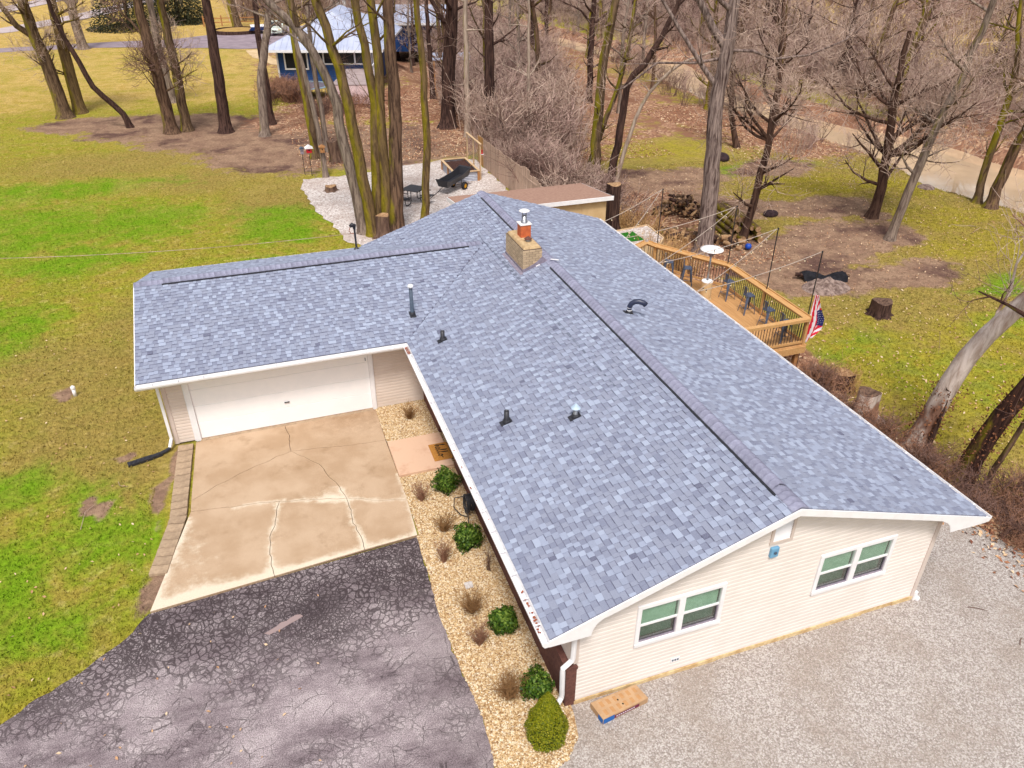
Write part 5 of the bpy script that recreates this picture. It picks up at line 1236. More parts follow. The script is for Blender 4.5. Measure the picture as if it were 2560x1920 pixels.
# gravel putting box behind deck
pb = thing('gravel_planter_box', (12.6,21.5,hz(12.6,21.5)), 'timber edged gravel bed with a bright green turf mat beyond the deck', 'planter')
PQ = [(11.0,22.3),(13.55,22.65),(13.45,20.9),(13.0,20.35),(11.0,20.3)]
for a, b_ in zip(PQ, PQ[1:]+PQ[:1]):
    zb = min(hz(*a),hz(*b_))-0.1; MB().beam((a[0],a[1],(0.2+zb)/2),(b_[0],b_[1],(0.2+zb)/2),0.06,0.2-zb).build('edge_timber', M_WOODP, pb)
m = MB(); m.add([(a,b_,0.15) for a,b_ in PQ[::-1]],[(0,1,2,3,4)]); m.build('gravel_fill', M_GRAVELF, pb)
MB().hexa([(11.5,20.95,0.155),(12.5,20.98,0.155),(12.5,22.15,0.155),(11.5,22.0,0.155)],[(11.5,20.95,0.17),(12.5,20.98,0.17),(12.5,22.15,0.17),(11.5,22.0,0.17)]).build('turf_mat', M_TURF, pb)
MB().lathe((12.2,21.9,0.172),[(0,0),(0.05,0.02),(0.05,0.06),(0,0.09)],8).build('cup', M_BULB, pb)
# ================================================================== back yard
# tan shed with low reddish roof
sh = thing('tan_shed', (7.4,22.6,0), 'tan panel shed with low reddish brown roof behind the house', 'shed')
x0, x1, y0, y1 = 4.45, 10.5, 21.05, 24.1
sd_ = MB(); sd_.box(x0,x1,y0,y0+0.05,-0.3,2.28); sd_.box(x0,x1,y1-0.05,y1,-0.3,1.95); sd_.prism([(x0,y0,-0.3),(x0,y1,-0.3),(x0,y1,1.93),(x0,y0,2.28)],(0.05,0,0)); sd_.prism([(x1-0.05,y0,-0.3),(x1-0.05,y1,-0.3),(x1-0.05,y1,1.93),(x1-0.05,y0,2.28)],(0.05,0,0))
wl = sd_.build('wall', M_TAN, sh)
k = 0
while x0+k*1.22 < x1-0.1:
    a = x0+k*1.22; MB().box(a+0.01,min(a+1.21,x1)-0.005,y0-0.014,y0-0.001,-0.2,2.27).build('wall_panel', M_TAN, wl); k += 1
for k in range(2): MB().box(x1+0.001,x1+0.014,y0+0.02+k*1.5,y0+1.5+k*1.5,-0.2,1.92).build('wall_panel', M_TAN, wl)
rf = MB(); rf.hexa([(4.2,20.88,2.30),(10.72,20.88,2.30),(10.72,24.3,1.90),(4.2,24.3,1.90)],[(4.2,20.88,2.40),(10.72,20.88,2.40),(10.72,24.3,2.0),(4.2,24.3,2.0)]); rfo = rf.build('roof', M_REDROOF, sh)
m = MB(); m.box(4.18,10.74,20.84,20.878,2.24,2.415); m.build('front_fascia', M_WHITE, rfo); m = MB(); m.prism([(4.16,20.86,2.22),(4.16,24.3,1.82),(4.16,24.3,1.99),(4.16,20.86,2.39)],(0.035,0,0)); m.build('side_fascia', M_WHITE, rfo)
m = MB(); m.prism([(10.722,20.88,2.22),(10.722,24.3,1.82),(10.722,24.3,1.99),(10.722,20.88,2.39)],(0.035,0,0)); m.build('side_fascia', M_WHITE, rfo)
# privacy fence
fn = thing('privacy_fence', (9.2,30.5,0), 'weathered wooden picket privacy fence at the edge of the woods', 'fence')
R = random.Random(6); y = 36.2; k = 0
for z_ in (0.45,1.4): MB().beam((9.29,36.2,z_),(9.24,25.0,z_),0.04,0.09).build('fence_rail', M_FENCE, fn)
while y > 25.0:
    h = np.interp(y,[25,26.5,28,28.6,31,36.2],[1.5,1.75,1.95,1.78,1.72,1.62])+R.uniform(-0.03,0.03)
    if 27.0 < y < 27.3: h -= 0.15
    x = 9.25+R.uniform(-0.006,0.006)
    MB().hexa([(x-0.011,y-0.138,0.02),(x+0.011,y-0.138,0.02),(x+0.011,y,0.02),(x-0.011,y,0.02)],[(x-0.011,y-0.138,h+R.uniform(-.01,.01)),(x+0.011,y-0.138,h),(x+0.011,y,h),(x-0.011,y,h)]).build('picket', M_FENCEN if y > 35.2 else M_FENCE, fn); y -= 0.146
for y in (36.1,33.6,31.1,28.6,26.1): MB().box(9.28,9.37,y-0.045,y+0.045,-0.1,1.6).build('fence_post', M_FENCE, fn)
# raised bed with corrugated sides
rb_ = thing('raised_garden_bed', (7.45,33.9,0), 'raised garden bed with corrugated metal sides and timber frame', 'garden bed')
X0,X1,Y0,Y1,H_ = 6.78,8.16,32.62,35.35,0.58
for (a,b_) in ((X0,Y0),(X1,Y0),(X0,Y1),(X1,Y1),(X0,(Y0+Y1)/2),(X1,(Y0+Y1)/2)): MB().box(a-0.06,a+0.06,b_-0.06,b_+0.06,-0.02,H_-0.02).build('corner_post', M_WOOD2, rb_)
def corr(a, b_, z0, z1):
    A, B_ = Vector((*a,0)), Vector((*b_,0)); t = (B_-A).normalized(); o = Vector((t.y,-t.x,0)); m = MB(); n = 30
    P = [(z0+(z1-z0)*k/n, 0.014*math.sin(k/n*2*math.pi*6)) for k in range(n+1)]
    m.add([A+o*q+Vector((0,0,z)) for z,q in P]+[B_+o*q+Vector((0,0,z)) for z,q in P], [(k,n+1+k,n+2+k,k+1) for k in range(n)]); return m.build('corrugated_panel', M_CORR, rb_)
corr((X0+.06,Y0),(X1-.06,Y0),0.02,H_-0.03); corr((X1-.06,Y1),(X0+.06,Y1),0.02,H_-0.03); corr((X0,Y1-.06),(X0,Y0+.06),0.02,H_-0.03); corr((X1,Y0+.06),(X1,Y1-.06),0.02,H_-0.03)
for q in ((X0-.08,X1+.08,Y0-.09,Y0+.05),(X0-.08,X1+.08,Y1-.05,Y1+.09),(X0-.09,X0+.05,Y0+.05,Y1-.05),(X1-.05,X1+.09,Y0+.05,Y1-.05)): MB().box(*q,H_-0.018,H_+0.02).build('top_board', M_WOODP, rb_)
R = np.random.default_rng(3); X, Y = np.meshgrid(np.linspace(X0+.02,X1-.02,16), np.linspace(Y0+.02,Y1-.02,28)); n = 16
Z = 0.46+0.03*R.random(X.shape); F = [(j*n+i,j*n+i+1,(j+1)*n+i+1,(j+1)*n+i) for j in range(27) for i in range(n-1)]
m = MB(); m.add(list(zip(X.ravel(),Y.ravel(),Z.ravel())),F); m.build('soil', M_SOIL, rb_)
tr = thing('garden_trellis', (8.32,34.0,0), 'pale timber trellis frame standing over the raised garden bed', 'trellis')
for y in (32.75,34.05,35.35): MB().box(8.29,8.36,y-0.035,y+0.035,-0.02,1.98).build('upright', M_WOODP, tr)
MB().box(8.27,8.38,32.65,35.45,1.98,2.03).build('top_rail', M_WOODP, tr)
m = MB()
for k in range(12): z = 0.7+k*0.11; m.tube([(8.325,32.8,z),(8.325,35.3,z)],0.003,3,False)
for k in range(22): y = 32.85+k*0.112; m.tube([(8.325,y,0.62),(8.325,y,1.97)],0.003,3,False)
m.build('wire_mesh', M_STEEL, tr)
hb = thing('hummingbird_feeder', (8.42,32.9,1.62), 'small red feeder hanging beside the trellis end', 'feeder')
m = MB(); m.lathe((8.46,32.85,1.42), [(0.07,0),(0.07,0.03),(0.035,0.05),(0.05,0.2),(0.0,0.24)],12); m.build('reservoir', M_RED, hb); MB().lathe((8.46,32.85,1.38),[(0.1,0),(0.1,0.03),(0.0,0.035)],12).build('tray', M_WHITE, hb)
MB().tube([(8.36,32.8,1.85),(8.46,32.85,1.83),(8.46,32.85,1.64)],0.006,5).build('hook', M_DMET, hb)
# garden cart tipped on its drawbar
gc = thing('garden_cart', (6.5,31.2,0), 'black poly dump cart with yellow wheel rim on the gravel yard', 'cart')
def cartp(u, v, s):   # u along length 0 rear..1 front(drawbar), v side -1..1, s height 0 floor..1 rim
    a = Vector((7.15,31.95)); b_ = Vector((5.62,30.75)); p = a.lerp(b_, u); t = (b_-a).normalized(); o = Vector((t.y,-t.x)); wd = 0.30+0.10*s
    z = 0.42+0.20*(1-u)+s*(0.30+0.16*max(0,(0.35-u)/0.35)**1.2+0.10*max(0,(u-0.9)/0.1))
    p = p+t*(0.12*s*(2*u-1)); q = p+o*(wd*v); return (q.x,q.y,z)
m = MB(); us = [0,0.08,0.2,0.35,0.6,0.9,1.0]; ring = []
for s_, inn in ((0,0),(0.5,0),(1,0)): pass
n = len(us)
def shell(off, flip):
    vs = [cartp(u*(1-off*2)+off, v*(1-off*1.5), s_ if s_ > 0 else off*0.8) for s_ in (0,1) for v in (-1,1) for u in us]
    fs = []
    for i in range(n-1):
        fs += [(i,i+1,2*n+i+1,2*n+i),(n+i+1,n+i,3*n+i,3*n+i+1),(i+1,i,n+i,n+i+1)]
    fs += [(n,0,2*n,3*n),(n-1,2*n-1,4*n-1,3*n-1)]
    return vs, [f[::-1] for f in fs] if flip else fs
va, fa_ = shell(0.0, False); vb, fb_ = shell(0.045, True); m.add(va, fa_); m.add(vb, fb_)
rimq = []
N4 = 4*n
for i in range(n-1): rimq += [(2*n+i,2*n+i+1,N4+2*n+i+1,N4+2*n+i),(3*n+i+1,3*n+i,N4+3*n+i,N4+3*n+i+1)]
rimq += [(2*n,N4+2*n,N4+3*n,3*n),(3*n-1,4*n-1,N4+4*n-1,N4+3*n-1)]
m.f += [tuple(q) for q in rimq]; m.m += [0]*len(rimq)
m.build('tub', M_BLACK, gc)
MB().tube([cartp(1.0,0,0.1),(5.3,30.5,0.30),(4.75,30.1,0.10)],0.022,8).build('drawbar', M_DMET, gc)
ax0 = Vector((6.72,31.62,0.2)); od = Vector((Vector((7.15,31.95)).y-30.75, -(7.15-5.62),0)); tdir = Vector((5.62-7.15,30.75-31.95,0)).normalized(); od = Vector((tdir.y,-tdir.x,0))
for s_ in (-1,1):
    c_ = ax0+od*(0.40*s_); wv = MB()
    prof = [(0.12,-0.07),(0.2,-0.075),(0.215,-0.03),(0.215,0.03),(0.2,0.075),(0.12,0.07)]; nn = 20; vs = []
    for r_, w_ in prof:
        for k in range(nn): a = 2*math.pi*k/nn; vs.append(c_+tdir*(r_*math.cos(a))+Vector((0,0,r_*math.sin(a)+0.015))+od*w_)
    wv.add(vs,[(i*nn+k,i*nn+(k+1)%nn,(i+1)*nn+(k+1)%nn,(i+1)*nn+k) for i in range(5) for k in range(nn)]); wo_ = wv.build('wheel', M_RUBBER, gc)
    rm = MB(); vs = []
    for r_, w_ in ((0.125,0.055),(0.125,-0.055),(0.05,0.06)): 
        for k in range(nn): a = 2*math.pi*k/nn; vs.append(c_+tdir*(r_*math.cos(a))+Vector((0,0,r_*math.sin(a)+0.015))+od*w_)
    for w_ in (0.05,-0.05): vs += [c_+Vector((0,0,0.015))+od*w_]
    rm.add(vs,[(k,(k+1)%nn,3*nn) for k in range(nn)]+[(nn+(k+1)%nn,nn+k,3*nn+1) for k in range(nn)]+[(k,nn+k,nn+(k+1)%nn,(k+1)%nn) for k in range(nn)]); rm.build('rim', M_YEL, wo_)
m = MB(); m.tube([ax0-od*0.38,ax0+od*0.38],0.018,8); m.tube([ax0-od*0.2,ax0-od*0.2+Vector((0,0,0.3))],0.018,6); m.tube([ax0+od*0.2,ax0+od*0.2+Vector((0,0,0.3))],0.018,6); m.build('axle', M_DMET, gc)
# metal picnic table with joined seats
pt = thing('metal_picnic_table', (3.88,30.05,0), 'square dark metal picnic table with curved tube legs on the gravel yard', 'picnic table')
cx, cy = 3.88,30.05; ang = 0.75; ca, sa = math.cos(ang), math.sin(ang)
def L2(a,b_,z): return (cx+a*ca-b_*sa, cy+a*sa+b_*ca, z)
MB().hexa([L2(*q,0.72) for q in ((-.5,-.5),(.5,-.5),(.5,.5),(-.5,.5))],[L2(*q,0.755) for q in ((-.5,-.5),(.5,-.5),(.5,.5),(-.5,.5))]).build('table_top', M_DMET, pt, bevel=0.02)
for a in (0,1,2,3):
    r2 = lambda p: L2(p[0]*math.cos(a*1.5708)-p[1]*math.sin(a*1.5708), p[0]*math.sin(a*1.5708)+p[1]*math.cos(a*1.5708), p[2])
    st_ = MB().hexa([r2(q) for q in ((-.42,-1.0,.43),(.42,-1.0,.43),(.3,-.72,.43),(-.3,-.72,.43))],[r2(q) for q in ((-.42,-1.0,.46),(.42,-1.0,.46),(.3,-.72,.46),(-.3,-.72,.46))]).build('seat', M_DMET, pt, bevel=0.01)
    MB().tube([r2(q) for q in ((0.05,-.35,.72),(0.05,-.35,.2),(0.05,-.45,.06),(0.05,-.62,.03),(0.05,-.8,.05),(0.05,-.88,.2),(0.05,-.88,.43))],0.022,8).build('leg', M_DMET, pt, smooth=True)
    MB().tube([r2(q) for q in ((0.05,-.35,.40),(0.05,-.75,.41))],0.018,6).build('brace', M_DMET, pt)
# bird houses
def birdhouse(x,y,z,w,h,matb,matr,label,name='bird_house',pole=True):
    t = thing(name,(x,y,hz(x,y)) if pole else (x,y,z-h),label,'bird house')
    MB().box(x-w,x+w,y-w,y+w,z-h,z).build('box', matb, t)
    MB().prism([(x-w*1.5,y-w*1.4,z-0.01),(x+w*1.5,y-w*1.4,z-0.01),(x+w*1.5,y-w*1.4,z+0.015),(x,y-w*1.4,z+w*1.0),(x-w*1.5,y-w*1.4,z+0.015)],(0,w*2.8,0)).build('roof', matr, t)
    MB().tube([(x,y-w-0.008,z-h*0.4),(x,y-w+0.01,z-h*0.4)],w*0.3,10).build('hole', M_INK, t)
    if pole: MB().tube([(x,y+w,hz(x,y)-0.05),(x,y+w,z)],0.02,6).build('pole', M_DMET, t)
birdhouse(-0.62,36.4,1.62,0.15,0.25,M_RED,M_WHITE,'red bird house with white roof on a thin pole at the lawn edge')
birdhouse(-0.98,36.8,1.52,0.09,0.30,M_LEAD,M_SLATE,'small grey nest box on a pole beside the red bird house')
birdhouse(0.06,35.88,1.75,0.12,0.3,M_WOOD2,M_WOOD2,'wooden feeder box fixed to a thin trunk','tree_feeder',pole=False)
# ---------------------------------------------------------------- stumps
def stump(x,y,z,r,h,label,mat=M_STUMP,tilt=(0,0),hollow=False,seed=1,flare=1.45):
    t = thing('tree_stump',(x,y,z),label,'stump'); R = random.Random(seed); n = 24; vs = []
    ph = [R.random()*6 for _ in range(4)]
    for f_, rr in ((-0.12,flare*1.15),(0.0,flare),(0.12,1.2),(0.3,1.06),(0.65,1.0),(1.0,0.97)):
        for k in range(n):
            a = 2*math.pi*k/n; w = 1+0.07*math.sin(3*a+ph[0])+0.05*math.sin(5*a+ph[1])+(rr-1)*0.5*math.sin(6*a+ph[2])+0.03*math.sin(11*a+ph[3])
            q = r*rr*w; vs.append((x+q*math.cos(a)+tilt[0]*f_*h, y+q*math.sin(a)+tilt[1]*f_*h, z+f_*h+(0.03*math.sin(2*a+ph[0]) if f_ == 1 else 0)))
    m = MB(); m.add(vs,[(i*n+k,i*n+(k+1)%n,(i+1)*n+(k+1)%n,(i+1)*n+k) for i in range(5) for k in range(n)]); m.build('bark', mat, t, smooth=True)
    tp = vs[-n:]; c_ = Vector((x+tilt[0]*h,y+tilt[1]*h,z+h-(0.0 if not hollow else 0.12)))
    m = MB(); inner = [Vector(v).lerp(Vector((c_.x,c_.y,v[2])),0.45) for v in tp]
    m.add([tuple(v) for v in tp]+[tuple(v) for v in inner]+[c_],[(k,(k+1)%n,n+(k+1)%n,n+k) for k in range(n)]+[(n+k,n+(k+1)%n,2*n) for k in range(n)])
    m.build('cut_top', M_LOGEND if not hollow else M_STUMP, t); return t
stump(1.42,25.55,0,0.30,1.05,'tall sawn stump at the foot of the mossy multi stem tree',seed=2,flare=1.7)
stump(0.02,33.4,0,0.30,0.28,'low flat stump in the gravel yard',seed=3)
stump(1.15,39.1,0,0.32,1.25,'tall broken rotten stump on the bare dirt',seed=4,tilt=(-0.15,0),hollow=True)
stump(13.3,7.25,hz(13.3,7.25),0.34,0.95,'pale hollow stump beside the eave above the leafy bank',M_BK_LEAN,seed=5,hollow=True)
stump(14.2,9.2,hz(14.2,9.2),0.30,0.6,'stump smothered in brown vines on the leafy bank',M_BK_VINE,seed=6)
stump(19.42,13.35,-1.2,0.40,0.66,'dark stump standing in the mossy lower lawn',M_BK_DARK,seed=7,hollow=True)
stump(12.0,23.4,hz(12.0,23.4),0.34,2.3,'tall dark sawn trunk at the shed corner',M_BK_DARK,seed=8)
stump(13.9,22.6,hz(13.9,22.6),0.40,0.62,'wide grey stump behind the gravel planter box',seed=9)
# ---------------------------------------------------------------- fire pit: tarp over charred logs, ash mound
am = thing('ash_mound',(19.2,16.4,-1.2),'mound of grey ash and rubble beside the black tarp','mound')
n = 40; vs = []; R = np.random.default_rng(5)
for j in range(n+1):
    for i in range(n+1):
        u, v = i/n*2-1, j/n*2-1; r_ = math.hypot(u,v); z = max(0,1-r_)**0.8*0.42*(1+0.35*math.sin(u*9)*math.sin(v*8))+R.random()*0.03*(r_ < 0.95)
        x, y = 19.2+u*1.15, 16.35+v*0.85; vs.append((x,y,hz(x,y)-0.02+z))
m = MB(); m.add(vs,[(j*(n+1)+i,j*(n+1)+i+1,(j+1)*(n+1)+i+1,(j+1)*(n+1)+i) for j in range(n) for i in range(n)]); m.build('rubble', M_ASH, am)
tpn = thing('black_tarp',(19.6,17.2,-1.2),'crumpled black tarp lying over logs at the fire pit','tarp')
n1_, n2_ = 46, 16; vs = []
for j in range(n2_+1):
    for i in range(n1_+1):
        u, v = i/n1_, j/n2_*2-1; x = 18.7+u*1.85+0.03*v; y = 17.45-0.55*u+v*0.30*(1+0.25*math.sin(u*8)); z = -1.2+0.34*(1-v*v)**0.6*(0.75+0.35*math.sin(u*7+0.5)+0.15*math.sin(u*17+v*3))+0.03*math.sin(v*11+u*23)
        vs.append((x,y,max(z,hz(x,y)+0.01)))
m = MB(); m.add(vs,[(j*(n1_+1)+i,j*(n1_+1)+i+1,(j+1)*(n1_+1)+i+1,(j+1)*(n1_+1)+i) for j in range(n2_) for i in range(n1_)]); m.build('sheet', pm('black_tarp_sheet',(0.006,0.006,0.009,1),(0.014,0.014,0.02,1),6,0.75,0.2,20,spec=0.2), tpn, smooth=True)
lgm = M_BK_BROWN
def log(a, b_, r, label, group, mat=M_BK_BROWN, name='log'):
    A, B_ = Vector(a), Vector(b_); t = thing(name, (A+B_)/2-Vector((0,0,r)), label, 'log', group)
    MB().tube([A,A.lerp(B_,.35)+Vector((0,0,0.01)),A.lerp(B_,.7),B_],[r*1.04,r,r*0.97,r*0.93],10,False).build('bark', mat, t, smooth=True)
    d_ = (B_-A).normalized()
    for p, s_, rr in ((A,-1,r*1.04),(B_,1,r*0.93)): MB().tube([p-d_*s_*0.01,p+d_*s_*0.002],rr*0.985,10).build('sawn_end', M_LOGEND, t)
    return t
log((18.5,17.65,-1.0),(18.95,17.3,-0.98),0.09,'charred log end sticking out of the black tarp beside the pole','logs under the tarp',M_BK_DARK)
log((20.3,17.0,-1.05),(20.75,16.75,-1.02),0.08,'tan log end sticking out of the far end of the black tarp','logs under the tarp',M_BK_BROWN)
# ---------------------------------------------------------------- wood piles
R = random.Random(21)
for row, (cnt, z0) in enumerate(((8,-1.04),(7,-0.76),(6,-0.48),(3,-0.22))):
    for k in range(cnt):
        f_ = (k+0.5*row)/8; a = Vector((18.75,25.6)).lerp(Vector((20.3,24.5)), f_); b_ = Vector((18.35,22.9)).lerp(Vector((19.85,22.1)), f_); r = R.uniform(0.12,0.17); j = R.uniform(-0.25,0.25)
        d_ = (b_-a).normalized(); a = a+d_*j; b_ = b_+d_*(j+R.uniform(-0.4,0.3))
        log((a.x,a.y,z0+R.uniform(-.03,.03)),(b_.x,b_.y,z0+R.uniform(-.03,.03)),r,'long mossy log stacked in the pile behind the shaggy tree','long mossy logs in the stack',M_BK_MOSS if R.random() < 0.75 else M_BK_HALF)
def billet(c, d_, r, l, label, group, mats):
    C_, D = Vector(c), Vector(d_).normalized()*l/2
    mt_ = R.choice(mats); pre = {M_BK_BROWN: 'brown barked ', M_BK_DARK: 'dark barked ', M_LOGEND: 'pale peeled ', M_BK_HALF: 'mossy '}[mt_]
    log(C_-D, C_+D, r, pre+label, pre+group, mt_, 'firewood_piece')
for k in range(110):
    u, v = R.random(), R.random(); h = R.random()*0.95*(1-abs(2*u-1)**2); a = Vector((16.9,27.9)).lerp(Vector((19.0,26.2)), u)+Vector((-0.45,-0.55))*(v-0.5)*2
    billet((a.x,a.y,hz(a.x,a.y)+0.08+h),(R.uniform(-1,1),R.uniform(-1,1),R.uniform(-.35,.35)),R.uniform(0.05,0.10),R.uniform(0.35,0.5),'split firewood piece heaped in the pile behind the shaggy tree','split firewood heap',[M_BK_BROWN,M_BK_DARK,M_LOGEND])
for k in range(46):
    u = R.random(); a = Vector((15.2,24.2)).lerp(Vector((18.3,21.3)), u)+Vector((R.uniform(-.5,.5),R.uniform(-.7,.7)))
    if (a-Vector((16.27,21.76))).length < 0.75: a += Vector((0.9,0.6))
    billet((a.x,a.y,hz(a.x,a.y)+R.uniform(0.1,0.45)),(R.uniform(-1,1),R.uniform(-1,1),R.uniform(-.5,.5)),R.uniform(0.07,0.14),R.uniform(0.3,0.55),'loose log round scattered around the foot of the shaggy tree','log rounds around the shaggy tree',[M_BK_BROWN,M_BK_HALF,M_LOGEND,M_BK_DARK])
bl = thing('blue_ball',(18.5,21.3,-1.2),'bright blue ball on the ground near the woodpile','ball')
m = MB(); m.lathe((18.5,21.3,-1.19),[(0.16*math.sin(k*math.pi/12),0.16-0.16*math.cos(k*math.pi/12)) for k in range(13)],20,cap=False); m.build('ball', M_BLUEP, bl, smooth=True)
MB().lathe((18.5,21.3,-0.872),[(0.02,0),(0.025,0.03),(0.0,0.035)],8).build('valve', M_YEL, bl)
def rock(x,y,z,r,label,seed,mat=M_ASH,grp=None):
    R_ = np.random.default_rng(seed); m = bmesh.new(); bmesh.ops.create_icosphere(m, subdivisions=3, radius=r)
    for v in m.verts: v.co *= 1+0.12*math.sin(v.co.x*7/r*0.3+seed)+0.1*math.sin(v.co.y*9/r*0.3+seed*2); v.co.z *= 0.6
    me = bpy.data.meshes.new('rock'); m.to_mesh(me); m.free(); me.materials.append(mat); o = bpy.data.objects.new('rock', me); COL.objects.link(o); o.location = (x,y,z); tag(o,label,'rock',grp)
rock(34.6,26.6,-1.45,0.6,'large tan boulder at the creek edge',1); rock(35.8,25.6,-1.6,0.4,'small dark boulder on the creek bank',2,M_BK_DARK)
M_BURNT = pm('dark_brush_pile',S(70,52,56),S(44,32,36),6,1.0,0.8,14)
for x, y, r, lb, sd2 in ((26.3,35.8,0.55,'dark lump of debris on the mossy flat beyond the woods',3),(22.6,25.2,0.38,'dark rotten root ball behind the leaning tree at the woodpile',4)): rock(x,y,hz(x,y)+r*0.25,r,lb,sd2,M_BURNT)
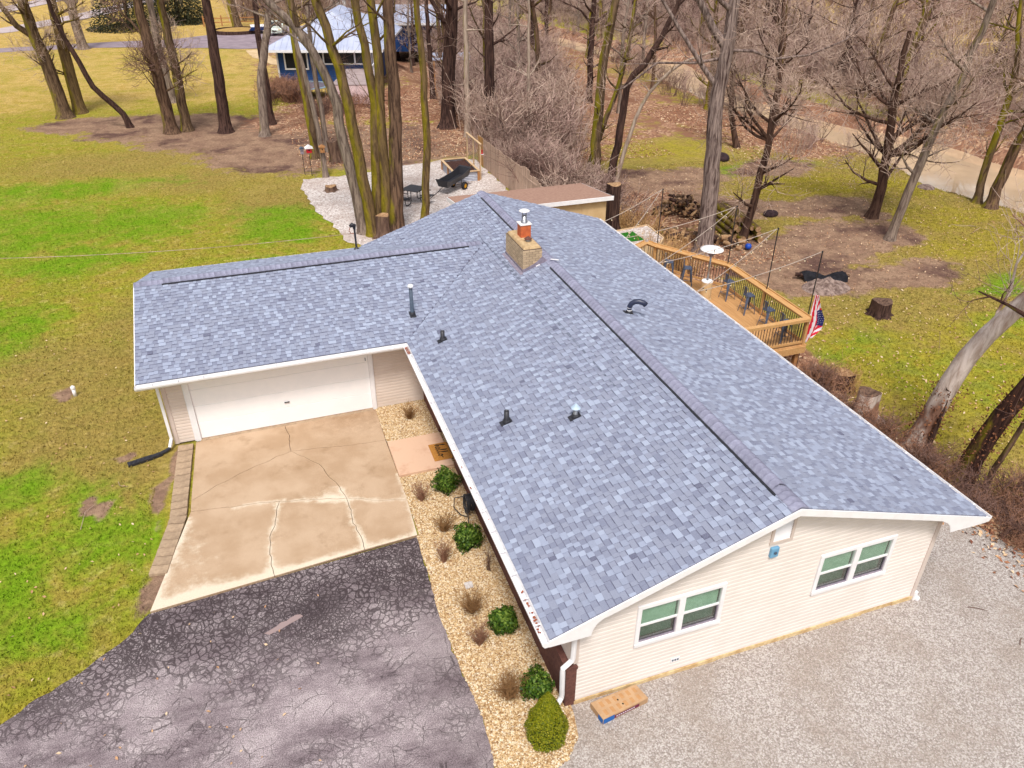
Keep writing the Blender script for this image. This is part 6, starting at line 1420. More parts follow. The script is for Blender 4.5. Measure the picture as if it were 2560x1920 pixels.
# ================================================================== trees
PATHS = dict((q[0], (q[1], q[2])) for q in [
('mossfork',0.47,[(-16.09,57.41,0.00),(-16.17,57.40,2.08),(-16.32,57.37,4.24),(-16.57,57.33,5.62),(-16.57,57.33,7.79)]),
('moss',0.42,[(-15.25,58.69,0.00),(-15.21,58.70,2.36),(-15.17,58.70,4.80),(-15.12,58.71,7.65)]),
('crook',0.20,[(-11.32,52.29,0.00),(-11.51,52.27,1.04),(-12.19,52.18,1.84),(-12.90,52.10,2.73),(-13.33,52.05,4.29),(-13.84,51.99,5.88),(-14.19,51.94,7.96)]),
('brown4',0.41,[(-8.53,49.89,0.00),(-8.59,49.89,1.79),(-8.66,49.88,3.40),(-8.70,49.88,5.38),(-8.82,49.87,7.22),(-8.77,49.87,8.20)]),
('grey5',0.35,[(-8.85,60.87,0.00),(-8.90,60.86,1.96),(-8.97,60.86,4.12),(-8.90,60.86,7.32)]),
('brown6',0.33,[(-7.55,50.29,0.00),(-7.51,50.30,2.30),(-7.52,50.30,4.35),(-7.48,50.30,6.79),(-7.47,50.30,8.13)]),
('dark7',0.39,[(-5.02,49.09,0.00),(-4.89,49.09,2.62),(-4.78,49.09,5.44),(-4.74,49.09,8.16)]),
('grey8',0.49,[(-19.06,94.13,0.00),(-19.19,94.11,1.76),(-19.19,94.11,3.24),(-19.01,94.14,4.92)]),
('moss9',0.58,[(-2.13,106.48,0.00),(-2.34,106.48,1.90),(-2.48,106.48,3.53)]),
('grey10',0.30,[(-2.56,46.97,0.00),(-2.22,46.96,3.53),(-1.83,46.95,5.02),(-1.35,46.93,6.61),(-0.87,46.92,8.24)]),
('dark10b',0.24,[(-1.86,50.55,0.00),(-1.80,50.54,2.45),(-1.86,50.55,5.04),(-1.72,50.54,7.49)]),
('moss11',0.26,[(0.03,40.30,0.00),(0.00,40.30,1.59),(-0.09,40.31,3.22),(-0.30,40.32,6.38),(-0.27,40.32,8.75)]),
('grey12',0.15,[(0.10,36.09,0.00),(-0.02,36.10,2.96),(-0.25,36.12,4.91),(-0.62,36.15,7.42),(-0.63,36.15,9.09)]),
('grey13',0.17,[(0.92,41.68,0.00),(0.82,41.69,2.54),(0.75,41.69,4.24),(0.70,41.70,6.51),(0.80,41.69,8.62)]),
('stemA',0.28,[(0.65,26.42,0.00),(0.43,26.45,1.97),(0.10,26.49,4.61),(0.03,26.50,6.02),(-0.43,26.57,7.43),(-1.21,26.67,8.89),(-2.26,26.82,9.88)]),
('stemA2',0.28,[(0.65,26.42,0.00),(0.43,26.45,1.97),(0.10,26.49,4.61),(0.03,26.50,6.02),(-0.43,26.57,7.43),(-1.21,26.67,8.89),(-1.29,26.68,9.87)]),
('stemB',0.28,[(1.01,25.96,0.00),(0.84,25.99,2.07),(0.52,26.04,5.42),(0.17,26.09,7.47),(-0.09,26.13,9.04),(-0.35,26.17,9.88)]),
('stemC',0.25,[(1.32,26.31,0.00),(1.36,26.30,1.92),(1.60,26.26,5.79),(1.49,26.28,7.64),(1.14,26.33,9.83)]),
('stemD',0.27,[(1.60,26.21,0.00),(1.76,26.18,1.92),(1.88,26.17,5.79),(1.89,26.16,8.09),(1.81,26.18,9.83)]),
('stemE',0.34,[(2.11,26.04,0.00),(2.27,26.01,1.92),(2.47,25.97,6.74),(2.44,25.98,9.83)]),
('moss19',0.19,[(3.62,26.69,0.00),(3.74,26.66,1.58),(3.90,26.63,3.52),(3.96,26.62,7.01),(3.83,26.64,9.74)]),
('dark20',0.51,[(9.87,45.62,0.00),(9.96,45.60,1.57),(10.10,45.56,3.82),(10.29,45.51,6.17),(10.42,45.48,8.08)]),
('pale21',0.19,[(10.33,42.33,0.00),(10.37,42.31,2.68),(10.41,42.30,5.00),(10.38,42.31,8.33)]),
('dark22',0.36,[(11.39,40.95,0.00),(11.47,40.93,1.87),(11.51,40.91,3.79),(11.50,40.92,8.42)]),
('dark23',0.20,[(11.32,55.71,0.00),(11.27,55.72,2.03),(11.18,55.74,4.99),(11.15,55.75,7.24)]),
('birch25',0.12,[(15.54,44.57,-1.00),(15.52,44.58,3.02),(15.51,44.58,5.59),(15.47,44.59,8.03)]),
('big26',0.31,[(15.47,32.88,-1.20),(15.47,32.88,1.18),(15.45,32.89,3.01),(15.56,32.84,6.09),(16.00,32.63,8.97)]),
('dark27',0.24,[(16.30,32.44,-1.20),(16.63,32.27,2.08),(16.83,32.17,4.94),(17.62,31.77,5.80),(18.47,31.35,7.56),(18.98,31.10,9.02)]),
('moss28',0.17,[(15.11,33.85,-1.20),(15.61,33.63,0.28),(16.15,33.38,2.53),(16.80,33.08,4.66),(17.09,32.95,6.52),(17.30,32.85,8.92)]),
('pale29',0.13,[(16.57,32.35,-1.20),(16.95,32.15,1.01),(17.36,31.94,2.88),(17.87,31.68,4.22),(18.61,31.31,5.24),(19.57,30.82,6.03),(20.95,30.12,6.57)]),
('shag30',0.41,[(16.27,21.76,-1.20),(16.24,21.78,0.62),(16.22,21.80,1.77),(15.97,21.96,5.70),(16.14,21.85,8.06),(16.15,21.84,9.82)]),
('dark31',0.20,[(28.96,38.20,-1.20),(28.38,38.61,0.97),(28.17,38.76,3.25),(28.02,38.86,5.79)]),
('dark32',0.20,[(19.01,22.54,-1.20),(19.11,22.47,-0.34),(19.24,22.37,1.02),(19.30,22.33,2.48),(19.42,22.24,3.44),(19.35,22.29,4.35)]),
('dark33',0.27,[(27.58,23.14,-1.20),(27.65,23.07,-0.51),(27.70,23.01,0.26),(27.61,23.10,1.53),(27.53,23.18,2.72)]),
('grey34',0.22,[(26.06,20.10,-1.20),(26.13,20.02,0.10),(26.24,19.90,1.67),(26.51,19.62,4.56),(26.83,19.28,7.00),(27.05,19.04,9.57)]),
('moss35',0.21,[(35.32,23.41,-1.20),(35.23,23.52,1.08),(35.26,23.48,2.66),(35.26,23.48,4.49),(35.11,23.66,6.49),(34.76,24.10,8.66)]),
('grey36',0.29,[(35.27,22.45,-1.20),(35.33,22.38,1.06),(35.52,22.13,2.94),(35.74,21.85,5.27)]),
('big37',0.30,[(13.60,5.40,-1.00),(13.68,5.29,-0.06),(13.77,5.18,0.89),(13.94,4.96,2.49),(14.18,4.64,3.43),(14.44,4.30,4.36),(14.70,3.97,5.51)]),
('thin37',0.08,[(13.62,4.97,-1.00),(13.65,4.92,0.25),(13.66,4.91,1.30)]),
('vine38',0.28,[(13.47,3.55,-1.00),(13.52,3.47,-0.05),(13.57,3.39,0.82),(13.70,3.21,1.80),(13.83,3.00,2.75),(13.99,2.76,4.00)]),
('thin39',0.08,[(13.79,3.06,-1.00),(13.84,2.99,0.09),(13.94,2.83,1.49),(13.99,2.75,2.39)]),
])
def nrm(v): return v/(np.linalg.norm(v)+1e-9)
def limb(LM, TW, p, d, L, r, R, lvl, dens=1.0, upb=0.10, tr=1.0):
    n = max(4, int(L/(0.55 if lvl == 0 else 0.4)));  n = min(n, 12)
    P = [np.array(p, float)]; d = nrm(np.array(d, float)); s = L/(n-1)
    for k in range(n-1):
        d = nrm(d+R.normal(size=3)*0.16+np.array((0,0,upb*(0.6 if lvl else 1.0)))); P.append(P[-1]+d*s)
    P = np.array(P); rad = r*(1-0.78*np.linspace(0,1,n)**0.9)
    (LM if lvl < 2 else TW).tube(P, rad, 6 if lvl == 0 else 4 if lvl == 1 else 3)
    if lvl >= 3: return
    cnt = {0: L*1.9, 1: L*3.2, 2: L*4.2}[lvl]*dens
    for k in range(int(cnt+R.random())):
        t = R.uniform(0.22 if lvl == 0 else 0.1, 1.0); i = min(n-2, int(t*(n-1))); q = P[i]*(1-(t*(n-1)-i))+P[i+1]*(t*(n-1)-i)
        ax = nrm(P[i+1]-P[i]); side = nrm(np.cross(ax, R.normal(size=3))); dd = nrm(ax*R.uniform(0.45,0.95)+side*R.uniform(0.6,1.0)+np.array((0,0,0.12)))
        if lvl == 0: limb(LM, TW, q, dd, L*R.uniform(0.3,0.55)*(1.1-0.5*t), max(0.012,rad[i]*0.5), R, 1, dens, upb, tr)
        elif lvl == 1: limb(LM, TW, q, dd, R.uniform(0.7,1.5), 0.010*tr, R, 2, dens, upb, tr)
        else: TW.tube(np.array([q, q+dd*0.22+R.normal(size=3)*0.03, q+dd*R.uniform(0.4,0.75)+np.array((0,0,0.05))+R.normal(size=3)*0.05]), [0.007*tr,0.006*tr,0.004*tr], 3)
def trunk_path(pts, r, H, R, wig=0.03):
    P = [np.array(q, float) for q in pts]; z0 = P[0][2]
    while P[-1][2] < z0+H-0.5:
        d = nrm(P[-1]-P[-2]); d = nrm(d*0.6+np.array((0,0,0.55))+R.normal(size=3)*0.08); P.append(P[-1]+d*1.8)
    P = np.array(P); seg = np.linalg.norm(np.diff(P, axis=0), axis=1); s = np.concatenate([[0],np.cumsum(seg)]); tot = s[-1]
    u = np.concatenate([[0,0.12,0.3,0.6], np.arange(1.0,tot,0.8), [tot]])
    Q = np.column_stack([np.interp(u, s, P[:,i]) for i in range(3)]); Q[4:-1,:2] += R.normal(size=(len(Q)-5,2))*wig*min(1, r*4)
    f = u/tot; rad = r*(1-0.62*f**1.4); rad *= 1+0.55*np.exp(-u/0.28)
    Q = np.vstack([Q[0]-np.array((0,0,0.35)), Q]); rad = np.concatenate([[rad[0]*1.25], rad])
    return Q, rad
def make_tree(key, bark_, label, H=13, h0=4.5, nl=9, ll=3.2, seed=1, twig=None, group=None, dens=0.8, name='bare_tree', pts=None, r=None, extra=None, low=0, upb=0.10, tr=1.0):
    R = np.random.default_rng(seed); pts_given = pts
    if pts is None: r, pts = PATHS[key]
    base = pts[0]
    t = thing(name, base, label, 'tree', group)
    Q, rad = trunk_path(pts, r, H, R); off = np.array(base)
    T = TM(); T.tube(Q-off, rad, 12); T.build('trunk', bark_, t)
    LM, TW = TM(), TM()
    for k in range(nl+low):
        z = R.uniform(h0, H*0.92) if k < nl else R.uniform(h0*0.45, h0)
        i = int(np.clip(np.searchsorted(Q[:,2]-base[2], z), 1, len(Q)-1)); p = Q[i]-off
        a = R.random()*6.283; f = (Q[i,2]-base[2])/H
        d = np.array((math.cos(a), math.sin(a), R.uniform(0.15,0.8)))
        L = ll*R.uniform(0.6,1.15)*(1.15-0.6*f)*(0.55 if k >= nl else 1)
        LK = TM() if pts_given is None else LM
        limb(LK, TW, p, d, L, max(0.02,min(rad[i]*0.55, 0.045*L)), R, 0, dens, upb, tr)
        if LK is not LM: LK.build('limb', bark_, t)
    for (pp, rr) in (extra or []):
        LM = TM(); pp = np.array(pp)-off; u = np.linspace(rr, rr*0.45, len(pp)); X_ = TM(); X_.tube(pp, u, 8)
        for k in range(3):
            i = R.integers(1, len(pp)); limb(X_, TW, pp[i], nrm(pp[i]-pp[i-1])+R.normal(size=3)*0.5, 1.6, rr*0.35, R, 1, dens, upb, tr)
        X_.build('limb', bark_, t)
    if LM.n: LM.build('limbs', bark_, t)
    if TW.n: TW.build('crown', twig or M_TWIG, t, smooth=False)
    return t
GL = 'trees around the dirt patch'
make_tree('mossfork', M_BK_HALF, 'forked mossy tree at the end of the dirt patch furthest from the house', 12, 5.0, 9, 3.2, 1, low=11, dens=1.2, tr=1.5, extra=[([(-16.5,57.34,5.4),(-17.4,57.2,6.2),(-18.0,57.1,7.6),(-18.4,57.0,9.5)],0.24)])
make_tree('moss', M_BK_MOSS, 'straight mossy tree standing beside the forked mossy tree', 13, 5.0, 9, 3, 2, low=9, dens=1.2, tr=1.5)
make_tree('crook', M_BK_DARK, 'thin crooked tree leaning with a bent foot on the dirt patch', 11, 5.0, 6, 2.2, 3)
make_tree('brown4', M_BK_BROWN, 'stout tree with low dead branches in the middle of the dirt patch', 13, 4.5, 10, 3.4, 4, low=14, dens=1.2, tr=1.5, twig=M_TWIGD)
make_tree('grey5', M_BK_GREY, 'grey tree in the yellow lawn behind the stout tree', 13, 5, 8, 3.0, 5, low=9, dens=1.2, tr=1.5)
make_tree('brown6', M_BK_HALF, 'slender tree close beside the stout tree on the dirt', 13, 5, 8, 3.0, 6, low=10, dens=1.2, tr=1.5)
make_tree('dark7', M_BK_DARK, 'dark wet looking straight trunk on the dirt patch', 14, 7, 7, 3.0, 7)
make_tree('grey8', M_BK_GREY, 'big grey tree standing at the edge of the lane', 13, 3.5, 10, 4.2, 8, low=5, dens=0.6)
make_tree('moss9', M_BK_HALF, 'mossy tree inside the round planted island by the lane', 13, 4, 8, 4, 9, dens=0.5)
make_tree('grey10', M_BK_GREY, 'grey tree curving over the dirt edge left of the blue house', 13, 6, 7, 3, 10)
make_tree('dark10b', M_BK_DARK, 'dark tree close behind the curving grey tree', 13, 6, 7, 3, 11)
make_tree('moss11', M_BK_HALF, 'mossy tree beside the broken stump on the dirt', 13, 7, 7, 3, 12)
make_tree('grey12', M_BK_GREY, 'thin grey tree carrying the wooden feeder box', 12, 5, 6, 2.2, 13)
make_tree('grey13', M_BK_GREY, 'thin grey tree behind the broken stump', 12, 5, 6, 2.2, 14)
# multi stem tree: five stems from one foot
root = thing('multi_stem_tree', (1.35,26.2,0), 'mossy tree of five leaning stems growing from one foot', 'tree'); R = np.random.default_rng(33); off = np.array((1.35,26.2,0.0))
LM, TW = TM(), TM()
for key, bk in (('stemA',M_BK_GREY),('stemB',M_BK_MOSS),('stemC',M_BK_MOSS),('stemD',M_BK_MOSS),('stemE',M_BK_BROWN)):
    r, pts = PATHS[key]; Q, rad = trunk_path(pts, r*0.95, 15 if key != 'stemA' else 11, R); T = TM(); T.tube(Q-off, rad, 14); T.build('stem', bk, root)
    for k in range(5):
        i = R.integers(int(len(Q)*0.62), len(Q)-1); a = R.random()*6.28; LK = TM(); limb(LK, TW, Q[i]-off, (math.cos(a),math.sin(a),0.6), 2.8, 0.06, R, 0, 0.6); LK.build('limb', bk, root)
LM.tube(np.array([(-1.21,26.67,8.89),(-1.29,26.68,9.87),(-1.2,26.7,11.5),(-1.5,26.8,13)])-off, [0.16,0.13,0.1,0.05], 8)
for k in range(9):
    key = ('stemA','stemB','stemD','stemC')[k % 4]; r, pts = PATHS[key]; i = len(pts)-2-(k % 2); a = R.random()*6.28
    LK = TM(); limb(LK, TW, np.array(pts[i])-off, (math.cos(a),math.sin(a),0.3), 1.6, 0.025, R, 1, 0.7); LK.build('limb', M_BK_HALF, root)
LM.build('limb', M_BK_HALF, root); TW.build('crown', M_TWIGD, root, smooth=False)
make_tree('moss19', M_BK_MOSS, 'single slim mossy trunk rising beside the picnic table', 14, 8, 6, 2.6, 15)
make_tree('dark20', M_BK_DARK, 'massive dark tree with flared foot in the leaf litter', 15, 6, 9, 4, 16, low=3, extra=[([(10.3,45.5,6.0),(9.6,45.6,7.2),(8.8,45.7,8.6),(8.2,45.8,10)],0.2)])
make_tree('pale21', M_BK_PALE, 'slim pale trunk just behind the trellis', 13, 5, 7, 2.6, 17, low=4, twig=M_TWIG)
make_tree('dark22', M_BK_DARK, 'dark thick tree at the corner of the picket fence', 14, 5, 8, 3.2, 18, low=4, twig=M_TWIGP)
make_tree('dark23', M_BK_DARK, 'thin dark tree deep in the leaf litter beyond the massive tree', 13, 4, 7, 2.6, 19, low=4, twig=M_TWIGP)
make_tree('birch25', M_BK_PALE, 'slender white barked tree in the brush behind the fence', 12, 3, 9, 2.4, 20, low=5, twig=M_TWIG)
make_tree('big26', M_BK_HALF, 'tall tree with moss higher up beside the shed roof', 15, 7, 7, 3.4, 21, low=1)
make_tree('dark27', M_BK_DARK, 'dark tree that kinks sideways beyond the shed', 12, 6.2, 7, 3, 22, twig=M_TWIGD)
make_tree('moss28', M_BK_HALF, 'slanting mossy tree with stubby branches behind the shed', 11, 3.4, 9, 1.8, 23, low=6)
make_tree('pale29', M_BK_PALE, 'thin pale tree arching over toward the shaggy tree', 8.2, 4.5, 5, 1.8, 24)
make_tree('shag30', M_BK_SHAG, 'big shaggy barked tree rising beside the deck', 15, 9.5, 6, 3.4, 25, extra=[([(16.12,21.86,7.9),(15.5,22.2,8.7),(14.6,22.6,10.2),(14.0,22.9,12)],0.2),([(16.0,21.95,6.3),(15.3,22.3,7.2),(14.3,22.8,8.6),(13.2,23.3,10.2)],0.13),([(16.1,21.86,7.6),(15.0,22.5,7.35),(13.6,23.3,7.3),(12.4,24.0,6.2)],0.07),([(16.15,21.8,7.9),(17.0,21.3,7.9),(17.8,20.9,7.6),(19.0,20.2,7.8),(20.2,19.6,8.4)],0.07)])
make_tree('dark31', M_BK_BRN0, 'small brown tree on the mossy flat near the creek', 10, 3.5, 8, 2.6, 26, low=3, twig=M_TWIGP, dens=1.3, tr=1.6)
make_tree('dark32', M_BK_BRN0, 'brown leaning tree growing through the stacked mossy logs', 10, 3.6, 12, 4.4, 27, low=4, twig=M_TWIG, dens=1.15, tr=1.5)
make_tree('dark33', M_BK_BRN0, 'low spreading tree with wide twiggy crown near the creek', 8.0, 2.5, 15, 5.6, 28, low=3, twig=M_TWIG, dens=1.0, upb=0.07, tr=1.6)
make_tree('grey34', M_BK_GREY, 'tall pale grey leaning tree on the lower lawn by the creek', 14, 5.0, 7, 3, 29, low=3, dens=1.2, tr=1.6)
make_tree('moss35', M_BK_HALF, 'mossy leaning tree on the creek bank', 13, 4.5, 8, 3, 30, low=3, dens=1.2, tr=1.6)
make_tree('grey36', M_BK_BROWN, 'thick brown leaning tree on the creek bank', 12, 5, 7, 3.2, 31, low=2, dens=1.2, tr=1.6)
make_tree('big37', M_BK_LEAN, 'big leaning pale tree with peeling bark at the bank beside the house', 9, 4.6, 6, 2.8, 32, twig=M_TWIG, extra=[([(14.13,4.70,3.25),(14.35,4.9,3.7),(14.75,5.05,4.2),(14.8,5.2,4.9),(15.1,5.2,5.6)],0.05)], low=0)
make_tree('thin37', M_BK_DARK, 'thin dark sapling leaning beside the peeling pale tree', 2.4, 1.6, 3, 0.8, 33)
make_tree('vine38', M_BK_VINE, 'thick vine covered trunk leaning over the leafy bank', 8, 3.6, 5, 2.6, 34, twig=M_TWIGD)
make_tree('thin39', M_BK_BROWN, 'thin leaning trunk past the vine covered tree', 5, 1.8, 6, 1.4, 35, twig=M_TWIGD)
# ---- woodland trees, copies of six individuals
protos = []
for k in range(6):
    R_ = np.random.default_rng(100+k); lean = R_.uniform(-0.05,0.05,2)
    pts = [(0,0,0),(lean[0]*3,lean[1]*3,3),(lean[0]*7+R_.uniform(-.3,.3),lean[1]*7,6)]
    protos.append(make_tree(None, [M_BK_DARK,M_BK_BROWN,M_BK_GREY,M_BK_HALF,M_BK_DARK,M_BK_BROWN][k], 'x', [12,13,11,13,10,9][k], [2.6,3.5,2.0,3.0,1.6,1.4][k], [12,11,12,11,13,13][k], [3.6,3.4,3.2,3.6,3.4,3.2][k], 200+k, twig=M_TWIGP if k % 2 else M_TWIG, dens=0.75, pts=pts, r=[0.26,0.22,0.16,0.24,0.15,0.12][k], low=5, tr=1.7, upb=0.07))
R = random.Random(77); spots = []
def far_ok(x, y, dmin=2.6): return all((x-a)**2+(y-b_)**2 > dmin**2 for a, b_, _ in spots)
def sprinkle(n, fx, label, dmin):
    c_ = 0; g = 0
    while c_ < n and g < 4000:
        g += 1; x, y = fx()
        if far_ok(x, y, dmin): spots.append((x, y, label)); c_ += 1
A_ = 'bare tree standing in the brushy wood behind the picket fence'; B_l = 'bare tree in the brush on the far bank of the creek'; C_l = 'bare tree rising from the leaf litter between the wood and the creek'
sprinkle(22, lambda: (R.uniform(12,27), R.uniform(48,104)), A_, 4.0)
sprinkle(40, lambda: (lambda y: (float(np.interp(y,CRY,CRX)+np.interp(y,CRY,CRW))+R.uniform(2.5,26)*(0.5+R.random()*0.5), y))(R.uniform(24,125)), B_l, 3.6)
sprinkle(9, lambda: (lambda y: (float(np.interp(y,CRY,CRX)-np.interp(y,CRY,CRW))-R.uniform(1.6,6), y))(R.uniform(42,105)), C_l, 4.5)
used = set()
GR = {A_: 'bare trees in the wood behind the fence', B_l: 'bare trees on the far creek bank', C_l: 'bare trees between wood and creek'}
for i, (x, y, lb) in enumerate(spots):
    k = i % 6
    o = protos[k] if k not in used else copy_tree(protos[k]); used.add(k)
    o.location = (x, y, hz(x,y)); o.rotation_euler[2] = R.random()*6.28; s_ = R.uniform(0.8,1.2); o.scale = (s_,s_,s_); pre = ['stout dark ','tall brown ','slim grey ','half mossy ','low branching dark ','thin brown '][k]; o['label'] = pre+lb; o['group'] = pre+GR[lb]
# ---- dark evergreen behind the lane
def evergreen(x, y, h, r, label, seed):
    t = thing('spruce_tree', (x,y,hz(x,y)), label, 'spruce'); R = np.random.default_rng(seed); n = 15000
    MB().tube([(x,y,hz(x,y)-0.2),(x,y,h)],[0.3,0.04],8).build('trunk', M_BK_DARK, t)
    tt = R.random(n)**1.5; a = np.round(R.random(n)*26)/26*2*math.pi+np.floor(tt*22)*0.7+R.normal(size=n)*0.10; rad = r*(1-tt)*R.random(n)**0.55
    z = 0.5+tt*(h-0.6)-rad*0.22+R.normal(size=n)*0.10; P = np.column_stack([rad*np.cos(a), rad*np.sin(a), np.maximum(z,0.15)])
    d = np.column_stack([np.cos(a+R.normal(size=n)*0.5), np.sin(a+R.normal(size=n)*0.5), -0.25+R.normal(size=n)*0.25]); s = R.uniform(0.15,0.42,n)[:,None]
    w = np.cross(d, R.normal(size=(n,3))); w /= np.linalg.norm(w, axis=1, keepdims=True)
    V = np.stack([P, P+d*s*0.5+w*0.07, P+d*s, P+d*s*0.5-w*0.07], 1).reshape(-1,3)
    np_mesh('crown', V, np.arange(4*n).reshape(-1,4), M_SPRUCE, t, False, {'rnd': ('FACE', R.random(n))})
evergreen(-15.5,112,13,5.2,'wide dark spruce with low boughs beyond the lane',1)
evergreen(-9.5,116.5,11,4.2,'smaller dark spruce beside the wide spruce',2)
# ================================================================== brush (uncountable undergrowth)
def brush_proto(name, seed, mat, n=26, spread=0.5, tw=6, th=0.006):
    R = np.random.default_rng(seed); T = TM()
    for k in range(n):
        a = R.random()*6.283; o = spread*R.random()**0.7; b0 = np.array((R.normal()*0.12,R.normal()*0.12,-0.05)); l = R.uniform(0.5,1.05)
        p2 = b0+np.array((o*math.cos(a),o*math.sin(a),l)); p1 = (b0+p2)/2+R.normal(size=3)*0.05+np.array((0,0,0.06)); T.tube([b0,p1,p2],[th*1.3,th,th*0.6],3)
        for j in range(tw):
            f = R.uniform(0.25,1.0); q = p1*(1-f)+p2*f; e = q+R.normal(size=3)*np.array((0.16,0.16,0.10))+np.array((0,0,0.14)); T.tube([q,(q+e)/2+R.normal(size=3)*0.02,e],[th*0.7,th*0.6,th*0.45],3)
    V, F = np.concatenate(T.V), np.concatenate(T.F)
    o = np_mesh(name, V, F, mat, None, False); COL.objects.unlink(o); return o
def gn_scatter(name, pts, rot, scl, idx, protos_, label, tilt=None):
    me = bpy.data.meshes.new(name); me.from_pydata([tuple(p) for p in pts], [], [])
    for nm, arr in (('rot',rot),('scl',scl)):
        at = me.attributes.new(nm,'FLOAT','POINT'); at.data.foreach_set('value', np.asarray(arr,np.float32))
    at = me.attributes.new('pick','INT','POINT'); at.data.foreach_set('value', np.asarray(idx,np.int32))
    o = bpy.data.objects.new(name, me); COL.objects.link(o); o['kind'] = 'stuff'; o['label'] = label
    g = bpy.data.node_groups.new(name,'GeometryNodeTree'); g.interface.new_socket('Geometry', in_out='INPUT', socket_type='NodeSocketGeometry'); g.interface.new_socket('Geometry', in_out='OUTPUT', socket_type='NodeSocketGeometry')
    gi, go = g.nodes.new('NodeGroupInput'), g.nodes.new('NodeGroupOutput'); ip = g.nodes.new('GeometryNodeInstanceOnPoints'); jn = g.nodes.new('GeometryNodeJoinGeometry')
    for q in protos_[::-1]:
        oi = g.nodes.new('GeometryNodeObjectInfo'); oi.inputs['Object'].default_value = q; oi.inputs['As Instance'].default_value = True; g.links.new(oi.outputs['Geometry'], jn.inputs[0])
    def na(nm, typ):
        n_ = g.nodes.new('GeometryNodeInputNamedAttribute'); n_.data_type = typ; n_.inputs['Name'].default_value = nm; return n_.outputs[0]
    cx_ = g.nodes.new('ShaderNodeCombineXYZ'); g.links.new(na('rot','FLOAT'), cx_.inputs[2])
    g.links.new(gi.outputs[0], ip.inputs['Points']); g.links.new(jn.outputs[0], ip.inputs['Instance']); ip.inputs['Pick Instance'].default_value = True
    g.links.new(na('pick','INT'), ip.inputs['Instance Index']); g.links.new(cx_.outputs[0], ip.inputs['Rotation']); g.links.new(na('scl','FLOAT'), ip.inputs['Scale']); g.links.new(ip.outputs[0], go.inputs[0])
    md = o.modifiers.new('scatter','NODES'); md.node_group = g; return o
R = np.random.default_rng(55)
BP = [brush_proto('brush_a',1,M_TWIGP,18,0.5,5,0.0075), brush_proto('brush_b',2,M_TWIG,15,0.4,5,0.007), brush_proto('brush_c',3,M_TWIGD,13,0.65,5,0.007), brush_proto('brush_f',4,M_TWIG,17,0.6,6,0.006)]
pts = []; scl = []
def addb(x, y, s): pts.append((x, y, hz(x,y)-0.05)); scl.append(s)
g = 0
while g < 820:
    x, y = R.uniform(9.9,29), R.uniform(36.5,108)
    lim = np.interp(y,[36,45,52,70,108],[15.5,19,21,27,30]); 
    if x > lim or x < np.interp(y,[36,44,52,60,108],[10,11.5,11,15,20]): continue
    if math.hypot(x-32,y-58) < 7: continue
    addb(x, y, R.uniform(1.6,4.2)); g += 1
g = 0
while g < 150: 
    x, y = R.uniform(9.7,14.5), R.uniform(24.5,38)
    addb(x, y, R.uniform(1.0,2.6)); g += 1
g = 0
while g < 950:
    y = R.uniform(18,125); x = float(np.interp(y,CRY,CRX)+np.interp(y,CRY,CRW))+0.7+R.gamma(1.6,5.0)
    if y < 60 and x > 58+0.5*(y-20) and R.random() < 0.8: continue
    addb(x, y, min(R.uniform(1.6,4.4), 0.7+0.28*(x-float(np.interp(y,CRY,CRX)+np.interp(y,CRY,CRW))))); g += 1
g = 0
while g < 80:
    y = R.uniform(33,108); x = float(np.interp(y,CRY,CRX)-np.interp(y,CRY,CRW))-0.5-R.gamma(1.2,1.3)
    if y < 50 and R.random() < 0.5: continue
    addb(x, y, R.uniform(1.0,2.4)); g += 1
for k in range(130): addb(R.uniform(-2,18), R.uniform(112,170), R.uniform(3,7))
for k in range(300): addb(R.uniform(20,130), R.uniform(112,190), R.uniform(3,7))
for k in range(330): addb(R.uniform(52,135), R.uniform(45,125), R.uniform(2.5,6))
gn_scatter('creek_brushwood', pts, R.uniform(0,6.28,len(pts)), scl, R.integers(0,4,len(pts)), BP, 'tangled leafless purple brown brushwood filling the wood')
BP2 = [brush_proto('brush_d',11,M_TWIGR,26,0.7,6,0.008), brush_proto('brush_e',12,M_TWIGD,24,0.6,6,0.008)]
pts = []; scl = []
for k in range(60): addb(R.normal()*0.55+12.4, R.uniform(-2.0,9), R.uniform(0.5,1.1))
for k in range(26): addb(R.uniform(12.6,14.6), R.uniform(-1.5,2.6), R.uniform(0.9,1.6))
for k in range(26): addb(R.uniform(-1.6,0.9), R.uniform(56.5,61.5), R.uniform(1.2,1.9))
for k in range(14): addb(R.uniform(0.5,6.5), R.uniform(51.5,54.2), R.uniform(0.9,1.6))
gn_scatter('bank_brambles', pts, R.uniform(0,6.28,len(pts)), scl, R.integers(0,2,len(pts)), BP2, 'low brown brambles along the leafy bank beside the house')
BP3 = [brush_proto('cane_a',21,M_STRAW,20,0.7,2,0.009)]
pts = []; scl = []
for k in range(34): addb(R.uniform(12.6,15.4), R.uniform(19.4,26.5), R.uniform(0.8,1.5))
for k in range(8): addb(R.uniform(13.4,14.6), R.uniform(8.6,10.5), R.uniform(0.6,1.1))
gn_scatter('dry_canes', pts, R.uniform(0,6.28,len(pts)), scl, np.zeros(len(pts)), BP3, 'pale dry canes between the deck and the woodpile')
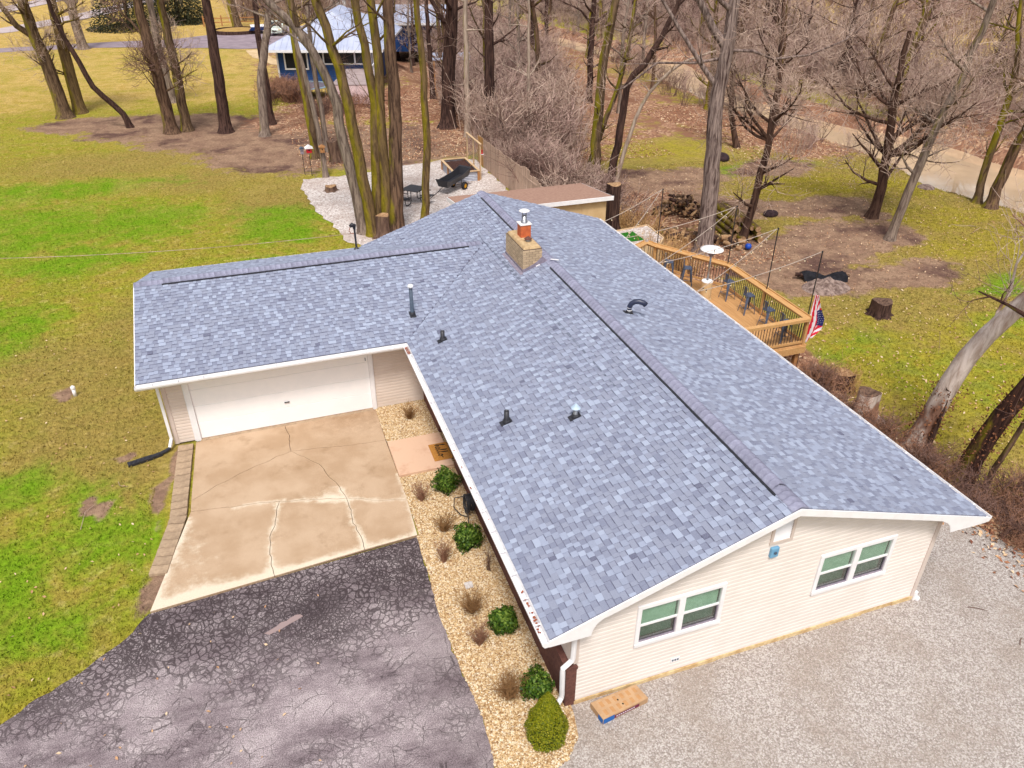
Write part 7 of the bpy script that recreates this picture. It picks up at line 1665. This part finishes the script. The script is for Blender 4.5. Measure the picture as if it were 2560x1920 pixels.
# ================================================================== neighbour's blue house
nh = thing('blue_house', (4,64,0), 'blue clapboard house with pale metal hip roof and grey deck', 'house', rz=0)
u_ = Vector((0.951,-0.309,0)); v_ = Vector((0.309,0.951,0)); O_ = Vector((-0.15,64.3,0))
def H(a, b_, z): return O_+u_*a+v_*b_+Vector((0,0,z))
def hbox(m, a0,a1,b0,b1,z0,z1): return m.hexa([H(a0,b0,z0),H(a1,b0,z0),H(a1,b1,z0),H(a0,b1,z0)],[H(a0,b0,z1),H(a1,b0,z1),H(a1,b1,z1),H(a0,b1,z1)])
m = MB(); hbox(m,0,8.3,0.12,14,-0.2,3.1); wl = m.build('wall', M_BLUEW, nh)
wins = [(0.75,2.55,1.55,2.75),(3.0,5.0,1.95,2.85),(5.35,8.0,1.95,2.85)]
k = 0
while 0.2+k*0.17 < 3.05:
    z = 0.2+k*0.17; k += 1
    for s_, e_ in segs(0.12, 8.18, [(w[0],w[1]) for w in wins if w[2] < z+0.17 and w[3] > z]):
        MB().hexa([H(s_,0.07,z),H(e_,0.07,z),H(e_,0.12,z),H(s_,0.12,z)],[H(s_,0.10,z+0.165),H(e_,0.10,z+0.165),H(e_,0.12,z+0.165),H(s_,0.12,z+0.165)]).build('clapboard', M_BLUEW, wl)
for a in (0.0,8.18): m = MB(); hbox(m,a,a+0.13,0.03,0.14,0,3.0); m.build('corner_board', M_WHITE, wl)
for w in wins:
    m = MB(); t_ = 0.12; hbox(m,w[0]-t_,w[1]+t_,0.0,0.118,w[3],w[3]+t_); hbox(m,w[0]-t_,w[1]+t_,0.0,0.118,w[2]-t_,w[2]); hbox(m,w[0]-t_,w[0],0.0,0.118,w[2],w[3]); hbox(m,w[1],w[1]+t_,0.0,0.118,w[2],w[3]); c_ = (w[0]+w[1])/2; hbox(m,c_-0.06,c_+0.06,0.0,0.118,w[2],w[3]); wo_ = m.build('window', M_WHITE, nh)
    m = MB(); hbox(m,w[0],c_-0.06,0.05,0.06,w[2],w[3]); m.build('pane', M_GLASSD, wo_); m = MB(); hbox(m,c_+0.06,w[1],0.05,0.06,w[2],w[3]); m.build('pane', M_GLASSD, wo_)
# hip roof from standing seam pans
E0,E1,F0,F1,ZE2,ZR2 = -0.9,9.2,-0.9,15,3.1,5.6; RA, RB = (4.2,8.6), (4.2,9.5)
m = MB(); c4 = [H(E0,F0,ZE2),H(E1,F0,ZE2),H(E1,F1,ZE2),H(E0,F1,ZE2)]; r2 = [H(4.15,4.6,ZR2),H(4.15,9.6,ZR2)]
m.add(c4+r2,[(0,1,4),(1,2,5,4),(2,3,5),(3,0,4,5),(3,2,1,0)]); rfo = m.build('roof', M_ROOFM, nh)
def seam(p, q): MB().beam(p, q, 0.03, 0.05).build('roof_seam', M_ROOFM, rfo)
for k in range(1,20):
    a = E0+(E1-E0)*k/20; f = min((a-E0)/(4.15-E0), (E1-a)/(E1-4.15)); P0 = H(a,F0,ZE2+0.02); P1 = H(a,F0+(4.6-F0)*f,ZE2+(ZR2-ZE2)*f+0.02); seam(P0,P1)
for k in range(1,24):
    b_ = F0+(F1-F0)*k/24; f = min((b_-F0)/(4.6-F0), (F1-b_)/(F1-9.6), 1)
    for e, s_ in ((E0,4.15-E0),(E1,4.15-E1)): seam(H(e,b_,ZE2+0.02), H(e+s_*f,b_,ZE2+(ZR2-ZE2)*f+0.02))
m = MB(); hbox(m,E0-0.02,E1+0.02,F0-0.03,F0,ZE2-0.18,ZE2+0.02); m.build('fascia', M_WHITE, rfo); m = MB(); hbox(m,E1,E1+0.03,F0,F1,ZE2-0.18,ZE2+0.02); m.build('fascia', M_WHITE, rfo)
# raised deck with pink skirting
dka = thing('grey_raised_deck', (5,58,0), 'grey raised deck with pink panel skirting below the blue house', 'deck')
for k in range(28):
    b0 = -7.4+k*0.26; MB().hexa([H(5.9,b0,1.5),H(8.8,b0,1.5),H(8.8,b0+0.25,1.5),H(5.9,b0+0.25,1.5)],[H(5.9,b0,1.54),H(8.8,b0,1.54),H(8.8,b0+0.25,1.54),H(5.9,b0+0.25,1.54)]).build('deck_board', M_GREYB, dka)
for k in range(3): MB().hexa([H(5.9+k*0.97,-7.37,0.02),H(6.85+k*0.97,-7.37,0.02),H(6.85+k*0.97,-7.27,0.02),H(5.9+k*0.97,-7.27,0.02)],[H(5.9+k*0.97,-7.37,1.49),H(6.85+k*0.97,-7.37,1.49),H(6.85+k*0.97,-7.27,1.49),H(5.9+k*0.97,-7.27,1.49)]).build('skirt_panel', M_PINK, dka)
for k in range(7): MB().hexa([H(8.7,-7.25+k*0.95,0.02),H(8.8,-7.25+k*0.95,0.02),H(8.8,-6.32+k*0.95,0.02),H(8.7,-6.32+k*0.95,0.02)],[H(8.7,-7.25+k*0.95,1.49),H(8.8,-7.25+k*0.95,1.49),H(8.8,-6.32+k*0.95,1.49),H(8.7,-6.32+k*0.95,1.49)]).build('skirt_panel', M_PINK, dka)
m = MB(); hbox(m,5.88,8.82,-7.45,-7.42,0.0,0.12); m.build('base_board', M_BK_DARK, dka)
m = MB(); hbox(m,8.62,8.77,-0.9,-0.75,1.54,3.0); m.build('porch_post', M_WHITE, dka)
for k in range(9): m = MB(); hbox(m,8.73,8.77,-7.2+k*0.75,-7.16+k*0.75,1.54,2.4); m.build('baluster', M_WHITE, dka)
m = MB(); hbox(m,8.71,8.79,-7.3,-0.8,2.4,2.46); m.build('hand_rail', M_WHITE, dka)
# right wing
wg = thing('blue_garage', (15,83,0), 'long blue outbuilding with pale roof behind the massive dark tree', 'outbuilding')
def W2(a,b_,z): return Vector((11.2,82.2,0))+u_*a+v_*b_+Vector((0,0,z))
m = MB(); m.hexa([W2(0,0,0),W2(8,0,0),W2(8,8,0),W2(0,8,0)],[W2(0,0,2.9),W2(8,0,2.9),W2(8,8,2.9),W2(0,8,2.9)]); m.build('wall', M_BLUEW, wg)
m = MB(); m.prism([W2(-0.5,-0.7,2.75),W2(-0.5,-0.7,2.95),W2(-0.5,4.2,4.3),W2(-0.5,9,2.95),W2(-0.5,9,2.75),W2(-0.5,4.2,4.1)], u_*9); rfo = m.build('roof', M_ROOFM, wg)
m = MB(); m.hexa([W2(-0.52,-0.76,2.72),W2(8.52,-0.76,2.72),W2(8.52,-0.71,2.72),W2(-0.52,-0.71,2.72)],[W2(-0.52,-0.76,2.95),W2(8.52,-0.76,2.95),W2(8.52,-0.71,2.95),W2(-0.52,-0.71,2.95)]); m.build('fascia', M_WHITE, rfo)
m = MB(); m.hexa([W2(5,-0.03,0.1),W2(7.2,-0.03,0.1),W2(7.2,-0.002,0.1),W2(5,-0.002,0.1)],[W2(5,-0.03,2.2),W2(7.2,-0.03,2.2),W2(7.2,-0.002,2.2),W2(5,-0.002,2.2)]); m.build('door', M_GREYB, wg)
# white topped lean-to in the wood
lt = thing('white_lean_to', (15.6,67,0), 'low lean-to with flat white roof among the tree trunks', 'lean-to')
m = MB(); m.hexa([(13.7,65.1,1.42),(17.2,64.3,1.42),(17.9,67.4,1.55),(14.4,68.2,1.55)],[(13.7,65.1,1.5),(17.2,64.3,1.5),(17.9,67.4,1.63),(14.4,68.2,1.63)]); m.build('roof', M_ROOFM, lt)
for a,b_ in ((13.85,65.2),(17.1,64.5),(17.7,67.2),(14.5,68.0)): MB().box(a-0.06,a+0.06,b_-0.06,b_+0.06,hz(a,b_)-0.2,1.45).build('post', M_WOOD2, lt)
# trampoline
tp_ = thing('trampoline', (1.7,59.4,0), 'round dark trampoline with blue rim in front of the blue house', 'trampoline')
m = MB(); m.lathe((1.7,59.4,0.88),[(1.62,0.0),(1.62,0.01),(0,0.012)],36); m.build('jump_mat', pm('trampoline_mat',S(120,112,124),S(104,98,112),3,0.7), tp_)
m = MB(); m.lathe((1.7,59.4,0.86),[(1.6,0.0),(1.9,0.0),(1.92,0.03),(1.9,0.06),(1.6,0.05)],36,cap=False); m.build('rim_pad', pm('trampoline_pad',S(150,172,184),S(132,156,170),3,0.6), tp_)
for k in range(8): a = k*math.pi/4; MB().tube([(1.7+1.8*math.cos(a),59.4+1.8*math.sin(a),0.88),(1.7+1.8*math.cos(a),59.4+1.8*math.sin(a),0.0)],0.025,6).build('leg', M_STEEL, tp_)
# parked car and boat on the lane
cr0 = thing('parked_car', (2.5,100,0.03), 'pale parked car on the lane by the blue house', 'car', rz=0)
cax = Vector((0.25,0.97,0)); csd = Vector((0.97,-0.25,0)); CO = Vector((2.5,100,0.03))
def cp3(l, s_, z): q = CO+cax*l+csd*s_; return (q.x,q.y,CO.z+z)
prof = [(-2.2,0.35),(-2.2,0.75),(-2.0,0.92),(-1.0,1.0),(-0.5,1.45),(0.9,1.5),(1.7,1.02),(2.15,0.95),(2.2,0.4)]
m = MB(); n = len(prof); m.add([cp3(l,-0.85,z) for l,z in prof]+[cp3(l,0.85,z) for l,z in prof],[tuple(range(n-1,-1,-1)),tuple(range(n,2*n))]+[(i,(i+1)%n,n+(i+1)%n,n+i) for i in range(n)]); bd_ = m.build('body', M_CAR, cr0, bevel=0.06)
for (l0,z0,l1,z1) in ((-0.98,1.03,-0.52,1.42),(0.95,1.47,1.65,1.05)): MB().add([cp3(l0-0.01,-0.72,z0+0.02),cp3(l0-0.01,0.72,z0+0.02),cp3(l1-0.01,0.64,z1+0.02),cp3(l1-0.01,-0.64,z1+0.02)],[(0,1,2,3)]).build('windscreen', M_GLASSD, bd_)
for s_ in (-1,1): MB().add([cp3(-0.75,0.862*s_,1.05),cp3(1.4,0.862*s_,1.05),cp3(0.85,0.862*s_,1.4),cp3(-0.45,0.862*s_,1.4)],[(0,1,2,3)]).build('side_window', M_GLASSD, bd_)
for l in (-1.35,1.35):
    for s_ in (-1,1):
        A_w = Vector(cp3(l,0.72*s_,0.32)); B_w = Vector(cp3(l,0.88*s_,0.32)); w_ = MB().tube([A_w,B_w],0.32,16).build('wheel', M_RUBBER, cr0); MB().tube([B_w-(B_w-A_w)*0.05,B_w+(B_w-A_w)*0.05],0.19,12).build('rim', M_STEEL, w_)
for s_ in (-1,1): MB().box(*(lambda c_: (c_[0]-0.16,c_[0]+0.16,c_[1]-0.04,c_[1]+0.04,c_[2]-0.07,c_[2]+0.07))(cp3(-2.2,0.6*s_,0.75))).build('headlight', M_BULB, cr0)
MB().box(*(lambda c_: (c_[0]-0.3,c_[0]+0.3,c_[1]-0.03,c_[1]+0.03,c_[2]-0.08,c_[2]+0.08))(cp3(-2.22,0,0.6))).build('grille', M_BLACK, cr0)
bt = thing('blue_boat', (0.2,101.5,0.03), 'small blue and white boat parked beside the pale car', 'boat')
m = MB(); m.prism([(-1.0,100.4,0.5),(-0.6,100.0,0.9),(1.0,100.2,0.9),(1.0,100.6,0.5)],(0.3,2.4,0)); m.build('hull', pm('blue_hull',S(40,86,160),None,rough=0.4), bt); MB().box(-0.7,1.2,100.3,102.5,0.905,0.97).build('deck_rim', M_WHITE, bt); MB().box(-0.1,0.7,100.9,101.8,0.0,0.5).build('cradle', M_DMET, bt)
# split rail fence, round island, lawn table
sr = thing('split_rail_fence', (-2.9,111.2,0), 'split rail fence running beyond the lane', 'fence')
for k in range(4): MB().box(-6.3+k*2.3-0.09,-6.3+k*2.3+0.09,111.1,111.28,-0.1,1.3).build('post', M_WOOD2, sr)
for z in (0.45,0.95): MB().beam((-6.4,111.2,z),(0.7,111.1,z),0.08,0.12).build('rail', M_WOOD2, sr)
isl = thing('round_planter_island', (-2.4,104,0), 'round island of dry grass edged with dark stone in the lane', 'planter')
m = MB(); m.lathe((-2.3,103.2,0.0),[(3.0,0.0),(3.0,0.42),(2.7,0.44),(2.7,0.3)],36,cap=False); m.build('stone_edge', M_BK_DARK, isl); m = MB(); m.lathe((-2.3,103.2,0.3),[(2.72,0.0),(2.0,0.12),(0,0.16)],30); m.build('dry_grass', pm('island_grass',S(196,160,96),S(170,136,76),2,1.0), isl)
lt2 = thing('lawn_picnic_table', (-22.6,101.8,0), 'dark wooden picnic table on the far lawn', 'picnic table')
MB().box(-23.7,-21.5,101.4,102.2,0.72,0.78).build('table_top', M_BK_DARK, lt2)
for y in (100.9,102.5): MB().box(-23.7,-21.5,y,y+0.25,0.42,0.47).build('bench', M_BK_DARK, lt2)
for x in (-23.4,-21.8): m = MB(); m.beam((x,101.2,0.0),(x,101.65,0.72),0.08,0.06); MB_ = m.build('leg', M_BK_DARK, lt2); m = MB(); m.beam((x,102.4,0.0),(x,101.95,0.72),0.08,0.06); m.build('leg', M_BK_DARK, lt2); MB().box(x-0.04,x+0.04,100.9,102.75,0.36,0.42).build('bearer', M_BK_DARK, lt2)
# far garage roof glimpsed at the top and blue tarp heap
fh = thing('far_grey_house', (14,124,0), 'far grey roofed house beyond the blue house', 'house')
m = MB(); m.box(8,18,120,128,0,3); m.build('wall', M_GREYB, fh); m = MB(); m.prism([(7.5,119.4,2.9),(7.5,124,5),(7.5,128.6,2.9)],(11,0,0)); m.build('roof', pm('far_grey_roof',S(176,166,166),S(160,150,152),1,0.9), fh); m = MB(); m.box(12,14,119.94,119.99,1,2.2); m.build('window', M_WHITE, fh)
bh = thing('blue_tarp_heap', (16.5,104,0), 'blue tarp heap beyond the outbuilding', 'tarp')
for x, s_ in ((15.3,0.7),(18.0,1.0)): m = MB(); m.lathe((x,103.5,-0.05),[(s_*1.2,0),(s_*1.0,0.5),(s_*0.5,0.9),(0,1.0)],12); m.build('heap', M_BLUEP, bh)
# ================================================================== ground cover scatter
def blades(name, n, sampler, label, hmin=0.035, hmax=0.085, wid=0.016, seed=1):
    R = np.random.default_rng(seed); X, Y = sampler(R, n)
    gm_, gs_ = masks(X, Y); keep = (R.random(len(X)) > sst((Y-35)/45)) & (R.random(len(X)) > 0.9*np.clip(gm_[:,0]*1.4-0.2,0,1)) & (R.random(len(X)) > np.clip(gm_[:,1],0,1))
    X, Y, gm_, gs_ = X[keep], Y[keep], gm_[keep], gs_[keep]; n = len(X); Z = hgt(X, Y)
    a = R.random(n)*6.283; h = R.uniform(hmin,hmax,n); w = wid*R.uniform(0.6,1.5,n); l = h*R.uniform(0.1,1.0,n); b_ = R.random(n)*6.283
    dx, dy = np.cos(a)*w, np.sin(a)*w
    V = np.stack([np.column_stack([X-dx,Y-dy,Z-0.005]), np.column_stack([X+dx,Y+dy,Z-0.005]), np.column_stack([X+np.cos(b_)*l,Y+np.sin(b_)*l,Z+h])],1).reshape(-1,3)
    o = np_mesh(name, V, np.arange(3*n).reshape(-1,3), M_GROUND, None, False, {'gm': ('POINT', np.repeat(gm_,3,0)), 'gs': ('POINT', np.repeat(gs_,3,0))})
    tag(o, label, kind='stuff')
def lawnL(R, n):
    X = R.uniform(-30,0,n*2); Y = 2.2+(R.random(n*2)**1.7)*82
    k = ~inpoly(X,Y,ASPH) & ~((X > -7.72)&(X < 1)&(Y < 18.3)&(Y > 4.9)) & ~inpoly(X,Y,YARD) & (Y > 2.3-0.55*(X+11)) ; k &= ~((X > -7.65)&(Y < 18.4))
    return X[k][:n], Y[k][:n]
def lawnR(R, n):
    X = R.uniform(13.2,37,n*2); Y = R.uniform(0.5,36,n*2); k = ~inpoly(X,Y,GRV); return X[k][:n], Y[k][:n]
blades('lawn_grass', 230000, lawnL, 'short green and straw coloured lawn grass', seed=1)
blades('lower_lawn_grass', 110000, lawnR, 'patchy mossy grass of the lower lawn', seed=2, hmin=0.03, hmax=0.08, wid=0.02)
def stones(name, n, poly, smin, smax, mat, label, z0, seed, bias=None):
    R = np.random.default_rng(seed); xs = [p[0] for p in poly]; ys = [p[1] for p in poly]
    X = R.uniform(min(xs),max(xs),n*4); Y = R.uniform(min(ys),max(ys),n*4); k = inpoly(X,Y,poly)
    if bias is not None: k &= bias(X,Y,R)
    X, Y = X[k][:n], Y[k][:n]; n = len(X)
    B = np.array([(1,0,0),(-1,0,0),(0,1,0),(0,-1,0),(0,0,1),(0,0,-1)],float); F = np.array([(0,2,4),(2,1,4),(1,3,4),(3,0,4),(2,0,5),(1,2,5),(3,1,5),(0,3,5)])
    s = R.uniform(smin,smax,n); V = B[None]*s[:,None,None]*R.uniform(0.6,1.2,(n,1,3))*np.array((1,1,0.62))*R.uniform(0.8,1.2,(n,6,1))
    a = R.random(n)*6.283; ca, sa = np.cos(a)[:,None], np.sin(a)[:,None]; V = np.stack([V[...,0]*ca-V[...,1]*sa, V[...,0]*sa+V[...,1]*ca, V[...,2]],-1)
    tl = R.normal(size=n)[:,None]*0.5; V = np.stack([V[...,0], V[...,1]*np.cos(tl)-V[...,2]*np.sin(tl), V[...,1]*np.sin(tl)+V[...,2]*np.cos(tl)],-1)
    V += np.stack([X,Y,hgt(X,Y)+z0+s*0.25],-1)[:,None,:]
    o = np_mesh(name, V.reshape(-1,3), (F[None]+(np.arange(n)*6)[:,None,None]).reshape(-1,3), mat, None, False, {'rnd': ('FACE', np.repeat(R.random(n),8))}); tag(o, label, kind='stuff')
nowalk = lambda X,Y,R: ~((X > -1.66)&(X < -0.1)&(Y > 7.7)&(Y < 9.36)) & (X < -0.12)
stones('bed_pebbles', 34000, BED, 0.011, 0.027, M_PEB, 'tan and white river pebbles filling the planting bed', 0.045, 3, nowalk)
stones('apron_gravel', 52000, GRV, 0.005, 0.0125, M_GRAV, 'pale crushed gravel around the gable end', 0.02, 4, lambda X,Y,R: (Y > -4.2)&(X < 12.5)&(X > -2))
def leaves(name, n, sampler, label, smin, smax, seed, mat=None, zoff=0.03, bright=0.0):
    R = np.random.default_rng(seed); X, Y = sampler(R, n); n = len(X); s = R.uniform(smin,smax,n)[:,None]
    nr = np.column_stack([R.normal(size=n)*0.45,R.normal(size=n)*0.45,np.ones(n)]); nr /= np.linalg.norm(nr,axis=1,keepdims=True)
    t1 = np.cross(nr,R.normal(size=(n,3))); t1 /= np.linalg.norm(t1,axis=1,keepdims=True); t2 = np.cross(nr,t1); P = np.column_stack([X,Y,hgt(X,Y)+zoff+R.random(n)*0.02])
    V = np.stack([P-t1*s, P-t2*s*0.55+nr*s*0.2, P+t1*s, P+t2*s*0.55+nr*s*0.2],1).reshape(-1,3)
    o = np_mesh(name, V, np.arange(4*n).reshape(-1,4), mat or M_DRYLEAF, None, False, {'rnd': ('FACE', np.clip(R.random(n)*(1-bright)+bright,0,1))}); tag(o, label, kind='stuff')
leaves('fallen_leaves_lower_lawn', 7000, lambda R,n: (R.uniform(13,38,n), R.uniform(0,36,n)), 'pale fallen leaves dotted over the lower lawn', 0.03, 0.065, 5, bright=0.45)
leaves('fallen_leaves_lawn', 420, lambda R,n: (lambda X,Y: (X[~((X > -7.7)&(Y > 4.9))],Y[~((X > -7.7)&(Y > 4.9))]))(R.uniform(-14,-4,n), R.uniform(0,20,n)), 'scattered dry leaves on lawn and asphalt', 0.025, 0.05, 6, bright=0.5, zoff=0.045)
leaves('leaf_litter_bank', 6500, lambda R,n: (12.5+R.normal(size=n)*0.75, R.uniform(-3,11.5,n)), 'brown leaf litter heaped along the bank beside the house', 0.04, 0.08, 7)
leaves('leaf_litter_wood', 15000, lambda R,n: (R.uniform(-1,24,n), 38+R.random(n)**1.3*24), 'orange brown leaf litter on the woodland floor', 0.04, 0.08, 8, zoff=0.03)
leaves('leaf_litter_woodpile', 3500, lambda R,n: (R.uniform(11.5,20,n), R.uniform(19.5,31,n)), 'brown leaf litter around the woodpile', 0.04, 0.08, 9)
leaves('leaf_litter_creek', 3500, lambda R,n: (R.uniform(28,37,n), R.uniform(34,52,n)), 'brown leaf litter on the creek bank', 0.06, 0.1, 10)
# clinging brown vine leaves on the leaning trunks
def trunk_leaves(keys, n, seed):
    R = np.random.default_rng(seed); P = []
    for k, r0, z0, z1 in keys:
        r, pts = PATHS[k]; pts = np.array(pts); z = R.uniform(z0,z1,n); a = R.random(n)*6.283; rr = r*(1.0+R.gamma(1.2,0.22,n)*r0)
        P.append(np.column_stack([np.interp(z,pts[:,2],pts[:,0])+rr*np.cos(a), np.interp(z,pts[:,2],pts[:,1])+rr*np.sin(a), z]))
    P = np.concatenate(P); n = len(P); nr = R.normal(size=(n,3)); nr /= np.linalg.norm(nr,axis=1,keepdims=True); t1 = np.cross(nr,R.normal(size=(n,3))); t1 /= np.linalg.norm(t1,axis=1,keepdims=True); t2 = np.cross(nr,t1); s = R.uniform(0.025,0.05,n)[:,None]
    V = np.stack([P-t1*s,P-t2*s*.6,P+t1*s,P+t2*s*.6],1).reshape(-1,3); o = np_mesh('vine_leaves', V, np.arange(4*n).reshape(-1,4), M_VLEAF, None, False, {'rnd': ('FACE', R.random(n))}); tag(o,'dry brown vine leaves clinging to the leaning trunks',kind='stuff')
trunk_leaves([('big37',1.3,-1.0,1.4),('vine38',1.2,-1.0,2.4)], 700, 11)
